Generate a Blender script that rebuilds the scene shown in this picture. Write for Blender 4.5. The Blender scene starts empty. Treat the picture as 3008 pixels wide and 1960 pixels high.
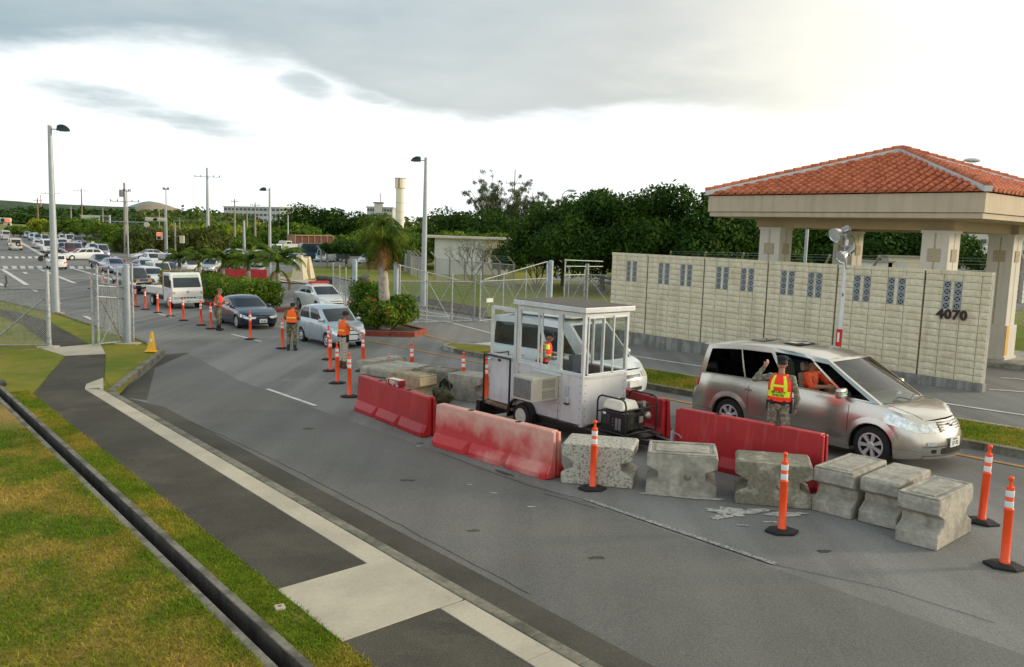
import bpy, bmesh, math, random
import numpy as np
from mathutils import Vector, Matrix
from math import sin, cos, pi, radians as rad, sqrt, atan2
random.seed(7); RNG = np.random.default_rng(11)
scene = bpy.context.scene
COL = scene.collection

# ---------------------------------------------------------------- camera
CAM_H = 3.92                                   # metres above the road below the photographer
PITCH = math.atan(300*cos(rad(1.83))/2450.0); ROLL = rad(1.83)
_r0 = Vector((1, 0, 0)); _u0 = Vector((0, sin(PITCH), cos(PITCH)))
FW = Vector((0, cos(PITCH), -sin(PITCH)))
RT = _r0*cos(ROLL) + _u0*sin(ROLL); UP = -_r0*sin(ROLL) + _u0*cos(ROLL)
cd = bpy.data.cameras.new('camera'); cam = bpy.data.objects.new('camera', cd); COL.objects.link(cam)
cd.sensor_width = 36.0; cd.lens = 36.0*2450/3008; cd.clip_start = 0.1; cd.clip_end = 9000
m = Matrix((RT, UP, -FW)).transposed().to_4x4(); m.translation = Vector((0, 0, CAM_H)); cam.matrix_world = m
scene.camera = cam

# ---------------------------------------------------------------- world: sky with an evening cloud deck
SUN_EL, SUN_AZ = rad(14), rad(82)              # azimuth clockwise from +Y
world = bpy.data.worlds.new("World"); scene.world = world; world.use_nodes = True
NT = world.node_tree; NT.nodes.clear()
def wn(t, **k):
    n = NT.nodes.new(t)
    for a, b in k.items(): setattr(n, a, b)
    return n
def wmath(op, a, b=None, c=None, clamp=False):
    n = wn('ShaderNodeMath', operation=op, use_clamp=clamp)
    for i, v in enumerate((a, b, c)):
        if v is None: continue
        if isinstance(v, (int, float)): n.inputs[i].default_value = v
        else: NT.links.new(v, n.inputs[i])
    return n.outputs[0]
def wmix(f, a, b):
    n = wn('ShaderNodeMix', data_type='RGBA')
    for i, v in ((0, f), (6, a), (7, b)):
        if isinstance(v, (int, float)): n.inputs[i].default_value = v
        elif isinstance(v, tuple): n.inputs[i].default_value = (*v, 1)
        else: NT.links.new(v, n.inputs[i])
    return n.outputs[2]
def wstep(x, lo, hi):
    n = wn('ShaderNodeMapRange', interpolation_type='SMOOTHSTEP'); NT.links.new(x, n.inputs[0])
    n.inputs[1].default_value = lo; n.inputs[2].default_value = hi; return n.outputs[0]
sky = wn('ShaderNodeTexSky', sky_type='NISHITA', sun_disc=False, sun_elevation=SUN_EL, sun_rotation=SUN_AZ)
sky.air_density = 1.0; sky.dust_density = 2.0; sky.altitude = 20
tc = wn('ShaderNodeTexCoord'); sep = wn('ShaderNodeSeparateXYZ'); NT.links.new(tc.outputs['Generated'], sep.inputs[0])
dx, dy, dz = sep.outputs
el = wmath('ARCSINE', dz); az = wmath('ARCTAN2', dx, dy)
# stretched cloud-plane coordinates (direction / height)
den = wmath('ADD', wmath('MAXIMUM', dz, 0.0), 0.10)
comb = wn('ShaderNodeCombineXYZ'); NT.links.new(wmath('DIVIDE', dx, den), comb.inputs[0]); NT.links.new(wmath('DIVIDE', dy, den), comb.inputs[1])
def wnoise(scale, detail, rough, off):
    mp = wn('ShaderNodeMapping'); NT.links.new(comb.outputs[0], mp.inputs[0]); mp.inputs[1].default_value = (off, off*0.7, off*1.3)
    n = wn('ShaderNodeTexNoise'); NT.links.new(mp.outputs[0], n.inputs[0]); n.inputs['Scale'].default_value = scale
    n.inputs['Detail'].default_value = detail; n.inputs['Roughness'].default_value = rough; return n.outputs[0]
nb = wnoise(0.55, 5, 0.5, 3.1); nf = wnoise(1.7, 6, 0.55, 9.2); nl = wnoise(0.3, 3, 0.5, 5.5)
# lower edge of the grey deck, as an elevation over azimuth; opened behind the viewer, out of view, to brighten the wall
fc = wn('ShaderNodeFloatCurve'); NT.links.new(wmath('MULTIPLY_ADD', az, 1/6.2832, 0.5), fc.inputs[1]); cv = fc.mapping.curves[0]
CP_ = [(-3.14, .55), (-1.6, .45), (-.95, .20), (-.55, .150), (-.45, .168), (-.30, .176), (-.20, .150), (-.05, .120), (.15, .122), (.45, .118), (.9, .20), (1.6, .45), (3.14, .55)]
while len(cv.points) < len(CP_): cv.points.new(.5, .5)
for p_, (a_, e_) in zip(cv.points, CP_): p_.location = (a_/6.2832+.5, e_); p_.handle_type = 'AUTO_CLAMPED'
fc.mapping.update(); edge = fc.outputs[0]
h = wmath('ADD', wmath('SUBTRACT', el, edge), wmath('ADD', wmath('MULTIPLY', wmath('SUBTRACT', nb, 0.5), 0.06), wmath('MULTIPLY', wmath('SUBTRACT', nf, 0.5), 0.09)))
deck = wstep(h, -0.010, 0.030)
def blobc(a_, e_, wa, we):
    q = wmath('ADD', wmath('POWER', wmath('ABSOLUTE', wmath('DIVIDE', wmath('SUBTRACT', az, a_), wa)), 2.0), wmath('POWER', wmath('ABSOLUTE', wmath('DIVIDE', wmath('SUBTRACT', wmath('ADD', el, wmath('MULTIPLY', wmath('SUBTRACT', az, a_), .16)), e_), we)), 2.0))
    return wstep(wmath('ADD', q, wmath('MULTIPLY', wmath('SUBTRACT', nf, .5), 7.0)), 2.0, -0.6)
lo = wmath('MAXIMUM', blobc(-.42, .118, .10, .012), wmath('MAXIMUM', blobc(-.245, .158, .028, .014), blobc(-.165, .150, .035, .010)))
deck = wmath('MAXIMUM', deck, wmath('MULTIPLY', lo, .8))
glow = wstep(wmath('ADD', az, wmath('MULTIPLY', wmath('SUBTRACT', nb, .5), .35)), 0.24, 0.50)
deck = wmath('MULTIPLY', deck, wmath('SUBTRACT', 1.0, wmath('MULTIPLY', glow, wstep(az, 1.3, .9))))
cool = wstep(wmath('ADD', az, wmath('MULTIPLY', wmath('SUBTRACT', nl, 0.5), 0.7)), 0.10, -0.45)
ccol = wmix(cool, (0.66, 0.68, 0.655), (0.35, 0.48, 0.545))
near_edge = wstep(h, .16, .0)
thick = wmath('ADD', wmath('MULTIPLY', wmath('SUBTRACT', nb, 0.5), 2.2), wmath('MULTIPLY', wmath('SUBTRACT', nf, 0.5), 1.0))
ccol = wmix(wmath('ADD', 0.22, thick, clamp=True), ccol, (0.80, 0.83, 0.82))
ccol = wmix(wmath('MULTIPLY', near_edge, .30), ccol, (0.45, 0.50, 0.50))
ccol = wmix(wstep(wmath('ADD', az, wmath('MULTIPLY', wmath('SUBTRACT', nf, .5), .3)), .04, .42), ccol, (1.0, 0.965, 0.84))
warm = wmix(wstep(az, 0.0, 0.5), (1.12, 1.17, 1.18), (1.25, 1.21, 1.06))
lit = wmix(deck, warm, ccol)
skyb = wmix(1.0, sky.outputs[0], sky.outputs[0])
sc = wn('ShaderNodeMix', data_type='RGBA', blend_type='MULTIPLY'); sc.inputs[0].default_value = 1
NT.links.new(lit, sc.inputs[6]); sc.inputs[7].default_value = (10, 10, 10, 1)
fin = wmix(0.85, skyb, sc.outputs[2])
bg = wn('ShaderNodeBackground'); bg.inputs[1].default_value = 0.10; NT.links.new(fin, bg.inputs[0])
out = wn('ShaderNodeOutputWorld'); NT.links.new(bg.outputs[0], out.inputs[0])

# ---------------------------------------------------------------- sun (veiled, low, to the right)
sl = bpy.data.lights.new('sun', 'SUN'); sun = bpy.data.objects.new('sun', sl); COL.objects.link(sun)
sl.energy = 2.4; sl.angle = rad(7); sl.color = (1.0, 0.84, 0.62)
sd = Vector((sin(SUN_AZ)*cos(SUN_EL), cos(SUN_AZ)*cos(SUN_EL), sin(SUN_EL)))
sun.rotation_euler = sd.to_track_quat('Z', 'Y').to_euler()
scene.render.engine = 'CYCLES'
scene.view_settings.view_transform = 'Standard'; scene.view_settings.look = 'None'
scene.view_settings.gamma = 1.0; scene.view_settings.exposure = 0.20
scene.view_settings.use_curve_mapping = False
scene.render.resolution_x = 1024; scene.render.resolution_y = 667
scene.cycles.transparent_max_bounces = 24

# ---------------------------------------------------------------- the lie of the land
# The road falls gently away from the viewer, then levels out at the crossing.
QN = [-0.15 + 0.3*i/8 for i in range(9)]
def _q(t): return -1.25 + (t+0.15)**2/0.6 if abs(t) <= 0.15 else (-1.25 if t < 0 else -1.25 + t)
def gz(x, y):
    t = 0.02*x - 0.0105*y + 1.25
    if t <= -0.15: return -1.25
    if t >= 0.15: return -1.25 + t
    i = min(7, int((t+0.15)/0.3*8)); a, b = QN[i], QN[i+1]; f = (t-a)/(b-a)
    return _q(a)*(1-f) + _q(b)*f
ES = Vector((-0.65, 0.76, 0)).normalized()     # along the road, away from the viewer
EN = Vector((0.76, 0.65, 0)).normalized()      # across the road, to the right
def XY(s, n): return (-0.65*s + 0.76*n, 0.76*s + 0.65*n)
def W(s, n, z=0.0):
    x, y = XY(s, n); return Vector((x, y, gz(x, y) + z))
def SN(x, y): return (-0.65*x + 0.76*y, 0.76*x + 0.65*y)
def ray(px, py):
    v = RT*(px-1504) - UP*(py-980) + FW*2450; return v/v.y
def G(px, py, dz=0.0):
    """ground point under a surveyed sight line (photo pixels 3008x1960)"""
    v = ray(px, py); lo_, hi_ = 1.0, 3000.0
    for _ in range(46):
        q = (lo_+hi_)/2; p = v*q
        if CAM_H + p.z > gz(p.x, p.y) + dz: lo_ = q
        else: hi_ = q
    p = v*lo_; return Vector((p.x, p.y, CAM_H + p.z))
def AT(px, py, Y):
    v = ray(px, py)*Y; return Vector((v.x, v.y, CAM_H + v.z))
NRM = Vector((-0.02, 0.0105, 1)).normalized()
def frame(p, fwd, tilt=True):
    """matrix with local x along fwd, z along the ground normal"""
    near = 0.02*p[0] - 0.0105*p[1] > -1.25
    z = NRM if (tilt and near) else Vector((0, 0, 1))
    f = Vector((fwd[0], fwd[1], 0)); f = (f - z*f.dot(z)).normalized(); y = z.cross(f)
    M = Matrix((f, y, z)).transposed().to_4x4(); M.translation = Vector(p); return M

# ---------------------------------------------------------------- object helpers
def tag(o, label=None, cat=None, group=None, kind=None):
    if label: o['label'] = label
    if cat: o['category'] = cat
    if group: o['group'] = group
    if kind: o['kind'] = kind
    return o
def thing(name, label, cat, loc=(0, 0, 0), rz=0.0, group=None, M=None):
    o = bpy.data.objects.new(name, None); COL.objects.link(o); o.empty_display_size = 0.2
    if M is not None: o.matrix_world = M
    else: o.location = loc; o.rotation_euler = (0, 0, rz)
    return tag(o, label, cat, group)
def children_of(o): return [c for c in bpy.data.objects if c.parent == o]
def dup(root, M, label=None, group=None, paint=None, kids=None):
    """copy a thing with its parts and their sub-parts"""
    r = root.copy(); COL.objects.link(r); r.matrix_world = M
    if label: r['label'] = label
    if group: r['group'] = group
    def rec(src, dst):
        for c in KIDS.get(src.name, []):
            d = c.copy(); COL.objects.link(d); d.parent = dst
            if paint is not None and c.get('_p') == 1:
                d.material_slots[0].link = 'OBJECT'; d.material_slots[0].material = paint
            rec(c, d)
    rec(root, r)
    if paint is not None and root.type == 'MESH':
        r.material_slots[0].link = 'OBJECT'; r.material_slots[0].material = paint
    return r
KIDS = {}
class MB:
    """collects shapes, then becomes ONE mesh object"""
    def __init__(s): s.v = []; s.f = []; s.m = []; s.M = Matrix.Identity(4); s.mi = 0
    def add(s, vs, fs, mi=None):
        b = len(s.v); M = s.M; idt = (M == Matrix.Identity(4))
        s.v += [tuple(v) for v in vs] if idt else [tuple(M @ Vector(v)) for v in vs]
        s.f += [tuple(i+b for i in f) for f in fs]; s.m += [s.mi if mi is None else mi]*len(fs); return s
    def box(s, c, d, rz=0, mi=None, taper=1.0):
        x, y, z = d[0]/2, d[1]/2, d[2]/2; C, S = cos(rz), sin(rz); vs = []
        for k in (-1, 1):
            t = taper if k > 0 else 1
            for a, b in ((-1, -1), (1, -1), (1, 1), (-1, 1)):
                X, Y = a*x*t, b*y*t; vs.append((c[0]+X*C-Y*S, c[1]+X*S+Y*C, c[2]+k*z))
        return s.add(vs, [(3, 2, 1, 0), (4, 5, 6, 7), (0, 1, 5, 4), (1, 2, 6, 5), (2, 3, 7, 6), (3, 0, 4, 7)], mi)
    def beam(s, a, b, w, h, up=(0, 0, 1), mi=None):
        a = Vector(a); b = Vector(b); d = (b-a).normalized(); u = Vector(up)
        if abs(d.dot(u)) > .99: u = Vector((1, 0, 0))
        r = d.cross(u).normalized(); u = r.cross(d); vs = []
        for p in (a, b):
            for i, j in ((-1, -1), (1, -1), (1, 1), (-1, 1)): vs.append(p + r*(i*w/2) + u*(j*h/2))
        return s.add(vs, [(0, 1, 2, 3), (7, 6, 5, 4), (0, 4, 5, 1), (1, 5, 6, 2), (2, 6, 7, 3), (3, 7, 4, 0)], mi)
    def tube(s, pts, r, n=8, mi=None, cap=True):
        pts = [Vector(p) for p in pts]; N = len(pts); rs = r if isinstance(r, (list, tuple)) else [r]*N
        vs = []; fs = []; u = None
        for i, p in enumerate(pts):
            d = (pts[min(i+1, N-1)] - pts[max(i-1, 0)]).normalized()
            if u is None: u = Vector((0, 0, 1)) if abs(d.z) < .9 else Vector((1, 0, 0))
            u = (u - d*u.dot(d)).normalized(); w = d.cross(u)
            for k in range(n):
                a = 2*pi*k/n; vs.append(p + (u*cos(a) + w*sin(a))*rs[i])
        for i in range(N-1):
            for k in range(n):
                k2 = (k+1) % n; fs.append((i*n+k, i*n+k2, (i+1)*n+k2, (i+1)*n+k))
        if cap: fs += [tuple(range(n-1, -1, -1)), tuple((N-1)*n+k for k in range(n))]
        return s.add(vs, fs, mi)
    def lathe(s, prof, n=16, mi=None, axis='z', c=(0, 0, 0), cap=True):
        vs = []; fs = []
        for r, z in prof:
            for k in range(n):
                a = 2*pi*k/n; p = (r*cos(a), r*sin(a), z)
                if axis == 'y': p = (p[0], p[2], p[1])
                if axis == 'x': p = (p[2], p[0], p[1])
                vs.append((p[0]+c[0], p[1]+c[1], p[2]+c[2]))
        for i in range(len(prof)-1):
            for k in range(n):
                k2 = (k+1) % n; fs.append((i*n+k, i*n+k2, (i+1)*n+k2, (i+1)*n+k))
        if cap: fs += [tuple(range(n-1, -1, -1)), tuple((len(prof)-1)*n+k for k in range(n))]
        return s.add(vs, fs, mi)
    def prism(s, poly, a, b, mi=None, plane='xz'):
        """polygon in a plane pushed from a to b along the third axis"""
        n = len(poly); vs = []
        for t in (a, b):
            for p in poly:
                vs.append((p[0], t, p[1]) if plane == 'xz' else ((t, p[0], p[1]) if plane == 'yz' else (p[0], p[1], t)))
        fs = [tuple(range(n)), tuple(range(2*n-1, n-1, -1))] + [(i, i+n, (i+1) % n+n, (i+1) % n) for i in range(n)]
        return s.add(vs, fs, mi)
    def ball(s, c, r, nu=12, nv=8, mi=None):
        rr = r if isinstance(r, (tuple, list)) else (r, r, r); vs = []; fs = []
        for j in range(1, nv):
            for i in range(nu):
                a = 2*pi*i/nu; b = pi*j/nv; vs.append((c[0]+rr[0]*sin(b)*cos(a), c[1]+rr[1]*sin(b)*sin(a), c[2]+rr[2]*cos(b)))
        for j in range(nv-2):
            for i in range(nu): i2 = (i+1) % nu; fs.append((j*nu+i, (j+1)*nu+i, (j+1)*nu+i2, j*nu+i2))
        t = len(vs); vs.append((c[0], c[1], c[2]+rr[2])); vs.append((c[0], c[1], c[2]-rr[2]))
        for i in range(nu):
            i2 = (i+1) % nu; fs.append((t, i, i2)); fs.append((t+1, (nv-2)*nu+i2, (nv-2)*nu+i))
        return s.add(vs, fs, mi)
    def grid(s, fn, nu, nv, mi=None):
        vs = [fn(i/nu, j/nv) for i in range(nu+1) for j in range(nv+1)]
        fs = [(i*(nv+1)+j, (i+1)*(nv+1)+j, (i+1)*(nv+1)+j+1, i*(nv+1)+j+1) for i in range(nu) for j in range(nv)]
        return s.add(vs, fs, mi)
    def mesh(s, name, fix=True):
        me = bpy.data.meshes.new(name); me.from_pydata(s.v, [], s.f)
        if any(s.m): me.polygons.foreach_set('material_index', s.m)
        if fix:
            bm = bmesh.new(); bm.from_mesh(me); bmesh.ops.recalc_face_normals(bm, faces=bm.faces); bm.to_mesh(me); bm.free()
        me.update(); return me
    def build(s, name, mats, parent=None, smooth=False, bevel=0, seg=2, fix=True, weld=0):
        me = s.mesh(name, fix)
        if weld:
            bm = bmesh.new(); bm.from_mesh(me); bmesh.ops.remove_doubles(bm, verts=bm.verts, dist=weld)
            bmesh.ops.recalc_face_normals(bm, faces=bm.faces); bm.to_mesh(me); bm.free()
        return link(name, me, mats, parent, smooth, bevel, seg)
def link(name, me, mats, parent=None, smooth=False, bevel=0, seg=2):
    for mt in (mats if isinstance(mats, (list, tuple)) else [mats]): me.materials.append(mt)
    if smooth:
        me.polygons.foreach_set('use_smooth', [True]*len(me.polygons))
        try: me.set_sharp_from_angle(angle=rad(smooth if smooth is not True else 42))
        except Exception: pass
    o = bpy.data.objects.new(name, me); COL.objects.link(o)
    if bevel:
        b = o.modifiers.new('bevel', 'BEVEL'); b.width = bevel; b.segments = seg; b.limit_method = 'ANGLE'; b.angle_limit = rad(40)
    if parent is not None:
        o.parent = parent; KIDS.setdefault(parent.name, []).append(o)
    return o
def same(o, parent, M, name=None):
    """another piece sharing the mesh data of o"""
    d = o.copy(); COL.objects.link(d); d.matrix_basis = M; d.parent = parent
    if parent is not None: KIDS.setdefault(parent.name, []).append(d)
    return d
def npmesh(name, V, F):
    me = bpy.data.meshes.new(name); V = np.ascontiguousarray(V, dtype=np.float32); F = np.ascontiguousarray(F, dtype=np.int32)
    me.vertices.add(len(V)); me.vertices.foreach_set('co', V.ravel()); k = F.shape[1]
    me.loops.add(F.size); me.loops.foreach_set('vertex_index', F.ravel())
    me.polygons.add(len(F)); me.polygons.foreach_set('loop_start', np.arange(0, F.size, k, dtype=np.int32))
    me.update(calc_edges=True); return me
# ---------------------------------------------------------------- materials
def mat(name, col, rough=0.6, metal=0.0, var=0.12, scale=4.0, col2=None, bump=0.0, bscale=60.0, coat=0.0, spec=0.5,
        coord='Object', emit=0, alpha=None, island=0.0, detail=5, c2lo=0.45, c2hi=0.62):
    mt = bpy.data.materials.new(name); mt.use_nodes = True; nt = mt.node_tree; b = nt.nodes['Principled BSDF']; L = nt.links.new
    if coord == 'World': c = nt.nodes.new('ShaderNodeNewGeometry').outputs['Position']
    else: c = nt.nodes.new('ShaderNodeTexCoord').outputs['Object']
    def noise(sc, de=5, ro=.55):
        n = nt.nodes.new('ShaderNodeTexNoise'); L(c, n.inputs['Vector']); n.inputs['Scale'].default_value = sc
        n.inputs['Detail'].default_value = de; n.inputs['Roughness'].default_value = ro; return n.outputs[0]
    n1 = noise(scale, detail)
    ramp = nt.nodes.new('ShaderNodeMapRange'); L(n1, ramp.inputs[0]); ramp.inputs[1].default_value = c2lo if col2 else .3
    ramp.inputs[2].default_value = c2hi if col2 else .7
    mx = nt.nodes.new('ShaderNodeMix'); mx.data_type = 'RGBA'; L(ramp.outputs[0], mx.inputs[0])
    a = tuple(x*(1-var) for x in col); d = tuple(min(1, x*(1+var)) for x in col)
    if col2: a, d = col, col2
    mx.inputs[6].default_value = (*a, 1); mx.inputs[7].default_value = (*d, 1); colr = mx.outputs[2]
    if col2 and var:
        n2 = noise(scale*6, 4); r2 = nt.nodes.new('ShaderNodeMapRange'); L(n2, r2.inputs[0]); r2.inputs[1].default_value = .3; r2.inputs[2].default_value = .7
        r2.inputs[3].default_value = 1-var; r2.inputs[4].default_value = 1+var
        m2 = nt.nodes.new('ShaderNodeVectorMath'); m2.operation = 'SCALE'; L(colr, m2.inputs[0]); L(r2.outputs[0], m2.inputs['Scale']); colr = m2.outputs[0]
    if island:
        g = nt.nodes.new('ShaderNodeNewGeometry'); r3 = nt.nodes.new('ShaderNodeMapRange'); L(g.outputs['Random Per Island'], r3.inputs[0])
        r3.inputs[3].default_value = 1-island; r3.inputs[4].default_value = 1+island
        m3 = nt.nodes.new('ShaderNodeVectorMath'); m3.operation = 'SCALE'; L(colr, m3.inputs[0]); L(r3.outputs[0], m3.inputs['Scale']); colr = m3.outputs[0]
    L(colr, b.inputs['Base Color']); b.inputs['Roughness'].default_value = rough; b.inputs['Metallic'].default_value = metal
    b.inputs['Specular IOR Level'].default_value = spec; b.inputs['Coat Weight'].default_value = coat; b.inputs['Coat Roughness'].default_value = .04
    if emit: L(colr, b.inputs['Emission Color']); b.inputs['Emission Strength'].default_value = emit
    if bump:
        bp = nt.nodes.new('ShaderNodeBump'); bp.inputs['Strength'].default_value = bump; bp.inputs['Distance'].default_value = .01
        L(noise(bscale, 6, .6), bp.inputs['Height']); L(bp.outputs[0], b.inputs['Normal'])
    mt['n'] = 1
    return mt
def leafmat(name, c1, c2, scale=.9, island=.35, trans=.25):
    mt = mat(name, c1, rough=.65, col2=c2, scale=scale, var=.2, island=island, spec=.12)
    nt = mt.node_tree; b = nt.nodes['Principled BSDF']; t = nt.nodes.new('ShaderNodeBsdfTranslucent'); ms = nt.nodes.new('ShaderNodeMixShader')
    src = b.inputs['Base Color'].links[0].from_socket; nt.links.new(src, t.inputs[0]); ms.inputs[0].default_value = trans
    o = nt.nodes['Material Output']; nt.links.new(b.outputs[0], ms.inputs[1]); nt.links.new(t.outputs[0], ms.inputs[2]); nt.links.new(ms.outputs[0], o.inputs[0]); return mt
def glassmat(name, tint, refl=1.0, rough=.02):
    mt = bpy.data.materials.new(name); mt.use_nodes = True; nt = mt.node_tree; nt.nodes.clear(); L = nt.links.new
    o = nt.nodes.new('ShaderNodeOutputMaterial'); t = nt.nodes.new('ShaderNodeBsdfTransparent'); g = nt.nodes.new('ShaderNodeBsdfGlossy')
    f = nt.nodes.new('ShaderNodeFresnel'); ms = nt.nodes.new('ShaderNodeMixShader'); f.inputs[0].default_value = 1.5
    tx = nt.nodes.new('ShaderNodeTexCoord'); n = nt.nodes.new('ShaderNodeTexNoise'); L(tx.outputs['Object'], n.inputs['Vector']); n.inputs['Scale'].default_value = 3
    mr = nt.nodes.new('ShaderNodeMapRange'); L(n.outputs[0], mr.inputs[0]); mr.inputs[3].default_value = .9; mr.inputs[4].default_value = 1.0
    vm = nt.nodes.new('ShaderNodeVectorMath'); vm.operation = 'SCALE'; vm.inputs[0].default_value = tint; L(mr.outputs[0], vm.inputs['Scale']); L(vm.outputs[0], t.inputs[0])
    g.inputs['Roughness'].default_value = rough; g.inputs[0].default_value = (refl, refl, refl, 1)
    gb = nt.nodes.new('ShaderNodeNewGeometry'); sb = nt.nodes.new('ShaderNodeMath'); sb.operation = 'SUBTRACT'; sb.use_clamp = True; L(f.outputs[0], sb.inputs[0]); L(gb.outputs['Backfacing'], sb.inputs[1]); L(sb.outputs[0], ms.inputs[0]); L(t.outputs[0], ms.inputs[1]); L(g.outputs[0], ms.inputs[2]); L(ms.outputs[0], o.inputs[0]); return mt
def ground_mat(name, base, patch, fine, speck=.0, patch_scale=.35, fine_scale=40, bump=.3, rough=.9, streak=0.0, streak_col=None, patch2=None, p2s=1.3, p2r=(.5, .6)):
    mt = bpy.data.materials.new(name); mt.use_nodes = True; nt = mt.node_tree; b = nt.nodes['Principled BSDF']; L = nt.links.new
    P = nt.nodes.new('ShaderNodeNewGeometry').outputs['Position']
    def noise(sc, de=6, ro=.6, vec=None):
        n = nt.nodes.new('ShaderNodeTexNoise'); L(vec or P, n.inputs['Vector']); n.inputs['Scale'].default_value = sc
        n.inputs['Detail'].default_value = de; n.inputs['Roughness'].default_value = ro; return n.outputs[0]
    def mr(x, a, b_, c=0, d=1):
        n = nt.nodes.new('ShaderNodeMapRange'); L(x, n.inputs[0])
        for i, v in enumerate((a, b_, c, d)): n.inputs[i+1].default_value = v
        return n.outputs[0]
    def mixc(f, a, b_):
        n = nt.nodes.new('ShaderNodeMix'); n.data_type = 'RGBA'
        for i, v in ((0, f), (6, a), (7, b_)):
            if isinstance(v, tuple): n.inputs[i].default_value = (*v, 1)
            elif isinstance(v, float): n.inputs[i].default_value = v
            else: L(v, n.inputs[i])
        return n.outputs[2]
    c = mixc(mr(noise(patch_scale), .40, .60), base, patch)
    if patch2: c = mixc(mr(noise(p2s, 7, .65), *p2r), c, patch2)
    if streak:
        mp = nt.nodes.new('ShaderNodeMapping'); L(P, mp.inputs[0]); mp.inputs['Rotation'].default_value = (0, 0, rad(40.5)); mp.inputs['Scale'].default_value = (1.1, .07, 1)
        c = mixc(mr(noise(1.0, 5, .55, mp.outputs[0]), .42, .66, 0, streak), c, streak_col)
    f = mr(noise(fine_scale, 4, .7), .25, .75, 1-fine, 1+fine)
    vm = nt.nodes.new('ShaderNodeVectorMath'); vm.operation = 'SCALE'; L(c, vm.inputs[0]); L(f, vm.inputs['Scale']); c = vm.outputs[0]
    if speck:
        v = nt.nodes.new('ShaderNodeTexVoronoi'); L(P, v.inputs['Vector']); v.inputs['Scale'].default_value = 48
        c = mixc(mr(v.outputs['Distance'], .05, .28, speck, 0), c, tuple(min(1, x*2.6) for x in base))
    L(c, b.inputs['Base Color']); b.inputs['Roughness'].default_value = rough; b.inputs['Specular IOR Level'].default_value = .15
    bp = nt.nodes.new('ShaderNodeBump'); bp.inputs['Strength'].default_value = bump; bp.inputs['Distance'].default_value = .02
    L(noise(fine_scale*.8, 6, .7), bp.inputs['Height']); L(bp.outputs[0], b.inputs['Normal']); return mt
asphalt = ground_mat('asphalt', (.198, .195, .186), (.152, .150, .144), .30, .42, .16, 42, .5, .85, .85, (.255, .253, .245), (.235, .228, .212), .5, (.58, .75))
asphalt_patch = ground_mat('older_asphalt', (.160, .157, .147), (.128, .126, .119), .32, .45, .2, 42, .5, .85, .4, (.215, .21, .20))
asphalt_gut = ground_mat('gutter_concrete', (.100, .093, .076), (.070, .066, .055), .22, .1, .5, 30, .3)
asphalt_walk = ground_mat('footpath_asphalt', (.098, .090, .072), (.070, .064, .053), .42, .45, .6, 60, .5, .95, 0, None, (.115, .105, .085), .9, (.56, .72))
concrete_walk = ground_mat('footpath_concrete', (.52, .47, .37), (.44, .40, .32), .10, .0, 1.1, 25, .1, .9, 0, None, (.33, .31, .26), 2.2, (.62, .78))
kerb_m = mat('kerb_concrete', (.20, .185, .145), .9, var=.25, scale=2, col2=(.105, .10, .075), bump=.4, bscale=40, coord='World')
kerb_pale = mat('kerb_pale_concrete', (.36, .35, .30), .9, col2=(.22, .21, .18), scale=2, bump=.3, bscale=40, coord='World')
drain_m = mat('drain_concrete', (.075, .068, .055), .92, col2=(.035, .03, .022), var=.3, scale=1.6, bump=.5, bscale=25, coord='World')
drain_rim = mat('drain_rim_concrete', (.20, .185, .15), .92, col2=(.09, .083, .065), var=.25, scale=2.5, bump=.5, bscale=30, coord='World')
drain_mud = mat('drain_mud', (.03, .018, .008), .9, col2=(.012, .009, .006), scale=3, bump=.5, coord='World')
lawn = ground_mat('lawn_grass', (.17, .15, .018), (.055, .125, .008), .45, 0, .22, 22, 1.0, .95, 0, None, (.30, .20, .055), .55, (.42, .58))
lawn_dry = ground_mat('dry_grass', (.24, .20, .052), (.135, .145, .028), .35, 0, .5, 22, 1.0, .95, 0, None, (.30, .215, .065), 1.6, (.48, .64))
turf = ground_mat('verge_turf', (.24, .22, .026), (.13, .17, .016), .30, 0, .35, 25, .8, .95, 0, None, (.26, .21, .06), 1.1, (.52, .68))
field = ground_mat('field_grass', (.15, .19, .025), (.22, .20, .045), .25, 0, .05, 3, .6, .95)
paint_w = mat('white_road_paint', (.62, .61, .57), .8, col2=(.36, .35, .33), scale=6, c2lo=.5, c2hi=.75, coord='World', bump=.2)
paint_old = mat('worn_white_paint', (.40, .39, .37), .85, col2=(.17, .165, .155), scale=26, c2lo=.40, c2hi=.55, coord='World')
paint_y = mat('yellow_road_paint', (.45, .22, .05), .8, col2=(.26, .16, .06), scale=5, coord='World')
white_dust = mat('plaster_dust', (.52, .50, .46), .95, col2=(.27, .265, .25), scale=14, coord='World')
galv = mat('galvanised_steel', (.42, .45, .46), .5, .35, col2=(.28, .31, .33), scale=9, var=.1)
galv_rust = mat('rusty_steel', (.20, .11, .05), .8, .2, col2=(.08, .04, .02), scale=12)
pole_grey = mat('grey_pole_paint', (.36, .40, .43), .45, .2, var=.08)
pole_conc = mat('concrete_pole', (.30, .27, .235), .9, var=.1, scale=3)
pole_wood = mat('brown_pole', (.24, .15, .09), .9, var=.2, scale=3)
dark_lamp = mat('dark_lamp_housing', (.012, .028, .030), .35, .2)
lamp_lens = mat('lamp_lens', (.5, .52, .5), .15)
rubber = mat('black_rubber', (.012, .012, .013), .75, var=.3, bump=.2)
tyre_m = mat('tyre_rubber', (.013, .013, .014), .8, var=.3, scale=12)
hub_m = mat('hubcap_silver', (.58, .58, .59), .35, .35)
orange_pl = mat('orange_plastic', (.95, .085, .012), .42, var=.10, scale=3)
reflect_w = mat('white_reflective_band', (.74, .76, .77), .35, var=.08, scale=20)
red_pl = mat('red_plastic', (.42, .010, .015), .42, col2=(.33, .008, .012), scale=1.2, var=.06, bump=.06, bscale=9)
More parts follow.
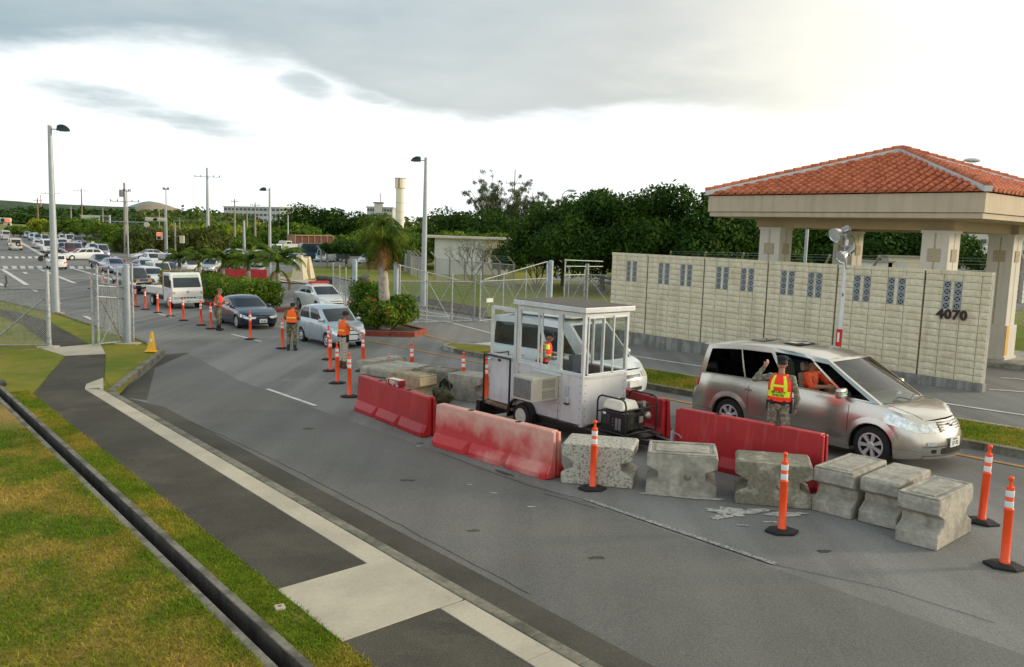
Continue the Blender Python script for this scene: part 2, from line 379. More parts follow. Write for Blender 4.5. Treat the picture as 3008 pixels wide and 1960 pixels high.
red_faded = mat('faded_red_plastic', (.52, .030, .034), .5, col2=(.66, .34, .28), scale=1.3, c2lo=.40, c2hi=.66, var=.06, bump=.06, bscale=9)
_nt = red_faded.node_tree; _m = [n for n in _nt.nodes if n.type == 'MIX'][0]; _tc = [n for n in _nt.nodes if n.type == 'TEX_COORD'][0]; _s = _nt.nodes.new('ShaderNodeSeparateXYZ'); _nt.links.new(_tc.outputs['Object'], _s.inputs[0])
_r = _nt.nodes.new('ShaderNodeMapRange'); _nt.links.new(_s.outputs[2], _r.inputs[0]); _r.inputs[1].default_value = .3; _r.inputs[2].default_value = .80; _r.inputs[3].default_value = -.35; _r.inputs[4].default_value = .75
_a = _nt.nodes.new('ShaderNodeMath'); _a.use_clamp = True; _nt.links.new(_m.inputs[0].links[0].from_socket, _a.inputs[0]); _nt.links.new(_r.outputs[0], _a.inputs[1]); _nt.links.new(_a.outputs[0], _m.inputs[0])  # bleached towards the top by years of sun
conc = mat('weathered_concrete', (.40, .38, .325), .92, col2=(.22, .21, .18), scale=2.6, var=.18, bump=.7, bscale=22, c2lo=.42, c2hi=.66)
conc_spot = mat('mould_spotted_concrete', (.46, .45, .39), .92, col2=(.17, .17, .14), scale=30, var=.3, bump=.9, bscale=30, c2lo=.50, c2hi=.62, detail=10)
conc_dark = mat('lichen_dark_concrete', (.19, .18, .135), .92, col2=(.36, .34, .28), scale=3.2, var=.3, bump=.9, bscale=26, c2lo=.52, c2hi=.66, detail=8)
black_hole = mat('black_socket', (.006, .006, .006), .9)
block_m = mat('split_face_block', (.74, .67, .49), .92, col2=(.66, .58, .41), scale=2.0, var=.10, bump=.6, bscale=22, coord='World')
mortar_m = mat('grey_mortar', (.34, .35, .335), .95, var=.15)
vent_m = mat('grey_vent_block', (.30, .33, .35), .85, var=.12)
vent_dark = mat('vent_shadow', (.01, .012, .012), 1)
joint_m = mat('brown_joint_sealant', (.17, .10, .05), .8, col2=(.03, .03, .02), scale=1.4, coord='World')
foot_m = mat('wall_footing_concrete', (.31, .31, .29), .9, col2=(.21, .21, .19), scale=3, coord='World', bump=.2)
black_m = mat('black_paint', (.010, .010, .011), .4)
dark_num = mat('dark_brown_numeral', (.035, .012, .010), .6)
tile_m = mat('terracotta_tile', (.56, .175, .085), .75, col2=(.40, .105, .048), scale=3.0, var=.18, coord='World')
pan_m = mat('terracotta_pan', (.36, .085, .03), .8, var=.25, coord='World')
plaster_w = mat('white_ridge_plaster', (.60, .62, .62), .85, var=.1)
fascia_m = mat('tan_fascia', (.50, .415, .30), .8, var=.06, scale=1.5, coord='World')
soffit_m = mat('ochre_soffit', (.44, .34, .20), .85, var=.06)
column_m = mat('cream_column', (.60, .575, .50), .8, var=.04, scale=1.5)
relief_m = mat('stone_relief', (.44, .38, .27), .95, col2=(.34, .29, .20), scale=22, bump=1.0, bscale=30)
yellow_m = mat('yellow_guard_strip', (.62, .33, .03), .6)
booth_m = mat('painted_booth_panel', (.60, .615, .64), .45, col2=(.52, .53, .55), scale=1.3, var=.03)
booth_dirty = mat('dirty_booth_panel', (.58, .585, .60), .5, col2=(.40, .34, .31), scale=1.7, c2lo=.55, c2hi=.75, var=.03)
booth_fr = mat('booth_aluminium_frame', (.62, .655, .67), .35, .25)
booth_roof = mat('booth_roof_felt', (.11, .095, .08), .9, var=.15)
glass = glassmat('clear_glass', (.93, .95, .94)); tint_glass = glassmat('tinted_glass', (.055, .07, .08)); wind_glass = glassmat('windscreen_glass', (.70, .80, .76))
win_dark = mat('dark_car_glass', (.008, .012, .015), .04, spec=.45, var=.3, scale=2)
win_blue = mat('blue_car_glass', (.018, .032, .046), .04, spec=.5, var=.5, scale=1.5)
chrome = mat('chrome', (.80, .82, .84), .12, .95)
lamp_clear = mat('headlamp_lens', (.68, .74, .78), .08, .5, var=.35, scale=14)
lamp_red = mat('tail_lamp', (.48, .015, .012), .15, var=.3, scale=12)
lamp_amber = mat('amber_lamp', (.75, .28, .02), .2)
plate_w = mat('white_number_plate', (.72, .74, .72), .5); plate_y = mat('yellow_number_plate', (.75, .55, .05), .5)
ink_green = mat('plate_ink', (.02, .08, .05), .6)
seat_m = mat('tan_seat_fabric', (.25, .21, .15), .9); dark_int = mat('dark_interior', (.02, .02, .021), .8); grey_int = mat('grey_interior', (.13, .13, .12), .8)
def paint(name, col, metal=0.0, rough=.32): return mat(name, col, rough, metal, var=.03, scale=1.0, coat=.7)
P_white = paint('white_car_paint', (.72, .73, .72)); P_silver = paint('silver_car_paint', (.50, .52, .54), .55); P_hero = paint('champagne_silver_paint', (.54, .52, .475), .86, .24)
P_ltblue = paint('pale_blue_silver_paint', (.42, .50, .57), .35); P_navy = paint('navy_car_paint', (.008, .018, .045), .1, .22)
P_black = paint('black_car_paint', (.012, .013, .016)); P_violet = paint('violet_grey_paint', (.36, .36, .50), .4); P_red = paint('dark_red_paint', (.16, .015, .02), .2)
P_cream = paint('cream_car_paint', (.62, .60, .50)); P_blue = paint('blue_car_paint', (.05, .10, .24), .3); P_purple = paint('aubergine_paint', (.045, .018, .045), .3)
P_grey = paint('grey_car_paint', (.20, .22, .24), .4); P_bus = paint('dark_teal_bus_paint', (.02, .045, .055), .1)
leaf_dark = leafmat('dark_tree_leaf', (.022, .062, .008), (.058, .115, .014), .5, .5)
leaf_mid = leafmat('mid_green_leaf', (.075, .150, .016), (.18, .25, .03), .6, .4)
leaf_yel = leafmat('yellow_green_leaf', (.17, .24, .02), (.42, .42, .04), .5, .35)
leaf_far = leafmat('far_forest_leaf', (.060, .105, .022), (.15, .19, .04), .08, .4)
leaf_hedge = leafmat('hedge_leaf', (.085, .16, .016), (.19, .27, .03), 1.2, .45)
leaf_palm = leafmat('palm_leaf', (.055, .115, .012), (.16, .20, .025), 1.5, .35)
leaf_palm_dry = leafmat('dry_palm_leaf', (.30, .16, .05), (.16, .09, .03), 1.5, .35)
leaf_feather = leafmat('feathery_leaf', (.075, .11, .035), (.12, .15, .06), .8, .4)
reed_m = leafmat('reed_leaf', (.12, .14, .03), (.05, .085, .015), .15, .4)
grass_bl = leafmat('grass_blade', (.14, .22, .012), (.42, .32, .05), .55, .4, .3)
bark = mat('grey_brown_bark', (.12, .095, .07), .95, var=.3, scale=8, bump=.6)
palm_bark = mat('pale_palm_bark', (.40, .37, .32), .9, col2=(.26, .21, .16), scale=5, bump=.6, bscale=14)
brick_m = mat('red_planter_block', (.26, .065, .04), .9, var=.25, scale=5, bump=.3)
flower_red = mat('red_flower', (.55, .02, .015), .6); flower_pink = mat('pink_flower', (.85, .40, .42), .6)
soil_m = mat('dark_soil', (.05, .035, .02), .95, var=.3)
skin = mat('skin', (.42, .22, .145), .55, var=.05); skin2 = mat('skin_tanned', (.30, .155, .10), .55, var=.05)
camo_abu = mat('grey_green_camouflage', (.145, .145, .105), .9, col2=(.27, .26, .20), scale=16, var=.35, c2lo=.46, c2hi=.54, detail=2)
camo_bdu = mat('woodland_camouflage', (.075, .095, .045), .9, col2=(.24, .19, .12), scale=9, var=.6, c2lo=.49, c2hi=.53, detail=2)
khaki = mat('beige_uniform', (.50, .43, .36), .9, var=.06, scale=6, bump=.2, bscale=12)
khaki_shirt = mat('pale_khaki_shirt', (.46, .40, .35), .9, var=.06, scale=6, bump=.2, bscale=12)
vest_or = mat('orange_vest', (1.0, .13, .012), .75, var=.08, scale=9, bump=.2, bscale=14); vest_red = mat('red_orange_vest', (1.0, .045, .02), .75, var=.08, scale=9)
hi_yel = mat('hi_vis_yellow', (.70, .95, .03), .6, var=.05); vest_stripe = mat('reflective_vest_stripe', (.90, .62, .10), .5)
boot_m = mat('black_boot', (.012, .012, .012), .5); boot_br = mat('brown_boot', (.10, .05, .025), .7); hair_m = mat('dark_hair', (.015, .011, .01), .7)
beret_m = mat('black_beret', (.012, .013, .020), .9); shirt_or = mat('orange_shirt', (.62, .07, .018), .8)
stone_cream = mat('cream_render_stone', (.55, .49, .36), .85, var=.06, scale=2); rubble_m = mat('dark_rubble_stone', (.09, .09, .085), .95, var=.4, scale=3, bump=1, bscale=6)
bld_white = mat('white_render_wall', (.60, .63, .62), .85, col2=(.52, .54, .52), scale=.8, var=.04); bld_cream = mat('cream_render_wall', (.62, .56, .42), .85, var=.05)
bld_far = mat('far_pale_wall', (.52, .54, .52), .9, var=.05, scale=.2); bld_far2 = mat('far_cream_wall', (.78, .75, .62), .9, var=.05, scale=.2)
win_far = mat('far_window', (.06, .075, .08), .3); roof_red = mat('rust_red_roof', (.25, .09, .07), .8)
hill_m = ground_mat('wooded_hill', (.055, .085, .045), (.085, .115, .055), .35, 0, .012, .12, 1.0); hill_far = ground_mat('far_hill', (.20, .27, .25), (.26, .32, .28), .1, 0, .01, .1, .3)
hill_brown = ground_mat('bare_hill', (.27, .22, .16), (.33, .27, .20), .1, 0, .02, .2, .3)
yellow_cone = mat('yellow_cone_plastic', (.80, .42, .015), .5, var=.1); container_m = mat('brown_truck_body', (.11, .035, .02), .8, var=.2); beam_m = mat('tan_truck_frame', (.28, .19, .11), .8)
signal_m = mat('pale_signal_housing', (.55, .52, .42), .5); red_on = mat('lit_red_lamp', (1.0, .10, .03), .3, emit=1.6, var=.02); sign_m = mat('pale_sign_back', (.55, .55, .45), .6)
olive = mat('olive_webbing', (.045, .055, .022), .95, col2=(.09, .09, .045), scale=12, var=.3, bump=.8, bscale=20)
ac_m = mat('beige_metal_case', (.50, .48, .41), .6, var=.06); ac_fin = mat('grey_condenser_fins', (.16, .19, .21), .5, .4, var=.5, scale=60)
gen_white = mat('white_fuel_tank', (.70, .68, .60), .3); red_paint = mat('red_mast_paint', (.55, .01, .015), .4); white_post = mat('white_mast_paint', (.64, .67, .68), .4)
steel_br = mat('bright_steel', (.66, .67, .68), .25, .9); grey_motor = mat('grey_lamp_body', (.22, .24, .26), .4, .5)

def weather(mt, amt, col, sx=5.0, sz=.35, lo=.5, hi=.75):
    """vertical rain streaks and grime mixed over the base colour"""
    nt = mt.node_tree; L = nt.links.new; b = nt.nodes['Principled BSDF']; src = b.inputs['Base Color'].links[0].from_socket
    g = nt.nodes.new('ShaderNodeNewGeometry'); mp = nt.nodes.new('ShaderNodeMapping'); L(g.outputs['Position'], mp.inputs[0]); mp.inputs['Scale'].default_value = (sx, sx, sz)
    n = nt.nodes.new('ShaderNodeTexNoise'); L(mp.outputs[0], n.inputs['Vector']); n.inputs['Scale'].default_value = 1; n.inputs['Detail'].default_value = 6
    r = nt.nodes.new('ShaderNodeMapRange'); L(n.outputs[0], r.inputs[0]); r.inputs[1].default_value = lo; r.inputs[2].default_value = hi; r.inputs[4].default_value = amt
    m = nt.nodes.new('ShaderNodeMix'); m.data_type = 'RGBA'; L(r.outputs[0], m.inputs[0]); L(src, m.inputs[6]); m.inputs[7].default_value = (*col, 1); L(m.outputs[2], b.inputs['Base Color'])
weather(block_m, .55, (.40, .36, .26)); weather(fascia_m, .45, (.33, .27, .20)); weather(column_m, .35, (.42, .39, .32)); weather(booth_m, .5, (.44, .42, .41), 9, .8); weather(booth_dirty, .45, (.42, .38, .36), 9, .8)
weather(foot_m, .7, (.14, .14, .12), 6, .6, .42, .6); weather(conc, .5, (.20, .19, .15), 7, 2.5, .5, .68); weather(red_pl, .12, (.62, .25, .22), 12, .8, .55, .7); weather(bld_white, .3, (.40, .40, .36), 1.5, .15); weather(drain_m, .6, (.16, .15, .12), 5, .5)
# ---------------------------------------------------------------- the setting: ground, roads, paths
QP = [-1.25 - 0.15 + 0.3*i/8 for i in range(9)]
def sheet_mesh(name, polys, dz):
    bm = bmesh.new()
    for poly in polys:
        vs = []
        for p in poly:
            x, y = XY(*p) if not isinstance(p, Vector) else (p.x, p.y)
            vs.append(bm.verts.new((x, y, 0)))
        bm.faces.new(vs)
    bmesh.ops.triangulate(bm, faces=bm.faces)
    no = Vector((0.02, -0.0105, 0)); L2 = no.length_squared
    for q in QP:
        co = no*(q/L2); bmesh.ops.bisect_plane(bm, geom=bm.verts[:]+bm.edges[:]+bm.faces[:], plane_co=co, plane_no=no.normalized())
    for v in bm.verts: v.co.z = gz(v.co.x, v.co.y) + dz
    bmesh.ops.recalc_face_normals(bm, faces=bm.faces)
    for f in bm.faces:
        if f.normal.z < 0: f.normal_flip()
    me = bpy.data.meshes.new(name); bm.to_mesh(me); bm.free(); return me
def sheet(name, polys, dz, m, parent=None, kind='structure'):
    if not isinstance(polys[0], list): polys = [polys]
    o = link(name, sheet_mesh(name, polys, dz), m, parent)
    if parent is None: o['kind'] = kind
    return o
def line_sn(pts, w):
    """quads of width w along a polyline of ground points (sn tuples or Vectors)"""
    P = [Vector((*XY(*p), 0)) if not isinstance(p, Vector) else Vector((p.x, p.y, 0)) for p in pts]; out_ = []
    for a, b in zip(P, P[1:]):
        d = (b-a).normalized(); r = Vector((d.y, -d.x, 0))*(w/2); out_.append([a-r, b-r, b+r, a+r])
    return out_
def sg(p): return SN(p.x, p.y)
def nl(base, s): return base + 0.0225*(s-6)
# far-reaching field below everything
sheet('ground', [[(-60, 5.6), (-60, 3000), (26, 3000), (26, 5.6)], [(26, 3000), (3000, 3000), (3000, -3000), (26, -3000)], [(-60, 3.98), (-60, 5.6), (26, 5.6), (26, 3.98)], [(-60, -3000), (-60, -70), (26, -70), (26, -3000)]], -0.04, field)
kerb_pts = [(474, 1042), (462, 1029), (395, 996), (272, 961), (172, 926), (130, 918), (0, 887), (-500, 800)]
KP = [G(*p) for p in kerb_pts]
far_edge = [(-900, 690), (0, 672), (110, 690), (165, 705), (250, 714), (345, 738), (480, 745), (600, 742), (800, 738), (1000, 741), (1180, 748), (1180, 772), (905, 785), (870, 799), (785, 813), (785, 818), (950, 846), (1192, 896), (1430, 935)]
road_poly = [XY(-15, 5.45), XY(22.1, 5.85), XY(28.9, 9.15)] + [(p.x, p.y) for p in KP] + [tuple(G(*p).xy) for p in far_edge] + [XY(22.6, 24.2), XY(13, 24.2), XY(13, 29.6), XY(-15, 29.6)]
road = sheet('road', [Vector((*p, 0)) for p in road_poly], 0.0, asphalt)
# gutter
sheet('gutter', [(-6, nl(5.33, -6)), (22.0, nl(5.33, 22)), (19.5, nl(5.90, 19.5)), (-6, nl(5.83, -6))], 0.006, asphalt_gut)
sheet('gutter', [(21.5, 5.75), (28.3, 9.1), (28.4, 9.9), (25.6, 7.9), (20.6, 6.15)], 0.006, asphalt_gut)
sheet('road_patch', [(-6, nl(5.80, -6)), (19.5, nl(5.85, 19.5)), (20.6, 6.12), (25.6, 7.85), (28.3, 9.8), (22, 9.0), (16, 8.85), (-6, 8.75)], .003, asphalt_patch)
# lawns (0.1 above the road)
lawn_o = sheet('lawn', [(-15, nl(2.95, -15)), (24.0, nl(2.95, 24.0)), (24.4, 3.3), (26.5, 3.9), (31.5, 5.2), (33.0, 4.0), (60, -8), (60, -70), (-15, -70)], 0.10, lawn)
sheet('verge', [(-6, nl(3.28, -6)), (24.4, nl(3.28, 24.4)), (25.0, 3.0), (31.4, 5.2), (31.2, 6.2), (29.0, 6.22), (22.4, nl(3.70, 22.4)), (-6, nl(3.70, -6))], 0.112, turf)
sheet('verge', [(21.9, 5.72), (28.5, 9.02), (31.4, 8.9), (31.6, 7.8), (28.7, 7.34), (23.85, 6.05)], 0.112, turf)
pathU = [G(*p, .1) for p in [(0, 909), (77, 924), (139, 943), (193, 973), (267, 1015)]]
pathL = [G(*p, .1) for p in [(0, 930), (56, 950), (139, 1010), (150, 1020)]]
sheet('verge', [Vector((p.x, p.y, 0)) for p in KP[1:7]] + [Vector((p.x, p.y, 0)) for p in pathU] + [G(300, 1015, .1), G(380, 1010, .1), G(465, 1032, .1)], 0.10, turf)
sheet('verge', [Vector((p.x, p.y, 0)) for p in pathL] + [G(90, 1030, .1), G(0, 1045, .1), G(-120, 1040, .1), G(-160, 940, .1)], 0.104, turf)
# footpath beyond the gate
sheet('footpath', [Vector((p.x, p.y, 0)) for p in pathU] + [Vector((p.x, p.y, 0)) for p in reversed(pathL)], 0.116, asphalt_walk)
def slab(mb, pts, top, dep):
    """prism that follows the slope; pts are (s, n)"""
    a = [W(s, n, top) for s, n in pts]; b = [p - Vector((0, 0, dep)) for p in a]; k = len(pts)
    return mb.add(a + b, [tuple(range(k)), tuple(range(2*k-1, k-1, -1))] + [(i, i+k, (i+1) % k + k, (i+1) % k) for i in range(k)])
sheet('verge', [(21.0, 5.05), (21.0, 4.4), (22.0, 3.95), (29.9, 5.9), (31.5, 5.6), (31.6, 8.9), (28.6, 8.95), (21.0, 5.60)], .100, turf)
# footpath near: asphalt sections, pale slabs, kerb stones
path = thing('footpath', None, None); path['kind'] = 'structure'
cuts = [-4, -1.2, 1.5, 4.1, 6.68, 8.18, 10.15, 13.1, 15.4, 17.9, 20.0, 22.35]
for a, b in zip(cuts, cuts[1:]):
    m_ = MB(); g = .006; mid = abs(a-6.68) < .01
    if mid: slab(m_, [(a+g, nl(3.70, a)), (b-g, nl(3.70, b)), (b-g+.04, nl(5.16, b)), (a+g+.02, nl(5.16, a))], .122, .1)
    else: slab(m_, [(a+g, nl(3.70, a)), (b-g, nl(3.70, b)), (b-g+.03, nl(4.83, b)), (a+g+.03, nl(4.83, a))], .118, .1)
    m_.build('paving_slab' if mid else 'path_section', concrete_walk if mid else asphalt_walk, path, bevel=.004)
m_ = MB(); slab(m_, [(22.37, nl(3.70, 22.37)+.03), (28.97, 6.24), (28.7, 7.32), (23.85, 6.03), (23.1, 5.4), (22.37, nl(4.83, 22.37))], .118, .1); m_.build('path_section', asphalt_walk, path)
m_ = MB(); slab(m_, [(29.0, 6.22), (31.3, 6.0), (31.6, 7.9), (28.73, 7.34)], .126, .1); m_.build('threshold_slab', concrete_walk, path)
scuts = [-4, -2.4, -.7, .9, 2.5, 4.0, 5.3, 6.68, 8.18, 10.1, 12.1, 13.9, 15.7, 17.5, 19.4, 20.9, 22.35]
for a, b in zip(scuts, scuts[1:]):
    if abs(a-6.68) < .01: continue
    m_ = MB(); slab(m_, [(a+.005, nl(4.84, a)), (b-.005, nl(4.84, b)), (b-.005, nl(5.16, b)), (a+.005, nl(5.16, a))], .124, .1); m_.build('paving_slab', concrete_walk, path, bevel=.004)
m_ = MB(); slab(m_, [(22.36, nl(4.84, 22.36)), (23.1, 5.42), (23.87, 6.02), (22.0, 5.55)], .124, .1); m_.build('paving_slab', concrete_walk, path)
def kerb_run(parent, pts, w, top, ln, m, base=-.12, gap=.008, side=1):
    """pts: ground Vectors or (s,n); kerb stones laid end to end, body on the given side"""
    P = [(W(*p) if not isinstance(p, Vector) else p) for p in pts]
    for a, b in zip(P, P[1:]):
        L = (b-a).length; k = max(1, round(L/ln)); d = (b-a)/k; u = d.normalized(); r = Vector((u.y, -u.x, 0))*w*side
        for i in range(k):
            p = a + d*i + u*gap/2; q = a + d*(i+1) - u*gap/2; mb = MB()
            bot = [p, q, q+r, p+r]; t_ = [v + Vector((0, 0, top)) for v in bot]; bb = [v + Vector((0, 0, base)) for v in bot]
            t_[0] = t_[0] + r*.12; t_[1] = t_[1] + r*.12
            mb.add(bb + t_, [(3, 2, 1, 0), (4, 5, 6, 7), (0, 1, 5, 4), (1, 2, 6, 5), (2, 3, 7, 6), (3, 0, 4, 7)]); mb.build('kerb_stone', m, parent, bevel=.012)
kerb = thing('kerb', None, None); kerb['kind'] = 'structure'
kerb_run(kerb, [(-3, nl(5.34, -3)), (21.5, nl(5.34, 21.5))], .17, .128, .66, kerb_m, side=-1)
kerb_run(kerb, [(21.6, 5.72), (28.4, 9.1)], .17, .17, 1.1, kerb_m, side=-1)
kerb_run(kerb, [Vector((p.x, p.y, gz(p.x, p.y))) for p in KP[:7]], .15, .15, 1.1, kerb_m, side=-1)
# open drain along the footpath
drain = thing('drain_channel', None, None); drain['kind'] = 'structure'
mb = MB(); nS = 40
def dr(s, n0, n1, z0, z1, mb_): slab(mb_, [(s[0], nl(n0, s[0])), (s[1], nl(n0, s[1])), (s[1], nl(n1, s[1])), (s[0], nl(n1, s[0]))], z1, z1-z0)
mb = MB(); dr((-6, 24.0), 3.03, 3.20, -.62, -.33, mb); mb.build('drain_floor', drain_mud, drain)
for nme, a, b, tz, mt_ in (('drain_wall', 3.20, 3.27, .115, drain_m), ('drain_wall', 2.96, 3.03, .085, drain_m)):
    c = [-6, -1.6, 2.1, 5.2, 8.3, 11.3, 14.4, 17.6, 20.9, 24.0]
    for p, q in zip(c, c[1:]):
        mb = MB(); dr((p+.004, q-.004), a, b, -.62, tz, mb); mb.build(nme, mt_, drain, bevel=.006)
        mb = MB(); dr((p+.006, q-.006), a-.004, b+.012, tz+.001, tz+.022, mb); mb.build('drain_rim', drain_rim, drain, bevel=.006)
mb = MB(); slab(mb, [(24.0, 2.5), (24.9, 2.7), (24.6, 3.85), (24.0, 3.8)], .20, .8); mb.build('drain_cover_slab', drain_m, drain, bevel=.02)
# median island
isl = [(24.6, 18.0), (24.5, 17.65), (24.1, 17.35), (23.2, 17.15), (21, 17.08)] + [(s, 17.12) for s in (15, 8, -10)]
isr = [(-10, 19.3), (8, 19.3), (16, 19.3), (21, 18.95), (23.6, 18.7), (24.3, 18.45), (24.6, 18.0)]
sheet('median_island', isl[:-1] + [(-10, 17.12)] + isr[:-1], .135, turf)
mk = thing('kerb', None, None); mk['kind'] = 'structure'
kerb_run(mk, isl[3:], .16, .15, 1.0, kerb_m, side=-1)
kerb_run(mk, isr[:4], .14, .15, 1.0, kerb_pale, side=-1)
kerb_run(mk, isr[3:] + isl[1:4], .18, .16, .5, kerb_pale, side=-1)
# lawn right of the exit road, up to the wall and beyond
ex = [G(*p) for p in [(1430, 935), (1192, 896), (950, 846), (785, 818), (785, 813), (835, 806), (870, 799), (905, 785)]]
sheet('lawn', [Vector((p.x, p.y, 0)) for p in ex] + [G(1180, 772), (90, 75), (60, 95), (20, 75), (14, 31), (14, 26), (22.6, 24.3)], .09, field)
kerb_run(mk, ex[:6], .16, .13, 1.2, kerb_m, side=1)
kwalk = [G(*p, .1) for p in [(1430, 925), (1300, 905), (1160, 870), (1165, 858), (1300, 885), (1430, 905)]]
sheet('footpath', [Vector((p.x, p.y, 0)) for p in kwalk], .105, asphalt_walk)
sheet('footpath', [G(*p, .1) for p in [(800, 825), (820, 812), (960, 828), (960, 838)]], .105, concrete_walk)
# gate islands by the pavilion, footpath and bank beyond
gi = thing('pavement', None, None); gi['kind'] = 'structure'
mb = MB(); slab(mb, [(-15, 29.75), (12.4, 29.75), (12.4, 33.5), (-15, 33.5)], .16, .2); mb.build('paving_slab', kerb_pale, gi, bevel=.01)
kerb_run(gi, [(-4, 29.6), (12.5, 29.6)], .15, .165, .9, kerb_pale, side=-1)
sheet('bank', [(-40, 36.2), (60, 36.2), (60, 120), (-40, 120)], .35, field)
mb = MB(); mb.add([W(-40, 33.52, .12), W(60, 33.52, .05), W(60, 36.22, .352), W(-40, 36.22, .352)], [(0, 1, 2, 3)]); mb.build('bank', field)['kind'] = 'structure'
sheet('road', [(-40, 52), (60, 52), (60, 58), (-40, 58)], .37, asphalt)
# markings
def marks(name, polys, m, dz=.012): return sheet(name, polys, dz, m)
marks('lane_marking', line_sn([(20.29, 9.05), (17.54, 9.02)], .11) + line_sn([(32.84, 13.14), (29.84, 13.09)], .12) + line_sn([(43.8, 13.7), (41.4, 13.6)], .12), paint_w)
marks('worn_marking', line_sn([(8.6, 8.92), (5.3, 8.92)], .09), paint_old)
marks('yellow_line', line_sn([(28.2, 16.55), (20.4, 16.42), (14, 16.4), (-12, 16.5)], .13) + line_sn([(29.1, 19.6), (24.9, 18.75)], .13) + line_sn([G(470, 852), G(487, 812)], .3), paint_y, .011)
marks('lane_marking', line_sn([(27.4, 22.5), (19.0, 21.68), (7.8, 21.53), (-10, 21.6)], .13) + line_sn([(24, 19.62), (8, 19.50), (-10, 19.5)], .14) + line_sn([G(2905, 1145), G(3040, 1155)], .13) + line_sn([G(2940, 1111), G(3040, 1118)], .13), paint_w)
marks('lane_marking', line_sn([G(840, 828), G(960, 852), G(1190, 905), G(1300, 925), G(1430, 946)], .14) + line_sn([G(1228, 925), G(1315, 932)], .3) + line_sn([G(1200, 932), G(1330, 950)], .14) + line_sn([G(1180, 952), G(1290, 948)], .14) + line_sn([G(1310, 945), G(1520, 1000)], .12), paint_w)
sheet('white_hatching', [G(*p) for p in [(1355, 1013), (1480, 1003), (1490, 1012), (1375, 1020)]], .012, paint_w)
far = line_sn([G(5, 791), G(79, 838)], .35) + line_sn([G(118, 792), G(220, 833)], .35) + line_sn([G(220, 791), G(346, 827)], .35) + line_sn([G(0, 833), G(8, 840)], .25) + line_sn([G(100, 852), G(108, 859)], .25) \
    + line_sn([G(248, 930), G(272, 941)], .2) + line_sn([G(161, 887), G(176, 894)], .2) + line_sn([G(53, 708), G(127, 751)], .6) + line_sn([G(165, 738), G(190, 757)], .4) + line_sn([G(2, 793), G(140, 794)], .35) \
    + line_sn([G(690, 800), G(724, 797)], .5) + line_sn([G(747, 800), G(782, 785), G(852, 782)], .5) + line_sn([G(70, 800), G(78, 805)], .3) + line_sn([G(860, 768), G(1020, 776)], .5)
for x in (7, 28, 48, 67, 87, 107, 124, 304, 321, 339): far.append([G(x-6, 754), G(x+5, 754), G(x+8, 760), G(x-3, 760)])
for x in (-10, 15, 41, 66, 90, 116, 211, 236, 258, 281, 305, 325): far.append([G(x-8, 782.5), G(x+7, 782.5), G(x+10, 790.5), G(x-5, 790.5)])
marks('crossing_marking', far, paint_w, .02)
def blob(px, py, a, b, seed, rot=0):
    r = random.Random(seed); c = G(px, py); n = 22; pts = []
    for k in range(n):
        t = 2*pi*k/n; q = .55 + .6*r.random(); X, Y = a*q*cos(t), b*q*sin(t); pts.append(Vector((c.x + X*cos(rot)-Y*sin(rot), c.y + X*sin(rot)+Y*cos(rot), 0)))
    return pts
marks('dust_stain', [blob(2150, 1504, .40, .20, 1, -.2), blob(2120, 1520, .22, .10, 9, .5), blob(2235, 1500, .24, .08, 2), blob(2010, 1460, .75, .09, 3, -.22), blob(2310, 1512, .42, .11, 4, .2), blob(2180, 1545, .10, .03, 5), blob(1450, 1450, .06, .03, 6), blob(1560, 1490, .08, .03, 7), blob(1380, 1425, .05, .03, 8), blob(1230, 1312, .05, .04, 12), blob(2260, 1535, .13, .03, 13)], white_dust, .010)
sheet('oil_stain', [blob(1200, 1412, .16, .07, 31), blob(1235, 1302, .08, .05, 32), blob(1390, 1560, .10, .05, 33), blob(1750, 1640, .12, .06, 34), blob(905, 1260, .14, .08, 35), blob(2420, 1620, .10, .05, 36), blob(1480, 1390, .3, .05, 37, -.9)], .0055, asphalt_gut)
crk = []
for pts in ([(1290, 1330), (1420, 1380), (1560, 1430), (1740, 1475), (1900, 1535), (2250, 1655), (2600, 1730), (3008, 1860)], [(1600, 1452), (1700, 1480), (1800, 1510)], [(560, 1240), (760, 1330), (980, 1440), (1300, 1610), (1600, 1770)], [(16, 810), (20, 830), (15, 838), (17, 850)]):
    P_ = [G(*p) for p in pts]; Q = []
    for a, b in zip(P_, P_[1:]):
        k = max(2, int((b-a).length/.25))
        for i in range(k): Q.append(a.lerp(b, i/k) + Vector((random.uniform(-.012, .012), random.uniform(-.012, .012), 0)))
    crk += line_sn(Q, .009 if pts[0][0] > 100 else .12)
sheet('road_crack', crk, .008, black_hole)
# ---------------------------------------------------------------- sandstone-coloured block wall with number 4070
wall = thing('block_wall', 'long cream split-face block wall with ten pairs of grey vents and number 4070', 'wall', tuple(W(15.4, 24.15)))
AXW = Matrix((ES, EN, Vector((0, 0, 1)))).transposed().to_4x4()     # local x = along s, y = n (behind)
wall.matrix_world = Matrix.Translation(Vector((*XY(0, 24.15), 0))) @ AXW
CH = .193; ZB = .24; BW = .49
secs = [(8.61, 10.34, 3.5), (10.38, 12.95, 5), (12.99, 15.37, 5), (15.41, 17.90, 5), (17.94, 20.47, 5), (20.51, 22.30, 3.5)]
variants = []
for k in range(6):
    r = random.Random(k); mb = MB()
    def fn(u, v):
        e = (0 < u < 1 and 0 < v < 1); return ((u-.5), (-.018 - r.uniform(0, .010)) if e else -.010, (v-.5))
    mb.grid(fn, 4, 3); mb.add([(-.5, -.01, -.5), (.5, -.01, -.5), (.5, -.01, .5), (-.5, -.01, .5), (-.5, .06, -.5), (.5, .06, -.5), (.5, .06, .5), (-.5, .06, .5)], [(0, 1, 5, 4), (1, 2, 6, 5), (2, 3, 7, 6), (3, 0, 4, 7)])
    me = mb.mesh('block'); me.materials.append(block_m); variants.append(me)
cells = []; vents = []
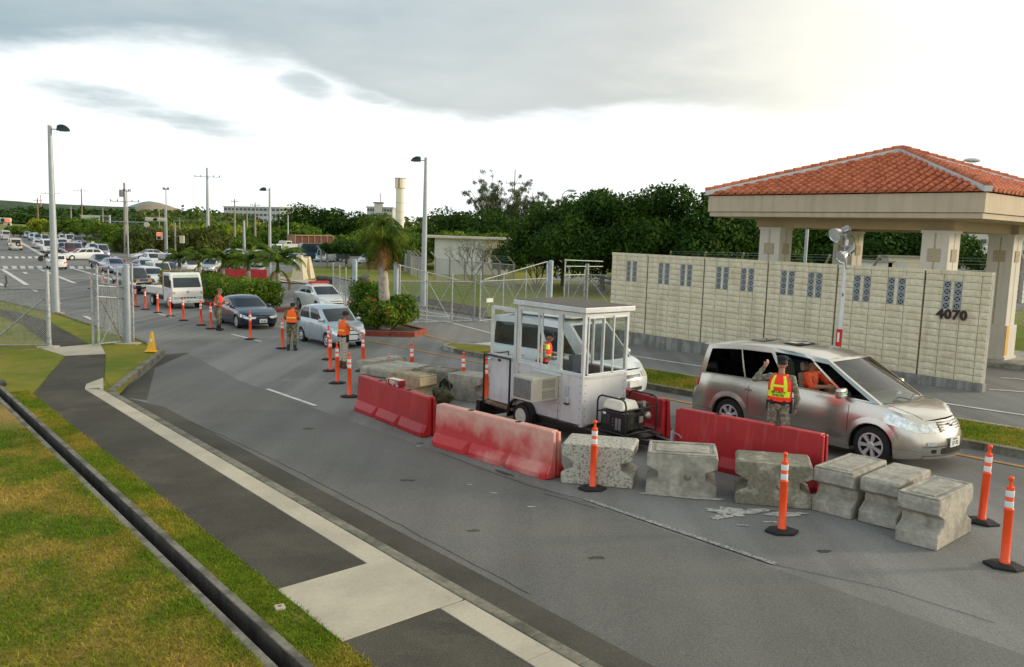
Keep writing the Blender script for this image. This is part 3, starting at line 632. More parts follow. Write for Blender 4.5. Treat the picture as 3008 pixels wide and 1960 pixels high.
for si, (a, b, nb_) in enumerate(secs):
    bw = (b-a)/nb_; edges = []
    if si == 0: edges = [b - bw*k for k in range(4)] + [a]
    elif si == 5: edges = [a + bw*k for k in range(4)] + [b]
    else: edges = [a + bw*k for k in range(int(nb_)+1)]
    edges = sorted(edges); vc = {0: [2], 5: [1]}.get(si, [1, 3])
    for c in range(len(edges)-1):
        x0, x1 = edges[c], edges[c+1]
        for r_ in range(15):
            top_row = 14 - r_
            if c in vc and 1 <= r_ - 0 and r_ in (1, 2, 3, 4):
                vents.append((x0, x1, ZB + CH*top_row)); continue
            cells.append((x0, x1, ZB + CH*top_row))
cells.sort(key=lambda c: c[0]); rest = []
for i, (x0, x1, z) in enumerate(cells):
    M = Matrix.Translation(((x0+x1)/2, -.06, z + CH/2)) @ Matrix.Diagonal((x1-x0-.016, 1, CH-.013, 1))
    if i < 300:
        o = bpy.data.objects.new('block', variants[i*7 % 6]); COL.objects.link(o); o.parent = wall; o.matrix_basis = M
    else: rest.append((M, variants[i*5 % 6]))
mb = MB()
for M, me in rest: mb.M = M; mb.add([v.co[:] for v in me.vertices], [tuple(p.vertices) for p in me.polygons])
mb.M = Matrix.Identity(4); o = mb.build('block', block_m, wall); o['kind'] = 'stuff'
mb = MB(); mb.add([(-.5, -.035, -.5), (.5, -.035, -.5), (.5, .15, -.5), (-.5, .15, -.5), (-.5, -.035, .5), (.5, -.035, .5), (.5, .15, .5), (-.5, .15, .5)], [(3, 2, 1, 0), (4, 5, 6, 7), (0, 1, 5, 4), (1, 2, 6, 5), (2, 3, 7, 6), (3, 0, 4, 7)])
capm = mb.mesh('cap_block'); capm.materials.append(block_m)
for a, b, nb_ in secs:
    k = math.ceil(nb_)
    for i in range(k):
        x0 = a + (b-a)*i/k; x1 = a + (b-a)*(i+1)/k; o = bpy.data.objects.new('cap_block', capm); COL.objects.link(o); o.parent = wall
        o.matrix_basis = Matrix.Translation(((x0+x1)/2, -.06, ZB + 15*CH + .05)) @ Matrix.Diagonal((x1-x0-.01, 1, .10, 1))
mb = MB()
for a, b, _ in secs: mb.box(((a+b)/2, .04, (ZB+15*CH+.09)/2), (b-a-.004, .16, ZB+15*CH+.09-.02))
mb.build('mortar_bed', mortar_m, wall)
# vent blocks: grey frame with a cross
def ventmesh():
    w, h_, t = .20, .175, .025; mb = MB(); y0, y1 = -.066, -.035
    for c, d in (((0, 0, h_/2-t/2), (w, y1-y0, t)), ((0, 0, -h_/2+t/2), (w, y1-y0, t)), ((-w/2+t/2, 0, 0), (t, y1-y0, h_-2*t)), ((w/2-t/2, 0, 0), (t, y1-y0, h_-2*t))):
        mb.box((c[0], (y0+y1)/2, c[2]), d)
    mb.beam((-w/2+t, -.054, -h_/2+t), (w/2-t, -.054, h_/2-t), .022, .022, (0, 1, 0)); mb.beam((-w/2+t, -.056, h_/2-t), (w/2-t, -.056, -h_/2+t), .022, .022, (0, 1, 0))
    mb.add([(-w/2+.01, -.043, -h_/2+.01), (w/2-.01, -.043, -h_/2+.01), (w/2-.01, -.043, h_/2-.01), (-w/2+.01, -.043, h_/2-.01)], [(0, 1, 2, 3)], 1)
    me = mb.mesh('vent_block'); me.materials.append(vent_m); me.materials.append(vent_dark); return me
vm_ = ventmesh()
for x0, x1, z in vents:
    for k in (0, 1):
        cx = x0 + .105 if k == 0 else x1 - .105
        o = bpy.data.objects.new('vent_block', vm_); COL.objects.link(o); o.parent = wall; o.matrix_basis = Matrix.Translation((cx, 0, z + CH/2)) @ Matrix.Diagonal((1, 1, 1.09, 1))
mb = MB()
for x0, x1, z in vents: mb.box(((x0+x1)/2, -.055, z + CH/2), (x1-x0-.42, .04, CH-.008))
mb.build('vent_mullion', block_m, wall)
mb = MB()
for (a, b, _), (c, d, _2) in zip(secs, secs[1:]): mb.box(((b+c)/2, -.02, ZB + 7.6*CH), (.03, .06, 15.2*CH))
mb.build('movement_joint', joint_m, wall)
mb = MB(); pts = [(8.5, 22.42)]
mb.prism([(8.57, -.30), (22.36, -.60), (22.36, ZB-.004), (8.57, ZB-.004)], -.13, .14); mb.build('footing', foot_m, wall, bevel=.01)
def text(name, body, size, mt_, parent, M, ext=.002, sx=1.0, bold=0.0):
    cu = bpy.data.curves.new(name, 'FONT'); cu.body = body; cu.size = size; cu.extrude = ext; cu.align_x = 'CENTER'; cu.align_y = 'CENTER'; cu.resolution_u = 3; cu.offset = bold
    t = bpy.data.objects.new(name, cu); COL.objects.link(t); bpy.context.view_layer.update()
    me = bpy.data.meshes.new_from_object(t.evaluated_get(bpy.context.evaluated_depsgraph_get())); bpy.data.objects.remove(t); bpy.data.curves.remove(cu)
    me.name = name; me.materials.clear(); me.materials.append(mt_)
    o = bpy.data.objects.new(name, me); COL.objects.link(o); o.parent = parent; o.matrix_basis = M @ Matrix.Diagonal((sx, 1, 1, 1))
    if parent is not None: KIDS.setdefault(parent.name, []).append(o)
    return o
def face_M(p, right, up):
    r = Vector(right).normalized(); u = Vector(up).normalized(); M = Matrix((r, u, r.cross(u))).transposed().to_4x4(); M.translation = Vector(p); return M
for i, ch in enumerate('4070'):
    text('numeral', ch, .36, dark_num, wall, face_M((9.85 - i*.205, -.115, 2.02), (-1, 0, 0), (0, 0, 1)), .018, 1.05, .012)
# ---------------------------------------------------------------- pavilion with hipped tile roof
PS, PN, PL = 9.04, 24.24, 9.0; ZF0, ZF1, ZA = 4.66, 5.36, 6.98
pav = thing('gate_pavilion', 'open gate pavilion with red barrel-tile hipped roof, tan fascia and square cream columns', 'pavilion')
pav.matrix_world = Matrix.Translation(Vector((*XY(PS, PN), 0))) @ AXW        # local x: along s 0..9, y: n 0..9
mb = MB(); ov = 0.0
mb.box((PL/2, PL/2, (ZF0+.16+ZF1)/2), (PL, PL, ZF1-ZF0-.16)); mb.build('fascia', fascia_m, pav, bevel=.012)
mb = MB(); mb.box((PL/2, PL/2, ZF0+.075), (PL-.10, PL-.10, .15)); mb.build('fascia_moulding', fascia_m, pav, bevel=.01)
mb = MB()
for yy in (1.46, 6.46): mb.box((PL/2, yy, ZF0-.16), (6.6, .5, .32))
for xx in (1.66, 7.2): mb.box((xx, PL/2-.4, ZF0-.161), (.5, 5.5, .316))
mb.build('roof_beam', soffit_m, pav)
mb = MB(); mb.box((PL/2, PL/2, ZF0-.01), (PL-.5, PL-.5, .02)); mb.build('soffit', soffit_m, pav)
for cx, cy in ((1.66, 1.46), (7.16, 1.46), (1.66, 6.46), (7.16, 6.46)):
    gzz = gz(*XY(PS+cx, PN+cy)); mb = MB(); a = .78
    mb.box((cx, cy, (ZF0-.32+gzz+1.3)/2), (a, a, ZF0-.32-gzz-1.3)); col = mb.build('column', column_m, pav, bevel=.01)
    mb = MB()
    for ang in range(4):
        C, S = round(cos(ang*pi/2)), round(sin(ang*pi/2)); hh = ZF0-.32-gzz-1.34
        mb.box((cx + C*(a/2-.003), cy + S*(a/2-.003), gzz+1.32+hh/2), (.05 if S else .012, .05 if C else .012, hh))
    mb.build('column_groove', relief_m, col)
    for ang in range(4):
        C, S = round(cos(ang*pi/2)), round(sin(ang*pi/2)); mb = MB(); zc = 3.62
        mb.box((cx + C*(a/2+.012), cy + S*(a/2+.012), zc), (.37 if S else .03, .37 if C else .03, .37)); mb.build('relief_panel', relief_m, col, bevel=.008)
        mb = MB(); rr = .13; pts = []
    mb = MB(); mb.box((cx, cy, gzz+.72), (a+.14, a+.14, 1.16)); pl = mb.build('column_plinth', column_m, pav, bevel=.012)
    mb = MB(); mb.box((cx, cy, gzz+.13), (a+.24, a+.24, .26)); mb.build('plinth_base', column_m, pav, bevel=.01)
    mb = MB(); mb.box((cx-(a+.14)/2-.004, cy-(a+.14)/2+.12, gzz+.80), (.014, .24, .98)); mb.build('guard_strip', yellow_m, pl)
    mb = MB(); mb.box((cx, cy, ZF0-.36), (a+.06, a+.06, .08)); mb.build('column_cap', column_m, pav)
# roof
th = atan2(ZA-ZF1, PL/2); SL = sqrt((ZA-ZF1)**2 + (PL/2)**2); z0 = ZF1 + .03
cpt = (PL/2, PL/2, ZA+.03); cor = [(-.08, -.08, z0), (PL+.08, -.08, z0), (PL+.08, PL+.08, z0), (-.08, PL+.08, z0)]
mb = MB(); mb.add(cor + [cpt], [(0, 1, 4), (1, 2, 4), (2, 3, 4), (3, 0, 4), (3, 2, 1, 0)]); mb.build('roof_pan', pan_m, pav)
mb = MB(); n_ = 6; r0, r1, tl = .098, .078, .30
vs = []
for y, r in ((-.02, r0), (tl, r1)):
    for k in range(n_+1): a = pi*k/n_; vs.append((-r*cos(a), y, r*sin(a)*.95 + (.032 if y < 0 else .002)))
vs += [(-r0, -.02, 0), (r0, -.02, 0)]
fs = [(k, k+1, n_+1+k+1, n_+1+k) for k in range(n_)] + [tuple(range(n_, -1, -1)) + (2*n_+2, 2*n_+3)]
mb.add(vs, fs); tmesh = mb.mesh('roof_tile'); tmesh.materials.append(tile_m); tmesh.polygons.foreach_set('use_smooth', [True]*n_ + [False])
rows = 17; cols = 30; bw = (PL+.12)/cols
faces4 = []
for fi, (o_, ax, iny) in enumerate((((0, 0), Vector((1, 0, 0)), Vector((0, 1, 0))), ((0, PL), Vector((0, -1, 0)), Vector((1, 0, 0))), ((PL, 0), Vector((0, 1, 0)), Vector((-1, 0, 0))), ((PL, PL), Vector((-1, 0, 0)), Vector((0, -1, 0))))):
    L_ = []
    up = (iny*cos(th) + Vector((0, 0, sin(th)))); nn = ax.cross(up)
    for r_ in range(rows):
        d = r_*SL/rows; half = (PL/2)*(1-(d+.14)/SL)
        for c in range(cols):
            u = (c+.5)*bw - .06
            if abs(u-PL/2) > half - .02: continue
            p = Vector((o_[0], o_[1], z0+.012)) + ax*u + up*d - iny*.07
            M = Matrix((ax, up, nn)).transposed().to_4x4(); M.translation = p; L_.append(M)
    faces4.append(L_)
allt = faces4[0] + faces4[1]
for M in allt[:300]:
    o = bpy.data.objects.new('roof_tile', tmesh); COL.objects.link(o); o.parent = pav; o.matrix_basis = M
mb = MB()
for M in allt[300:] + faces4[2] + faces4[3]:
    mb.M = M; mb.add([v.co[:] for v in tmesh.vertices], [tuple(p.vertices) for p in tmesh.polygons])
mb.M = Matrix.Identity(4); o = mb.build('roof_tile', tile_m, pav, smooth=60); o['kind'] = 'stuff'
for c in cor:
    a = Vector(c) + Vector((0, 0, .06)); b = Vector(cpt) + Vector((0, 0, .07)); d = (b-a).normalized(); mb = MB()
    mb.beam(a, b, .20, .15); mb.build('ridge_plaster', plaster_w, pav)
    k = int((b-a).length/.30)
    for i in range(k):
        p = a + (b-a)*(i/k); q = a + (b-a)*((i+1)/k); mb = MB()
        mb.tube([p + Vector((0, 0, .10)), q + Vector((0, 0, .085))], [.105, .085], 8); mb.build('ridge_tile', tile_m, pav, smooth=50)
# ---------------------------------------------------------------- red plastic barriers
def barrier_mesh(L=3.0, H=.80, detail=True):
    """water-filled barrier: body with slanted sides, foot with scalloped notches, tongue-and-groove ends, two fill holes"""
    mb = MB(); hw = L/2
    prof = [(-.235, 0), (.235, 0), (.235, .09), (.140, .245), (.085, H-.02), (.070, H), (-.070, H), (-.085, H-.02), (-.140, .245), (-.235, .09)]
    secs_ = [-hw, -hw+.03]
    def foot(x):
        for c in (-L/6, L/6):
            if abs(x-c) < .02: return .60
            if abs(x-c) < .05: return .62
        return 1.0
    xs = sorted(set([-hw, -hw+.06, hw-.06, hw] + [c+d for c in (-L/6, L/6) for d in (-.13, -.045, .045, .06)] + [-L/2+.5, 0, L/2-.5]))
    vs = []; fs = []; n = len(prof)
    for x in xs:
        k = foot(x); e = .93 if abs(x) > hw-.01 else 1
        for y, z in prof:
            yy = y*(k if z < .2 else 1)*e; vs.append((x, yy, z if z > 0 else 0))
    for i in range(len(xs)-1):
        for j in range(n): j2 = (j+1) % n; fs.append((i*n+j, (i+1)*n+j, (i+1)*n+j2, i*n+j2))
    fs += [tuple(range(n)), tuple(range(len(xs)*n-1, (len(xs)-1)*n-1, -1))]; mb.add(vs, fs)
    return mb
def red_barrier(p, q, label, m=None, H=.80, group='red plastic barriers along the lane'):
    """p, q: ground positions of the two ends (centre line)"""
    m = m or red_pl; p = Vector(p); q = Vector(q); L = (q-p).length; c = (p+q)/2
    t = thing('plastic_barrier', label, 'barrier', group=group, M=frame((c.x, c.y, gz(c.x, c.y)), q-p))
    mb = barrier_mesh(L, H); mb.build('barrier_body', m, t, bevel=.008)
    for x, nm in ((L/2, 'end_tongue'), (-L/2, 'end_tongue')):      # raised halves either side of the end groove
        sgn = 1 if x > 0 else -1
        for sd_ in (-1, 1):
            mb = MB(); mb.prism([(sd_*.028, .02), (sd_*.20, .02), (sd_*.20, .10), (sd_*.125, .24), (sd_*.085, H-.02), (sd_*.028, H-.02)], x - sgn*.01, x + sgn*.055, plane='yz'); mb.build('end_flange', m, t, bevel=.01)
        mb = MB(); mb.box((x + sgn*.004, 0, H*.52), (.008, .05, H*.9)); mb.build('end_groove', black_hole if False else m, t)
    for x in (-L*.21, L*.21):
        mb = MB(); mb.lathe([(.056, H+.001), (.056, H+.007)], 16, c=(x, 0, 0)); mb.build('fill_hole', black_hole, t)
    return t
def sp(a, b): return Vector((*XY(a, b), 0))
def along(pl, pr, off):
    """barrier whose near foot edge runs from pl to pr (photo sight points)"""
    a, b = G(*pl), G(*pr); d = (b-a).normalized(); r = Vector((-d.y, d.x, 0)) * off
    return a + r, b + r
a, b = along((1040, 1206), (1236, 1286), .225); red_barrier(a, b, 'deep red plastic barrier with a snack carton lying on its top')
a, b = along((1270, 1310), (1600, 1411), .225); red_barrier(a, b, 'sun-bleached red plastic barrier with a whitish top in front of the booth trailer', red_faded)
a, b = along((1975, 1352), (2388, 1452), .225); red_barrier(a, b, 'red plastic barrier right in front of the saluting guard and the silver minivan', H=.94)
a, b = G(1850, 1262), G(1935, 1292); red_barrier(a - (b-a)*.5 + Vector((.15, .12, 0)), b + Vector((.12, .12, 0)), 'red plastic barrier half hidden behind the generator')
red_barrier(G(660, 824), G(782, 826), 'red plastic barrier lying across the exit road behind the palm hedge', H=1.05)
red_barrier(G(326, 792), G(366, 800), 'red barrier seen through the left gate beside the dark queue cars', H=1.2)
red_barrier(G(553, 805), G(571, 806), 'small red barrier end beside the white mini truck behind the hedge', H=1.1)
# ---------------------------------------------------------------- concrete barrier blocks (I-shaped)
def conc_block(c, ang, w, d, h, label, m, top='plain', seed=0, group='short concrete barrier blocks', taper=1.0):
    t = thing('concrete_block', label, 'concrete block', group=group, M=frame((c[0], c[1], gz(c[0], c[1])), (cos(ang), sin(ang))))
    r = random.Random(seed); k = w/2; j = lambda a: a + r.uniform(-.008, .008)
    P_ = [(-k, .005), (k, .005), (k, h*.27), (k*.68, h*.42), (k*.68, h*.58), (k, h*.70), (k, h-.035), (k-.03, h), (-k+.03, h), (-k, h-.035), (-k, h*.70), (-k*.68, h*.58), (-k*.68, h*.42), (-k, h*.27)]
    P_ = [(j(x), j(z) if z > .01 else z) for x, z in P_]; mb = MB()
    # body in two slices so the faces can be uneven
    n = len(P_); ys = [-d/2, -d/2+.02, -d/6, d/6, d/2-.02, d/2]; vs = []; fs = []
    for y in ys:
        e = .975 if abs(y) > d/2-.01 else 1.0
        for x, z in P_: vs.append((x*e + r.uniform(-.004, .004), y + r.uniform(-.003, .003), max(.002, z*(.992 if e < 1 else 1) + r.uniform(-.003, .003))))
    for i in range(len(ys)-1):
        for q in range(n): q2 = (q+1) % n; fs.append((i*n+q, i*n+q2, (i+1)*n+q2, (i+1)*n+q))
    fs += [tuple(range(n-1, -1, -1)), tuple((len(ys)-1)*n+q for q in range(n))]; mb.add(vs, fs); mb.build('block_body', m, t, bevel=.012)
    if top == 'panel':
        mb = MB(); mb.box((0, 0, h+.006), (w*.78, d*.58, .022), taper=.97); mb.build('raised_top_panel', m, t, bevel=.012)
        mb = MB()
        for yy in (-1, 1): mb.box((0, yy*d*.435, h+.006), (w*.97, d*.085, .026))
        for xx in (-1, 1): mb.box((xx*w*.465, 0, h+.0055), (w*.045, d*.77, .025))
        mb.build('top_lip', m, t, bevel=.01)
    if top == 'hook' or seed == 3:
        mb = MB(); mb.tube([(.05, -d/2-.0, h*.50), (.06, -d/2-.05, h*.46), (.09, -d/2-.06, h*.43), (.13, -d/2-.05, h*.46), (.13, -d/2, h*.50)], .009, 6); mb.build('lifting_hook', galv_rust, t, smooth=True)
    return t
conc_block((1.53, 13.42), atan2(-.30, 1.13), 1.16, .78, .66, 'pale mould-spotted concrete block behind the orange post, next to the faded red barrier', conc_spot, seed=1)
conc_block((2.78, 12.96), atan2(-.21, 1.05), 1.08, .84, .655, 'concrete block with recessed top panel, second from the left in the front row', conc, 'panel', seed=3)
conc_block((4.07, 12.45), atan2(-.27, 1.05), 1.10, .74, .66, 'dark rough concrete block with two small hooks, third in the front row', conc_dark, 'hook', seed=5)
def q_block(px, dz, h, label, m, top, seed, grp='concrete blocks behind the booth door'):
    P_ = [G(x, y, dz) for x, y in px]; c = (P_[0]+P_[1]+P_[2]+P_[3])/4; u = ((P_[1]-P_[0]) + (P_[2]-P_[3]))/2; v = ((P_[3]-P_[0]) + (P_[2]-P_[1]))/2
    if u.length >= v.length: conc_block(c.xy, atan2(u.y, u.x), u.length, v.length*.97, h, label, m, top, seed, group=grp)
    else: conc_block(c.xy, atan2(v.y, v.x), v.length, u.length*.97, h, label, m, top, seed, group=grp)
q_block([(2396, 1368), (2506, 1400), (2611, 1356), (2499, 1333)], .66, .66, 'first of three staggered concrete blocks, nearest the minivan wheel', conc, 'panel', 7, 'short concrete barrier blocks')
q_block([(2529, 1396), (2647, 1427), (2741, 1377), (2628, 1358)], .66, .66, 'plain-topped concrete block in the middle of the staggered three', conc, 'plain', 9, 'short concrete barrier blocks')
q_block([(2639, 1446), (2764, 1471), (2871, 1427), (2741, 1396)], .67, .67, 'nearest concrete block with stained right end, beside the two right-hand orange posts', conc, 'panel', 11, 'short concrete barrier blocks')
q_block([(1057, 1060), (1077, 1067), (1190, 1050), (1166, 1043)], .65, .65, 'farthest low concrete block with a striped can on top', conc, 'panel', 21)
q_block([(1077, 1071), (1139, 1095), (1255, 1074), (1193, 1057)], .65, .64, 'wide pale concrete block behind the snack carton barrier', conc, 'plain', 22)
q_block([(1141, 1093), (1237, 1111), (1284, 1099), (1188, 1086)], .72, .71, 'brown-edged concrete block standing highest in the rear group', mat('ochre_stained_concrete', (.34, .29, .20), .92, col2=(.24, .20, .13), scale=2.5, var=.2, bump=.7, bscale=22), 'panel', 23)
q_block([(1216, 1083), (1318, 1095), (1357, 1084), (1255, 1074)], .65, .645, 'dark-sided concrete block above the camouflage bag', conc_dark, 'panel', 24)
q_block([(1320, 1096), (1419, 1108), (1452, 1096), (1359, 1085)], .65, .64, 'pale concrete block next to the open booth door', conc, 'plain', 25)
# ---------------------------------------------------------------- orange delineator posts
def delineator():
    t = thing('delineator_post', None, 'traffic post')
    mb = MB(); pts = [(.23*sx, .0) for sx in (-1, 1)]
    hexa = [(-.235, 0), (-.12, -.155), (.12, -.155), (.235, 0), (.12, .155), (-.12, .155)]
    vs = [(x, y, 0) for x, y in hexa] + [(x, y, .028) for x, y in hexa] + [(x*.62, y*.62, .052) for x, y in hexa]
    mb.add(vs, [(5, 4, 3, 2, 1, 0), (12, 13, 14, 15, 16, 17)] + [(i, (i+1) % 6, (i+1) % 6+6, i+6) for i in range(6)] + [(i+6, (i+1) % 6+6, (i+1) % 6+12, i+12) for i in range(6)])
    mb.build('rubber_base', rubber, t, bevel=.006)
    mb = MB(); mb.lathe([(.058, .045), (.058, .075), (.050, .085), (.051, .70), (.056, .705), (.056, .72), (.047, .728), (.046, .952), (.043, .985), (.022, .995), (.017, 1.045), (.020, 1.06), (.031, 1.07), (.033, 1.09), (.026, 1.108), (.008, 1.115)], 18); mb.build('post', orange_pl, t, smooth=50)
    for z0_, z1_ in ((.738, .815), (.868, .945)):
        mb = MB(); mb.lathe([(.0475, z0_), (.0482, z0_+.003), (.0482, z1_-.003), (.0475, z1_)], 18); mb.build('reflective_band', reflect_w, t, smooth=50)
    return t
D0 = delineator(); first = [True]
def put_del(p, label, rz=0.0, lean=0.0, sc=1.0, ld=0):
    p = Vector((p.x, p.y, gz(p.x, p.y)+.008)); M = frame(p, (cos(rz), sin(rz)))
    M = M @ Matrix.Rotation(lean, 4, (cos(ld), sin(ld), 0)) @ Matrix.Scale(sc, 4)
    g_ = 'orange delineator posts with white bands'
    if first[0]: D0.matrix_world = M; D0['label'] = label; D0['group'] = g_; first[0] = False
    else: dup(D0, M, label, g_)
put_del(G(2950, 1666), 'nearest orange post, at the right edge of the photo', -.5, 0, 1.02)
put_del(G(2882, 1536), 'orange post just behind the last staggered concrete block', -.7, .035, 1.02, 1.6)
put_del(G(2296, 1564), 'orange post in front of the dark rough concrete block', .0)
put_del(G(1740, 1438), 'orange post in front of the mould-spotted concrete block', .1, .02, 1, 1.6)
put_del(G(1027, 1167), 'orange post nearest the left end of the deep red barrier', .0, .0, 1, 0)
put_del(G(991, 1127), 'orange post second nearest to the deep red barrier', .3)
put_del(G(971, 1091), 'orange post just left of the guard in beige trousers', .1)
put_del(G(966, 1057), 'orange post by the front corner of the pale blue hatchback', .4)
put_del(G(1067, 1091), 'orange post right of the beige guard, by the farthest concrete block', .2)
put_del(G(1210, 1126), 'orange post showing above the wide pale concrete block')
put_del(G(1361, 1163), 'orange post showing above the pale block near the island nose')
put_del(G(1428, 1186), 'orange post half hidden behind the open booth door rail')
put_del(G(830, 1025), 'orange post beside the camouflaged guard with bowed head', .2)
put_del(G(736, 998), 'orange post in front of the dark coupe', .0)
put_del(G(620, 967), 'orange post directly behind the guard who faces the coupe', .2)
put_del(G(591, 956.5), 'orange post in front of the right headlamp of the flatbed truck')
put_del(G(539, 942.5), 'orange post in front of the left headlamp of the flatbed truck')
put_del(G(500, 930), 'orange post by the cab door of the flatbed truck')
put_del(G(464, 919.5), 'orange post beside the load bed of the flatbed truck')
put_del(G(428, 910), 'orange post below the right wheel of the aubergine off-roader')
put_del(G(399, 902), 'orange post below the left side of the aubergine off-roader')
for px, py, w_ in ((266, 849, 'leftmost orange post, seen just left of the folded gate leaves'), (302, 868, 'orange post seen through the left part of the gate mesh'), (342, 882, 'orange post seen through the gate mesh nearest the tall hinge post')): put_del(G(px, py), w_)
for px, py, w_ in ((304, 838, 'smaller orange post up the road, left of the pale red barrier'), (336, 828, 'small orange post right in front of the pale red barrier')): put_del(G(px, py), w_)
# yellow cone on the kerb corner
t = thing('traffic_cone', 'yellow traffic cone tilted on the kerb corner by the left gate', 'traffic cone', M=frame(G(445, 1033, .14), (1, .3)) @ Matrix.Rotation(.06, 4, 'Y'))
mb = MB(); mb.lathe([(.155, .02), (.045, .62), (.03, .66), (.004, .665)], 20); mb.build('cone_body', yellow_cone, t, smooth=50)
mb = MB(); mb.box((0, 0, .015), (.40, .40, .03)); mb.build('cone_base', yellow_cone, t, bevel=.02)
mb = MB(); mb.add([(.118*cos(a)-.001, .118*sin(a), z) if z < .4 else (.092*cos(a), .092*sin(a), z) for z in (.33, .43) for a in (-1.9, -1.6, -1.3)], [(0, 1, 4, 3), (1, 2, 5, 4)]); mb.build('cone_sticker', plate_w, t)
# ---------------------------------------------------------------- snack carton, can, marker stone
bdir = (G(1236, 1286) - G(1040, 1206)).normalized(); bm_ = (G(1040, 1206)*.48 + G(1236, 1286)*.52) + Vector((-bdir.y, bdir.x, 0))*.225
t = thing('snack_carton', 'red printed snack carton lying upside down on the deep red barrier', 'carton', M=frame(bm_ + Vector((-.02, .02, .803)), bdir) @ Matrix.Rotation(.12, 4, 'Z'))
carton_red = mat('carton_red_print', (.42, .01, .02), .45, col2=(.20, .01, .02), scale=6); carton_white = mat('white_card', (.72, .66, .60), .7)
mb = MB(); mb.box((.03, 0, .07), (.44, .16, .135)); mb.build('box_body', carton_red, t, bevel=.004)
mb = MB(); mb.box((.03, 0, .142), (.43, .15, .008)); mb.build('box_lid', carton_white, t)
text('lettering', 'Tulip', .15, carton_white, t, face_M((.05, -.0815, .072), (-1, 0, 0), (0, 0, -1)), .001, 1.1, .003)
t = thing('snack_pack', 'small yellow and white snack pack beside the red carton', 'snack pack', M=frame(bm_ + Vector((-.02, .02, .803)) - bdir*.31, bdir) @ Matrix.Rotation(-.2, 4, 'Z'))
mb = MB(); mb.box((0, 0, .05), (.13, .12, .10)); mb.build('pack_body', mat('yellow_foil', (.62, .50, .18), .35, col2=(.55, .50, .45), scale=18), t, bevel=.015)
mb = MB(); mb.box((.02, -.063, .05), (.05, .006, .09)); mb.build('pack_stripe', black_m, t)
can_p = G(1143, 1053, .66)
t = thing('striped_can', 'striped red and white drink can standing on the farthest block', 'can', loc=can_p)
mb = MB(); mb.lathe([(.028, 0), (.033, .006), (.033, .115), (.026, .125)], 14); mb.build('can_body', mat('can_white', (.70, .66, .64), .3), t, smooth=50)
for z in (.02, .085):
    mb = MB(); mb.lathe([(.0335, z), (.0338, z+.002), (.0338, z+.026), (.0335, z+.028)], 14); mb.build('can_band', lamp_red, t)
t = thing('marker_stone', 'small square white boundary marker set in the grass strip by the drain', 'marker stone', loc=G(822, 1791, .11))
mb = MB(); mb.box((0, 0, .015), (.10, .10, .05), .5); mb.build('stone', concrete_walk, t, bevel=.006); mb = MB(); mb.box((0, 0, .041), (.03, .03, .004), .5); mb.build('metal_pin', galv_rust, t)
# ---------------------------------------------------------------- camouflage bag
bc = G(1298, 1186); t = thing('military_bag', 'dark olive camouflage bag with webbing slumped against the concrete blocks', 'bag', M=frame(bc, (.75, -.6)))
r = random.Random(4); mb = MB()
mb.ball((0, .0, .19), (.34, .20, .20), 14, 9); o = mb.build('bag_body', olive, t, smooth=70)
for i in range(7):
    mb = MB(); mb.ball((r.uniform(-.36, .38), r.uniform(-.16, -.02), r.uniform(.10, .28)), (r.uniform(.09, .14), .09, r.uniform(.07, .12)), 10, 7); mb.build('pouch', olive, t, smooth=70, bevel=0)
mb = MB(); mb.tube([(-.14, .05, .30), (-.12, .08, .48), (.02, .10, .60), (.16, .08, .52), (.22, .04, .30)], .028, 6); mb.tube([(-.08, .0, .30), (-.04, .02, .45), (.06, .02, .44), (.09, 0, .28)], .018, 6); mb.build('strap', black_m, t, smooth=True)
# ---------------------------------------------------------------- guard booth on its trailer
BS, BN = 11.03, 11.25            # near corner of the cabin
bz = gz(*XY(BS, BN))
BM = Matrix.Translation(Vector((*XY(BS, BN), bz))) @ AXW   # local x: +s (to the left-away), y: +n (to the right-away)
bt = thing('guard_booth_trailer', 'small white windowed guard booth on a black single-axle trailer', 'guard booth', M=BM)
BW_, BD_ = 1.93, 1.24; Z0b, Zs, Zt = .36, 1.36, 2.57
def panel(name, boxes, m, bev=.004, par=bt):
    mb = MB()
    for c, d in boxes: mb.box(c, d)
    return mb.build(name, m, par, bevel=bev)
T = .045
# lower panels: left face (y=0), right face (x=0), rear face, far face
panel('wall_panel', [((.33, T/2, (Z0b+Zs)/2), (.66-.01, T, Zs-Z0b))], booth_dirty)
panel('wall_panel', [((1.30, T/2, (Z0b+Zs)/2), (1.26-.01, T, Zs-Z0b))], booth_dirty)
panel('wall_panel', [((T/2, BD_/2, (Z0b+Zs-.02)/2), (T, BD_-.09, Zs-Z0b-.02))], booth_m)
panel('wall_panel', [((BW_/2, BD_-T/2, (Z0b+Zs)/2), (BW_-.1, T, Zs-Z0b))], grey_int)
panel('wall_panel', [((BW_/2, BD_/2, Z0b+.02), (BW_, BD_, .04))], dark_int)
fr = []
for x in (.025, .655, 1.905): fr.append(((x, .022, (Z0b+Zt)/2 if x < .1 else (Zs+Zt)/2), (.07, .062, (Zt-Z0b) if x < .1 else (Zt-Zs))))
panel('corner_post', fr[:1], booth_fr); panel('window_frame', fr[1:2], booth_fr); panel('corner_post', fr[2:], booth_fr)
panel('corner_post', [((.03, BD_-.03, (Z0b+Zt)/2), (.065, .065, Zt-Z0b))], booth_fr); panel('corner_post', [((BW_-.03, BD_-.03, (Z0b+Zt)/2), (.065, .065, Zt-Z0b))], booth_fr)
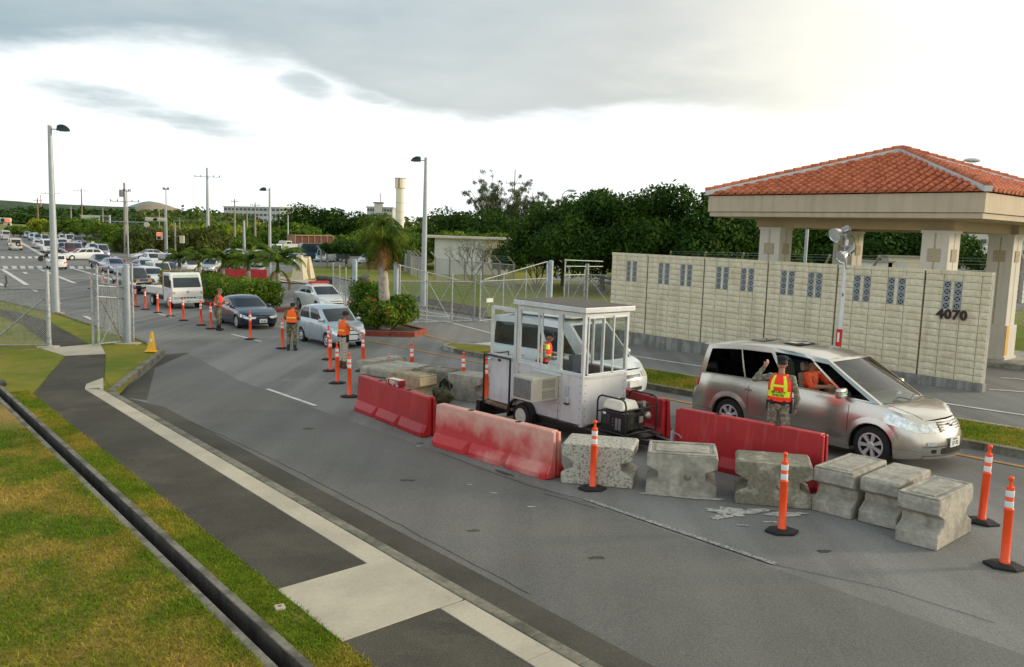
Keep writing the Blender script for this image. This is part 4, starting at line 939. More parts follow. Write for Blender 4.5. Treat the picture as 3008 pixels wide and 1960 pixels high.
# head and sill rails
for q_ in (((BW_/2, .015, Zs), (BW_, .055, .06)), ((BW_/2, .015, Zt-.05), (BW_, .055, .07)), ((.015, BD_/2, Zs-.04), (.055, BD_-.06, .06)), ((.015, BD_/2, Zt-.05), (.055, BD_-.06, .07))): panel('window_rail', [q_], booth_fr)
panel('window_frame', [((BW_/2, BD_-.02, Zs), (BW_, .05, .06)), ((BW_/2, BD_-.02, Zt-.05), (BW_, .05, .07)), ((.95, BD_-.02, (Zs+Zt)/2), (.05, .05, Zt-Zs))], booth_fr)
# sliding window on the left face: two sashes
for x0_, x1_, yo in ((.70, 1.28, -.008), (1.20, 1.87, .012)):
    w_ = panel('sash', [((x, yo, (Zs+Zt)/2), (.035, .03, Zt-Zs-.12)) for x in (x0_, x1_)] + [((x0_/2+x1_/2, yo, z), (x1_-x0_, .03, .04)) for z in (Zs+.06, Zt-.10)], booth_fr)
    if x0_ > 1: mb = MB(); mb.box(((x0_+x1_)/2, yo, (Zs+Zt)/2), (x1_-x0_-.03, .006, Zt-Zs-.16)); mb.build('pane', glass, w_)
mb = MB(); mb.box((.345, .018, (Zs+Zt)/2), (.54, .006, Zt-Zs-.14)); mb.build('window_pane', glass, bt)
# right face windows
for y0_, y1_, xo in ((.10, .52, -.006), (.50, .82, .012), (.80, 1.18, -.006)):
    w_ = panel('sash', [((xo, y, (Zs+Zt)/2-.02), (.028, .03, Zt-Zs-.10)) for y in (y0_, y1_)] + [((xo, (y0_+y1_)/2, z), (.028, y1_-y0_, .035)) for z in (Zs+.01, Zt-.10)], booth_fr)
    mb = MB(); mb.box((xo, (y0_+y1_)/2, (Zs+Zt)/2-.02), (.006, y1_-y0_-.02, Zt-Zs-.14)); mb.build('pane', glass, w_)
for x0_, x1_ in ((.08, .92), (.98, 1.85)):
    mb = MB(); mb.box(((x0_+x1_)/2, BD_-.02, (Zs+Zt)/2), (x1_-x0_, .006, Zt-Zs-.14)); mb.build('window_pane', glass, bt)
# roof
panel('roof', [((BW_/2, BD_/2, Zt+.05), (BW_+.16, BD_+.16, .10))], booth_fr, .008)
panel('roof_felt', [((BW_/2, BD_/2, Zt+.103), (BW_+.10, BD_+.10, .012))], booth_roof, .003)
# open door, hinged at the far left corner and swung out along the face
dr_ = panel('door', [((2.36, -.005, .94), (.78, .04, .96))], booth_m)
dfr = panel('door_frame', [((1.99, -.005, 1.45), (.07, .045, 2.02)), ((2.76, -.005, 1.45), (.07, .045, 2.02)), ((2.375, -.005, 2.44), (.74, .045, .07)), ((2.375, -.005, .46), (.74, .045, .06)), ((2.375, -.005, 1.43), (.74, .045, .05))], booth_fr)
mb = MB(); mb.box((2.375, -.005, 1.93), (.70, .006, .95)); mb.build('door_glass', glass, bt)
mb = MB(); mb.tube([(2.70, -.03, 1.33), (2.70, -.09, 1.33)], .018, 8); mb.ball((2.70, -.11, 1.33), .032, 10, 7); mb.build('door_knob', chrome, bt, smooth=True)
mb = MB(); mb.box((2.47, -.03, 1.33), (.10, .01, .05)); mb.build('door_latch_plate', black_m, bt)
mb = MB()
for x in (.05, .62, .70, 1.86):
    for k in range(7): mb.ball((x, -.012, .42+.15*k), (.011, .006, .011), 6, 4)
for y in (.07, 1.17):
    for k in range(7): mb.ball((-.012, y, .42+.15*k), (.006, .011, .011), 6, 4)
mb.build('rivets', galv_rust, bt)['kind'] = 'stuff'
# interior: desk and chair back
panel('desk', [((.22, BD_/2, 1.22), (.34, BD_-.14, .04))], grey_int); panel('chair_back', [((.95, .80, 1.36), (.12, .42, .45))], mat('blue_grey_chair', (.08, .10, .14), .9))
mb = MB(); mb.box((.2, .45, 1.27), (.18, .28, .03)); mb.build('notebook', carton_white, bt)
# socket with cable cover on the panel
mb = MB(); mb.box((.40, -.02, 1.02), (.07, .05, .20)); mb.box((.385, -.035, .84), (.13, .09, .13)); mb.build('power_socket', mat('grey_socket', (.42, .45, .48), .5), bt, bevel=.02)
mb = MB(); mb.lathe([(.055, .0), (.045, -.03)], 12, c=(.385, -.035, .775)); mb.build('socket_cap', black_m, bt)
# air conditioner through the wall
ac = panel('air_conditioner', [((.97, -.33, 1.03), (.60, .70, .47))], ac_m, .012)
mb = MB(); mb.box((.97, -.684, 1.03), (.50, .012, .38)); mb.build('condenser_grille', ac_fin, ac)
mb = MB()
for i in range(13): mb.box((.97-.24+i*.04, -.692, 1.03), (.006, .006, .38))
for i in range(9): mb.box((.97, -.692, .86+i*.042), (.50, .005, .005))
mb.build('grille_mesh', steel_br, ac)
for zc in (1.13, .92):
    mb = MB(); mb.box((.667, -.25, zc), (.008, .34, .17)); g_ = mb.build('side_louvre', mat('louvre_dark', (.10, .07, .04), .8), ac); mb = MB()
    for i in range(12): mb.box((.660, -.25-.16+i*.029, zc), (.006, .010, .17))
    for i in range(5): mb.box((.659, -.25, zc-.07+i*.035), (.005, .34, .008))
    mb.build('louvre_slats', ac_m, g_)
for q_ in (((.97, -.02, 1.29), (.78, .03, .05)), ((.97, -.25, .78), (.08, .45, .03))): panel('ac_bracket', [q_], booth_fr)
# trailer
tr = panel('trailer_deck', [((1.15, BD_/2, .30), (3.6, BD_-.05, .10))], black_m, .01)
panel('step_platform', [((2.40, .38, .36), (.95, .95, .05))], mat('rusty_tread_plate', (.22, .15, .10), .8, col2=(.12, .07, .04), scale=9, bump=.6), .004)
mb = MB()
for i in range(14): mb.box((2.02+i*.06, .40, .392), (.015, .80, .008))
mb.build('step_grating', galv_rust, bt)
mb = MB(); rl = .022
for x in (2.00, 2.86): mb.tube([(x, -.13, .30), (x, -.13, 1.44)], rl, 8)
mb.tube([(2.00, -.13, 1.42), (2.86, -.13, 1.42)], rl, 8); mb.tube([(2.86, -.13, 1.42), (2.86, .55, 1.42), (2.86, .55, 1.30)], rl*.8, 8); mb.build('handrail', black_m, bt, smooth=True)
mb = MB(); mb.lathe([(.10, -.11), (.255, -.10), (.27, -.06), (.27, .06), (.255, .10), (.10, .11)], 24, axis='y', c=(1.66, .02, .28)); wh = mb.build('wheel', tyre_m, bt, smooth=45)
mb = MB(); mb.lathe([(.165, -.120), (.155, -.095), (.09, -.085), (.05, -.12), (.02, -.13)], 20, axis='y', c=(1.66, .02, .28)); mb.build('rim', mat('dusty_white_rim', (.60, .57, .50), .5), wh, smooth=35)
mb = MB()
for k in range(8): a = 2*pi*k/8; mb.ball((1.66+.115*cos(a), -.085, .28+.115*sin(a)), (.022, .014, .022), 8, 5)
mb.build('rim_hole', black_hole, wh)
def fend(u, v): a = pi*(1.08 - u*1.16); return (1.66+.40*cos(a), -.14+.30*v, .29+.37*sin(a))
mb = MB(); mb.grid(fend, 12, 1); mb.grid(lambda u, v: (1.66+(.40-.035*v)*cos(pi*(1.08-u*1.16)), -.14, .29+(.37-.035*v)*sin(pi*(1.08-u*1.16))), 12, 1); mb.build('mudguard', black_m, bt, smooth=60)
mb = MB(); mb.box((2.95, .25, .22), (.12, .9, .36)); mb.box((3.0, .0, .12), (.5, .06, .12)); mb.build('mud_flap', black_m, bt)
mb = MB(); mb.beam((-.30, .15, .27), (-2.05, .72, .27), .09, .09); mb.beam((-.30, BD_-.15, .27), (-2.05, .72, .27), .09, .09); mb.box((-.62, BD_/2, .29), (.95, 1.0, .05)); mb.build('drawbar', black_m, bt)
mb = MB(); mb.tube([(-1.75, .56, .08), (-1.75, .56, .58)], .028, 10); mb.lathe([(.07, .02), (.07, .05)], 12, c=(-1.75, .56, 0)); mb.tube([(-1.75, .56, .56), (-1.83, .64, .52), (-1.95, .74, .36), (-2.05, .80, .36)], .012, 6); mb.build('jockey_stand', galv, bt, smooth=True)
mb = MB(); mb.ball((-2.12, .74, .28), (.09, .07, .06), 10, 6); mb.tube([(-2.1, .8, .30), (-2.28, .72, .24), (-2.32, .86, .26), (-2.1, .86, .30)], .02, 6); mb.build('coupling', black_m, bt, smooth=True)
# generator standing on the drawbar platform
gt = thing('generator', 'open-frame portable generator with white tank on the trailer drawbar', 'generator', M=BM @ Matrix.Translation((-.62, .60, .32)))
mb = MB()
for y in (-.44, .44):
    pts = [(-.36, y, .06), (-.36, y, .60), (-.33, y, .68), (-.26, y, .72), (.26, y, .72), (.33, y, .68), (.36, y, .60), (.36, y, .06)]
    mb.tube(pts + [pts[0]], .018, 8)
for x, z in ((-.36, .06), (.36, .06), (-.36, .52), (.36, .40)): mb.tube([(x, -.44, z), (x, .44, z)], .015, 6)
mb.build('tube_frame', black_m, gt, smooth=True)
mb = MB(); mb.box((.02, -.16, .56), (.52, .52, .17), taper=.80); mb.build('fuel_tank', gen_white, gt, bevel=.04, seg=3)
mb = MB(); mb.lathe([(.05, .64), (.05, .67), (.04, .68)], 14, c=(.02, -.12, 0)); mb.build('tank_cap', black_m, gt)
cp = panel('control_panel', [((-.02, -.36, .27), (.56, .16, .38))], black_m, .012, gt)
mb = MB(); mb.box((.12, -.444, .30), (.20, .006, .20)); mb.build('panel_plate', mat('dark_panel_face', (.03, .032, .035), .4), cp); mb = MB(); mb.box((.17, -.446, .40), (.08, .005, .04)); mb.build('panel_label', plate_w, cp)
mb = MB()
for zz in (.20, .26, .32): mb.lathe([(.014, 0), (.014, .012)], 10, axis='y', c=(-.06, -.455, zz))
for x in (-.14, -.22): mb.box((x, -.443, .24), (.06, .006, .22))
mb.build('socket', grey_motor, cp)
mb = MB(); mb.box((.03, .0, .24), (.44, .46, .34)); mb.lathe([(.16, -.16), (.17, 0), (.14, .14)], 18, axis='y', c=(.02, .30, .30)); mb.box((-.14, .24, .50), (.20, .24, .16)); mb.build('engine_block', mat('engine_black', (.02, .02, .02), .5, col2=(.07, .06, .05), scale=10), gt, bevel=.015)
mb = MB(); mb.ball((-.26, .30, .34), (.06, .08, .07), 10, 6); mb.tube([(-.24, .20, .52), (-.24, .2, .62)], .035, 10); mb.box((-.25, .12, .28), (.03, .10, .12)); mb.build('carburettor', mat('cast_alloy', (.45, .43, .38), .45, .6), gt, smooth=40)
# ---------------------------------------------------------------- light mast behind the minivan
mp = W(12.6, 20.4); mY = mp.y
top = AT(2469, 708, 0); pB = AT(2455, 1110, mY); pT = AT(2471, 704, mY)
mt_ = thing('light_mast', 'white telescopic mast with four worklights standing behind the silver minivan', 'floodlight', loc=(pB.x, pB.y, gz(pB.x, pB.y)))
zb = gz(pB.x, pB.y); hT = pT.z - zb
mb = MB(); mb.box((0, 0, .30), (.9, .9, .45)); mb.build('mast_trolley', white_post, mt_, bevel=.03)
mb = MB(); mb.box((0, 0, .95), (.125, .125, 1.3)); mb.build('mast_section', red_paint, mt_, bevel=.006)
mb = MB(); mb.box((-.045, -.055, 1.38), (.05, .03, .26)); mb.build('mast_label', plate_w, mt_)
zz = [1.58, hT*.66, hT]
mb = MB(); mb.box((0, 0, (1.58+zz[1])/2), (.105, .105, zz[1]-1.58)); mb.build('mast_section', white_post, mt_, bevel=.005)
mb = MB(); mb.box((0, 0, (zz[1]+zz[2])/2), (.078, .078, zz[2]-zz[1])); mb.build('mast_section', white_post, mt_, bevel=.004)
mb = MB(); mb.box((-.01, -.055, zz[1]-.12), (.03, .008, .09)); mb.build('latch', black_m, mt_)
def lamp(c, d, sc_=1.0):
    c = Vector(c); d = Vector(d).normalized(); q = d.to_track_quat('Z', 'Y').to_matrix().to_4x4(); M = Matrix.Translation(c) @ q @ Matrix.Scale(sc_, 4)
    mb = MB(); mb.M = M; mb.lathe([(.075, -.30), (.085, -.28), (.085, -.06), (.07, -.02), (.045, -.31)], 16); l = mb.build('lamp_housing', grey_motor, mt_, smooth=40)
    mb = MB(); mb.M = M
    pr = [(.075, -.03), (.11, .03), (.155, .12), (.19, .22), (.197, .225), (.18, .21), (.145, .12), (.10, .035), (.04, .01)]
    mb.lathe(pr, 22); mb.build('reflector', steel_br, l, smooth=40)
    mb = MB(); mb.M = M; mb.lathe([(.186, .205), (.186, .209)], 22); mb.build('lamp_glass', lamp_lens, l)
    mb = MB(); mb.M = M; mb.tube([(.10, 0, -.10), (.12, 0, -.02), (.10, 0, -.22)], .012, 6); mb.lathe([(.045, 0), (.045, .02)], 14, axis='y', c=(0, -.10, -.08)); mb.build('lamp_bracket', steel_br, l)
zt = hT
lamp((-.22, -.05, zt+.20), (-.85, -.40, -.40)); lamp((-.12, .12, zt+.16), (-.80, .1, -.50), .9)
lamp((-.05, -.12, zt-.36), (-.75, -.25, -.55), .95); lamp((.06, .10, zt-.42), (-.5, .5, -.65), .85)
mb = MB(); mb.beam((0, 0, zt), (-.14, -.02, zt+.16), .06, .06); mb.box((0, 0, zt-.18), (.22, .22, .05)); mb.build('lamp_yoke', grey_motor, mt_)
mb = MB(); mb.tube([(.05, .0, zt+.05), (.12, -.02, zt+.12), (.20, -.02, zt+.02), (.24, -.02, zt-.16)], .008, 5); mb.tube([(.05, 0, zt-.1), (.08, -.06, zt-.3), (-.02, -.06, zt-.55), (.03, -.05, zt-.8)], .008, 5); mb.build('cable', black_m, mt_)
# cable stay box
# ---------------------------------------------------------------- fences and gates
def chain(mb, a, b, h0, h1, step, r=.004, mi=0):
    """chain-link wires woven between ground points a, b, from height h0 to h1"""
    a = Vector(a); b = Vector(b); L = (b-a).xy.length; u = (b-a)/L; H = h1-h0; k = int((L+H)/step)
    for i in range(k+1):
        for dgn in (0, 1):
            x0 = i*step - (H if dgn == 0 else 0); y0 = 0.0; x1 = x0 + H; y1 = H
            if dgn == 1: x0, x1 = i*step, i*step - H
            # clip to [0, L]
            def clip(xa, ya, xb, yb):
                if abs(xb-xa) < 1e-9: return None
                ts = sorted([(0-xa)/(xb-xa), (L-xa)/(xb-xa)]); t0, t1 = max(0, ts[0]), min(1, ts[1])
                if t1 - t0 < .01: return None
                return (xa+(xb-xa)*t0, ya+(yb-ya)*t0, xa+(xb-xa)*t1, ya+(yb-ya)*t1)
            c = clip(x0, y0, x1, y1)
            if not c: continue
            p = a + u*c[0] + Vector((0, 0, h0+c[1])); q = a + u*c[2] + Vector((0, 0, h0+c[3])); d = (q-p).normalized()
            s1 = d.cross(Vector((-u.y, u.x, 0))).normalized()*r; s2 = Vector((-u.y, u.x, 0))*r
            off = s2*(1 if dgn else -1)*.8
            mb.add([p+s1+off, p-s1*.5+s2+off, p-s1*.5-s2+off, q+s1+off, q-s1*.5+s2+off, q-s1*.5-s2+off], [(0, 1, 4, 3), (1, 2, 5, 4), (2, 0, 3, 5)])
def post(par, p, h, r, m=galv, name='post', z0=-.05, cap=True):
    mb = MB(); p = Vector(p); mb.tube([p + Vector((0, 0, z0)), p + Vector((0, 0, h))], r, 12)
    if cap: mb.ball((p.x, p.y, p.z+h), (r*1.05, r*1.05, r*.5), 10, 6)
    return mb.build(name, m, par, smooth=45)
def rod(par, a, b, r, name='rail', m=galv): mb = MB(); mb.tube([a, b], r, 8); return mb.build(name, m, par, smooth=45)
Z = lambda p, h: Vector((p.x, p.y, p.z+h))
# fence at the left edge
gp = G(145, 1022, .1); dirl = (G(-60, 1022, .1) - gp).normalized(); g0 = gp + dirl*4.2
ft = thing('chain_link_fence', 'chain-link fence panel with grey end post at the left edge of the photo', 'fence')
post(ft, gp, 2.62, .075, galv, 'end_post'); rod(ft, Z(gp, 2.02), Z(g0, 1.98), .028); rod(ft, Z(gp, .10), Z(g0, .08), .024); rod(ft, Z(gp, 1.78), Z(gp + dirl*1.95, .12), .024, 'brace')
post(ft, g0, 2.3, .05, galv, 'post'); mb = MB(); chain(mb, gp, g0, .10, 2.0, .07, .0045); o = mb.build('chain_link_mesh', galv, ft, fix=False); o['kind'] = 'stuff'
mb = MB(); mb.box((gp.x-.02, gp.y-.02, gp.z+.02), (.62, .34, .10)); mb.build('post_footing', concrete_walk, ft, bevel=.01)
# left gate: two leaves folded open
def leaf(t, a, b, h, uprights, rails, braces, step=.08, mid=None):
    d = b - a
    for k, hh in uprights: post(t, a + d*k, hh, .032 if 0 < k < 1 else .04, galv, 'upright')
    for (k0, z0_, k1, z1_) in rails: rod(t, Z(a + d*k0, z0_), Z(a + d*k1, z1_), .028)
    for (k0, z0_, k1, z1_, rust) in braces: rod(t, Z(a + d*k0, z0_), Z(a + d*k1, z1_), .012, 'brace', galv_rust if rust else galv)
    mb = MB(); chain(mb, a, b, .06, h, step, .0042); o = mb.build('chain_link_mesh', galv, t, fix=False); o['kind'] = 'stuff'
gl = thing('steel_gate', 'left steel gate leaf folded open beside the footpath, with tall grey hinge post', 'gate')
a, b = G(290, 1017, .1), G(368, 1010, .1)
leaf(gl, a, b, 2.1, [(0, 2.78), (1, 2.72)], [(0, 2.10, 1, 2.0), (0, .08, 1, .08), (0, 1.72, 1, 1.62)], [(.1, .1, .95, 1.6, 0), (.9, .1, .1, 1.6, 1)])
hp = G(377, 1011, .1); post(gl, hp, 2.80, .105, mat('big_grey_post', (.36, .40, .44), .5, .3), 'hinge_post'); post(gl, G(392, 1006, .05), 2.85, .042, galv, 'upright'); post(gl, G(275, 1017, .1), 2.50, .05, galv, 'upright')
mb = MB(); mb.box((hp.x, hp.y, hp.z+.0), (.75, .42, .10)); mb.build('post_footing', concrete_walk, gl, bevel=.01)
rod(gl, Z(a, 2.74), Z(G(322, 1005, .1), 2.72), .02)
g2 = thing('steel_gate', 'second left gate leaf folded behind the first, with crossed braces', 'gate')
a, b = G(303, 975, .1), G(365, 995, .1)
leaf(g2, a, b, 1.9, [(0, 2.2), (.33, 2.5), (.75, 2.5), (1, 2.6)], [(0, 1.95, 1, 1.95), (0, .08, 1, .08), (0, 2.3, 1, 2.3)], [(.02, .1, .33, 1.9, 1), (.33, 1.9, .6, .1, 1), (.4, .1, .72, 1.9, 0), (.72, 1.9, .98, .1, 0)])
# right double gate across the exit lanes
gr = thing('steel_gate', 'left leaf of the closed chain-link double gate with falling top stay', 'gate', group='exit road double gate leaves')
a, b = G(1172, 952), G(1393, 946); hb = 1.95
leaf(gr, a, b, 1.93, [(0, 2.75), (.355, 2.40), (.69, 2.42), (1, 2.45)], [(0, 1.98, 1, 1.94), (0, .06, 1, .06), (0, 2.72, .78, 2.0)],
     [(.02, 1.9, .33, .1, 0), (.33, 1.9, .02, .1, 0), (.38, 1.9, .67, .1, 0), (.67, 1.9, .38, .1, 0), (.71, 1.9, .98, .1, 1), (.98, 1.9, .71, .1, 1)], .10)
post(gr, G(1162, 952), 2.80, .12, mat('gate_post_grey', (.38, .43, .46), .5, .25), 'hinge_post')
gr = thing('steel_gate', 'right leaf of the closed double gate with a small grey plate on its mesh', 'gate', group='exit road double gate leaves')
a, b = G(1408, 946), G(1602, 930)
leaf(gr, a, b, 1.93, [(0, 2.40), (.33, 2.40), (.67, 2.42), (1, 2.85)], [(0, 1.95, 1, 1.98), (0, .06, 1, .06), (.05, 2.02, 1, 2.85)],
     [(.02, 1.9, .31, .1, 0), (.31, 1.9, .02, .1, 0), (.36, 1.9, .65, .1, 0), (.65, 1.9, .36, .1, 0), (.69, 1.9, .98, .1, 0), (.98, 1.9, .69, .1, 0)], .10)
post(gr, G(1613, 928), 2.85, .13, mat('gate_post_blue_grey', (.36, .42, .50), .5, .25), 'hinge_post')
pm = a.lerp(b, .14); mb = MB(); mb.box((pm.x, pm.y-.03, pm.z+1.02), (.44, .02, .20), atan2((b-a).y, (b-a).x)); mb.build('gate_plate', booth_fr, gr)
pg = thing('steel_gate', 'narrow pedestrian gate beneath the big tree, right of the double gate', 'gate')
a, b = G(1655, 912), G(1716, 908)
leaf(pg, a, b, 1.9, [(0, 2.9), (.2, 2.3), (.95, 2.3), (1, 2.6)], [(0, 2.0, 1, 2.0), (0, .06, 1, .06)], [(.2, .1, .9, 1.9, 0)], .10)
rod(pg, Z(a, 2.85), Z(G(1765, 905), 2.75), .03); rod(pg, Z(a, 2.5), Z(G(1765, 905), 2.45), .025)
ff = thing('chain_link_fence', 'short chain-link fence between the pedestrian gate and the block wall', 'fence')
a, b = G(1722, 908), G(1795, 912); post(ff, a, 2.6, .06); post(ff, b, 2.4, .05); rod(ff, Z(a, 2.0), Z(b, 2.0), .025); rod(ff, Z(a, 1.9), Z(b, .2), .02, 'brace'); mb = MB(); chain(mb, a, b, .05, 2.0, .11, .0045); o = mb.build('chain_link_mesh', galv, ff, fix=False); o['kind'] = 'stuff'
# gate leaf by the planter, opened along the lane
g3 = thing('steel_gate', 'open gate leaf with four uprights beside the pink-flowered bush, in front of the police car', 'gate')
hp = G(1041, 935); a = G(978, 905); b = hp
leaf(g3, a, b, 1.75, [(0, 2.55), (.33, 2.5), (.62, 2.45), (.94, 2.75)], [(0, 1.8, 1, 1.85), (0, .06, 1, .06)], [(0, .1, .33, 1.7, 0), (.62, .1, .33, 1.7, 0)], .10)
post(g3, hp, 2.85, .125, mat('hinge_post_grey', (.33, .42, .47), .5, .25), 'hinge_post'); rod(g3, Z(a, 2.1), Z(b, 2.8), .02)
# perimeter fence with angled concrete posts
def perim(label, bases, h=2.3, step=.22, arm=(-.45, -.25), grp='perimeter fence runs', pw=.13, sag=.0):
    t = thing('perimeter_fence', label, 'fence', group=grp)
    for p in bases:
        mb = MB(); mb.beam(Z(p, -.1), Z(p, h), pw, pw); mb.beam(Z(p, h-.03), Z(p, h+.45) + Vector((*arm, 0)), pw*.7, pw*.7); mb.build('concrete_post', pole_conc, t)
    for a, b in zip(bases, bases[1:]):
        rod(t, Z(a, h-.15), Z(b, h-.15), .03); mb = MB(); chain(mb, a, b, .05, h-.15, step, .008); o = mb.build('chain_link_mesh', galv, t, fix=False); o['kind'] = 'stuff'
    mb = MB()
    for k in (.35, .7, 1.0):
        for a, b in zip(bases, bases[1:]): mb.tube([Z(a, h+.45*k) + Vector((arm[0]*k, arm[1]*k, 0)), Z(b, h+.45*k) + Vector((arm[0]*k, arm[1]*k, 0))], .006, 4)
    mb.build('barbed_wire', galv, t)
perim('perimeter fence with angled posts before the white utility building', [G(x, y) for x, y in ((1278, 826), (1320, 834), (1364, 842), (1416, 850), (1467, 860), (1507, 866))])
perim('perimeter fence running away to the left of the lamp pole', [G(x, y) for x, y in ((1242, 823), (1228, 819), (1216, 815), (1206, 810), (1196, 802), (1186, 796))], arm=(-.5, 0), step=.3)
perim('perimeter fence behind the big palm, beyond the lawn', [G(x, y) for x, y in ((1180, 795), (1120, 793), (1075, 790), (1020, 790), (960, 788), (942, 790))], arm=(-.5, 0), step=.3)
def ball2(x, y, z): return Vector((x, y, z))
def rear(n, s0, s1, k): return [Vector((*XY(s0 + (s1-s0)*i/k, n), gz(*XY(s0 + (s1-s0)*i/k, n))+.3)) for i in range(k+1)]
perim('perimeter fence with angled posts seen between the pavilion columns', rear(42.0, 34, 2, 12), h=2.6, arm=(.0, -.5), step=.22)
perim('thick-posted fence at the right edge behind the pavilion', [G(2992, 900, .2), G(3075, 880, .2)], h=2.9, arm=(-.35, -.2), step=.12, pw=.2)
# ---------------------------------------------------------------- vehicles
def interp(pts, x): return float(np.interp(x, [p[0] for p in pts], [p[1] for p in pts]))
class Car:
    """body shell lofted from side profile, plan taper and cross-section; +x is forward, origin on the ground"""
    def __init__(s, **k):
        d = dict(L=4.4, Wd=1.70, H=1.45, clr=.20, wr=.30, xf=1.35, xr=-1.30, deck=None, cowl=1.1, rt=.4, rr=-1.2, rb=-1.9, tumble=.80, bow=.16, fr=.20, rrd=.12,
                 wins=((.05, .47), (.50, .93)), arch=1.16, lean=.10, roofdrop=.05, belt=.97, v0=.10, v1=.90, ws=.90)
        d.update(k); s.__dict__.update(d)
        if s.deck is None: s.deck = [(-2.2, .86), (-2.0, .95), (1.1, .93), (2.1, .72), (2.2, .62)]
        s.deck = sorted(s.deck)
        s.T = [0, .13, .32, .52, .70, .82, .93, 1.0]; s.Y = [.90, .955, .985, 1.0, .995, .975, .955, .925]
    def ztop(s, x): return interp(s.deck, x)
    def close(s, x):
        e = s.L/2; return max(0, (abs(x)-(e-.55))/.55)
    def hw(s, x): c = s.close(x); return s.Wd/2*(1 - (s.fr if x > 0 else s.rrd)*c**2.2)
    def zlow(s, x):
        z = s.clr + .06*s.close(x)**2
        ra = s.wr*s.arch
        for w in (s.xf, s.xr):
            if abs(x-w) < ra: z = max(z, s.wr + sqrt(ra*ra-(x-w)**2)*.98)
        return z
    def bowx(s, x, w, z):
        c = s.close(x); sg_ = 1 if x > 0 else -1; zt_ = s.ztop(x)
        up = max(0, (z-.5)/(max(zt_, .6)-.45)); lean = s.lean if x > 0 else s.lean*.5
        return x + sg_*(c*c*s.bow*(1-min(1, abs(w))**2.2) - c*lean*up**1.6)
    def side(s, x, t, sg_=1):
        zt_ = s.ztop(x); z = s.clr + (zt_-s.clr)*t; z = max(z, min(zt_, s.zlow(x))); y = float(np.interp(t, s.T, s.Y))*s.hw(x)
        return Vector((s.bowx(x, 1, z), sg_*y, z))
    def cap(s, end, w, t):
        x = end*s.L/2; zt_ = s.ztop(x); z = s.clr+.06 + (zt_-s.clr-.06)*t; y = float(np.interp(t, s.T, s.Y))*s.hw(x)*w
        return Vector((s.bowx(x, w, z), y, z))
    def deckp(s, x, w):
        e = .925*s.hw(x); zt_ = s.ztop(x); return Vector((s.bowx(x, w, zt_), e*w, zt_ + s.crown*(1-w*w)))
    crown = .035
    def gh(s, u, v, sg_=1):
        xb = s.cowl + (s.rb-s.cowl)*u; xt = s.rt + (s.rr-s.rt)*u; x = xb + (xt-xb)*v
        zb = s.ztop(xb) - .02; zt_ = s.H - s.roofdrop*((2*u-1.0)**2) - .06
        yb = s.belt*.925*s.hw(xb)*(1-.10*(max(0, .12-u)/.12)**1.5 - .06*(max(0, u-.88)/.12)**1.5); yt = s.tumble*s.Wd/2*(1-.07*(max(0, .12-u)/.12)**1.5)
        return Vector((x, sg_*(yb + (yt-yb)*v + .02*sin(pi*v)), zb + (zt_-zb)*v))
    def wind(s, end, w, v):
        u = 0 if end > 0 else 1; a = s.gh(u, v, 1); b = .14*(1-w*w)*(1-.35*v) * end
        return Vector((a.x + b, a.y*w, a.z + (.02*(1-w*w) if v > .9 else 0)))
    def roof(s, u, w):
        a = s.gh(u, 1, 1); e = (.14*(1-w*w)*.65)*((1-u)**6 - u**6)
        h_ = .06*(1-abs(w)**3.0)*min(1, 4*min(u, 1-u)+.35)
        return Vector((a.x + e, a.y*w, a.z + h_))
    def patch(s, mb, fn, a, b, nu=3, nv=3, off=.006, mi=None, ref=None):
        """panel lying off a surface fn(p, q) for p in a, q in b"""
        vs = []; ref = ref or Vector((0, 0, .8)); e = 1e-3
        for i in range(nu+1):
            for j in range(nv+1):
                p = a[0] + (a[1]-a[0])*i/nu; q = b[0] + (b[1]-b[0])*j/nv; P0 = fn(p, q)
                sp_ = e if i < nu else -e; sq = e if j < nv else -e
                n = ((fn(p+sp_, q)-P0)*(1 if sp_ > 0 else -1)).cross((fn(p, q+sq)-P0)*(1 if sq > 0 else -1))
                n = n.normalized() if n.length > 1e-12 else Vector((0, 0, 1))
                if n.dot(P0-ref) < 0: n = -n
                vs.append(P0 + n*off)
        fs = [(i*(nv+1)+j, (i+1)*(nv+1)+j, (i+1)*(nv+1)+j+1, i*(nv+1)+j+1) for i in range(nu) for j in range(nv)]
        return mb.add(vs, fs, mi)
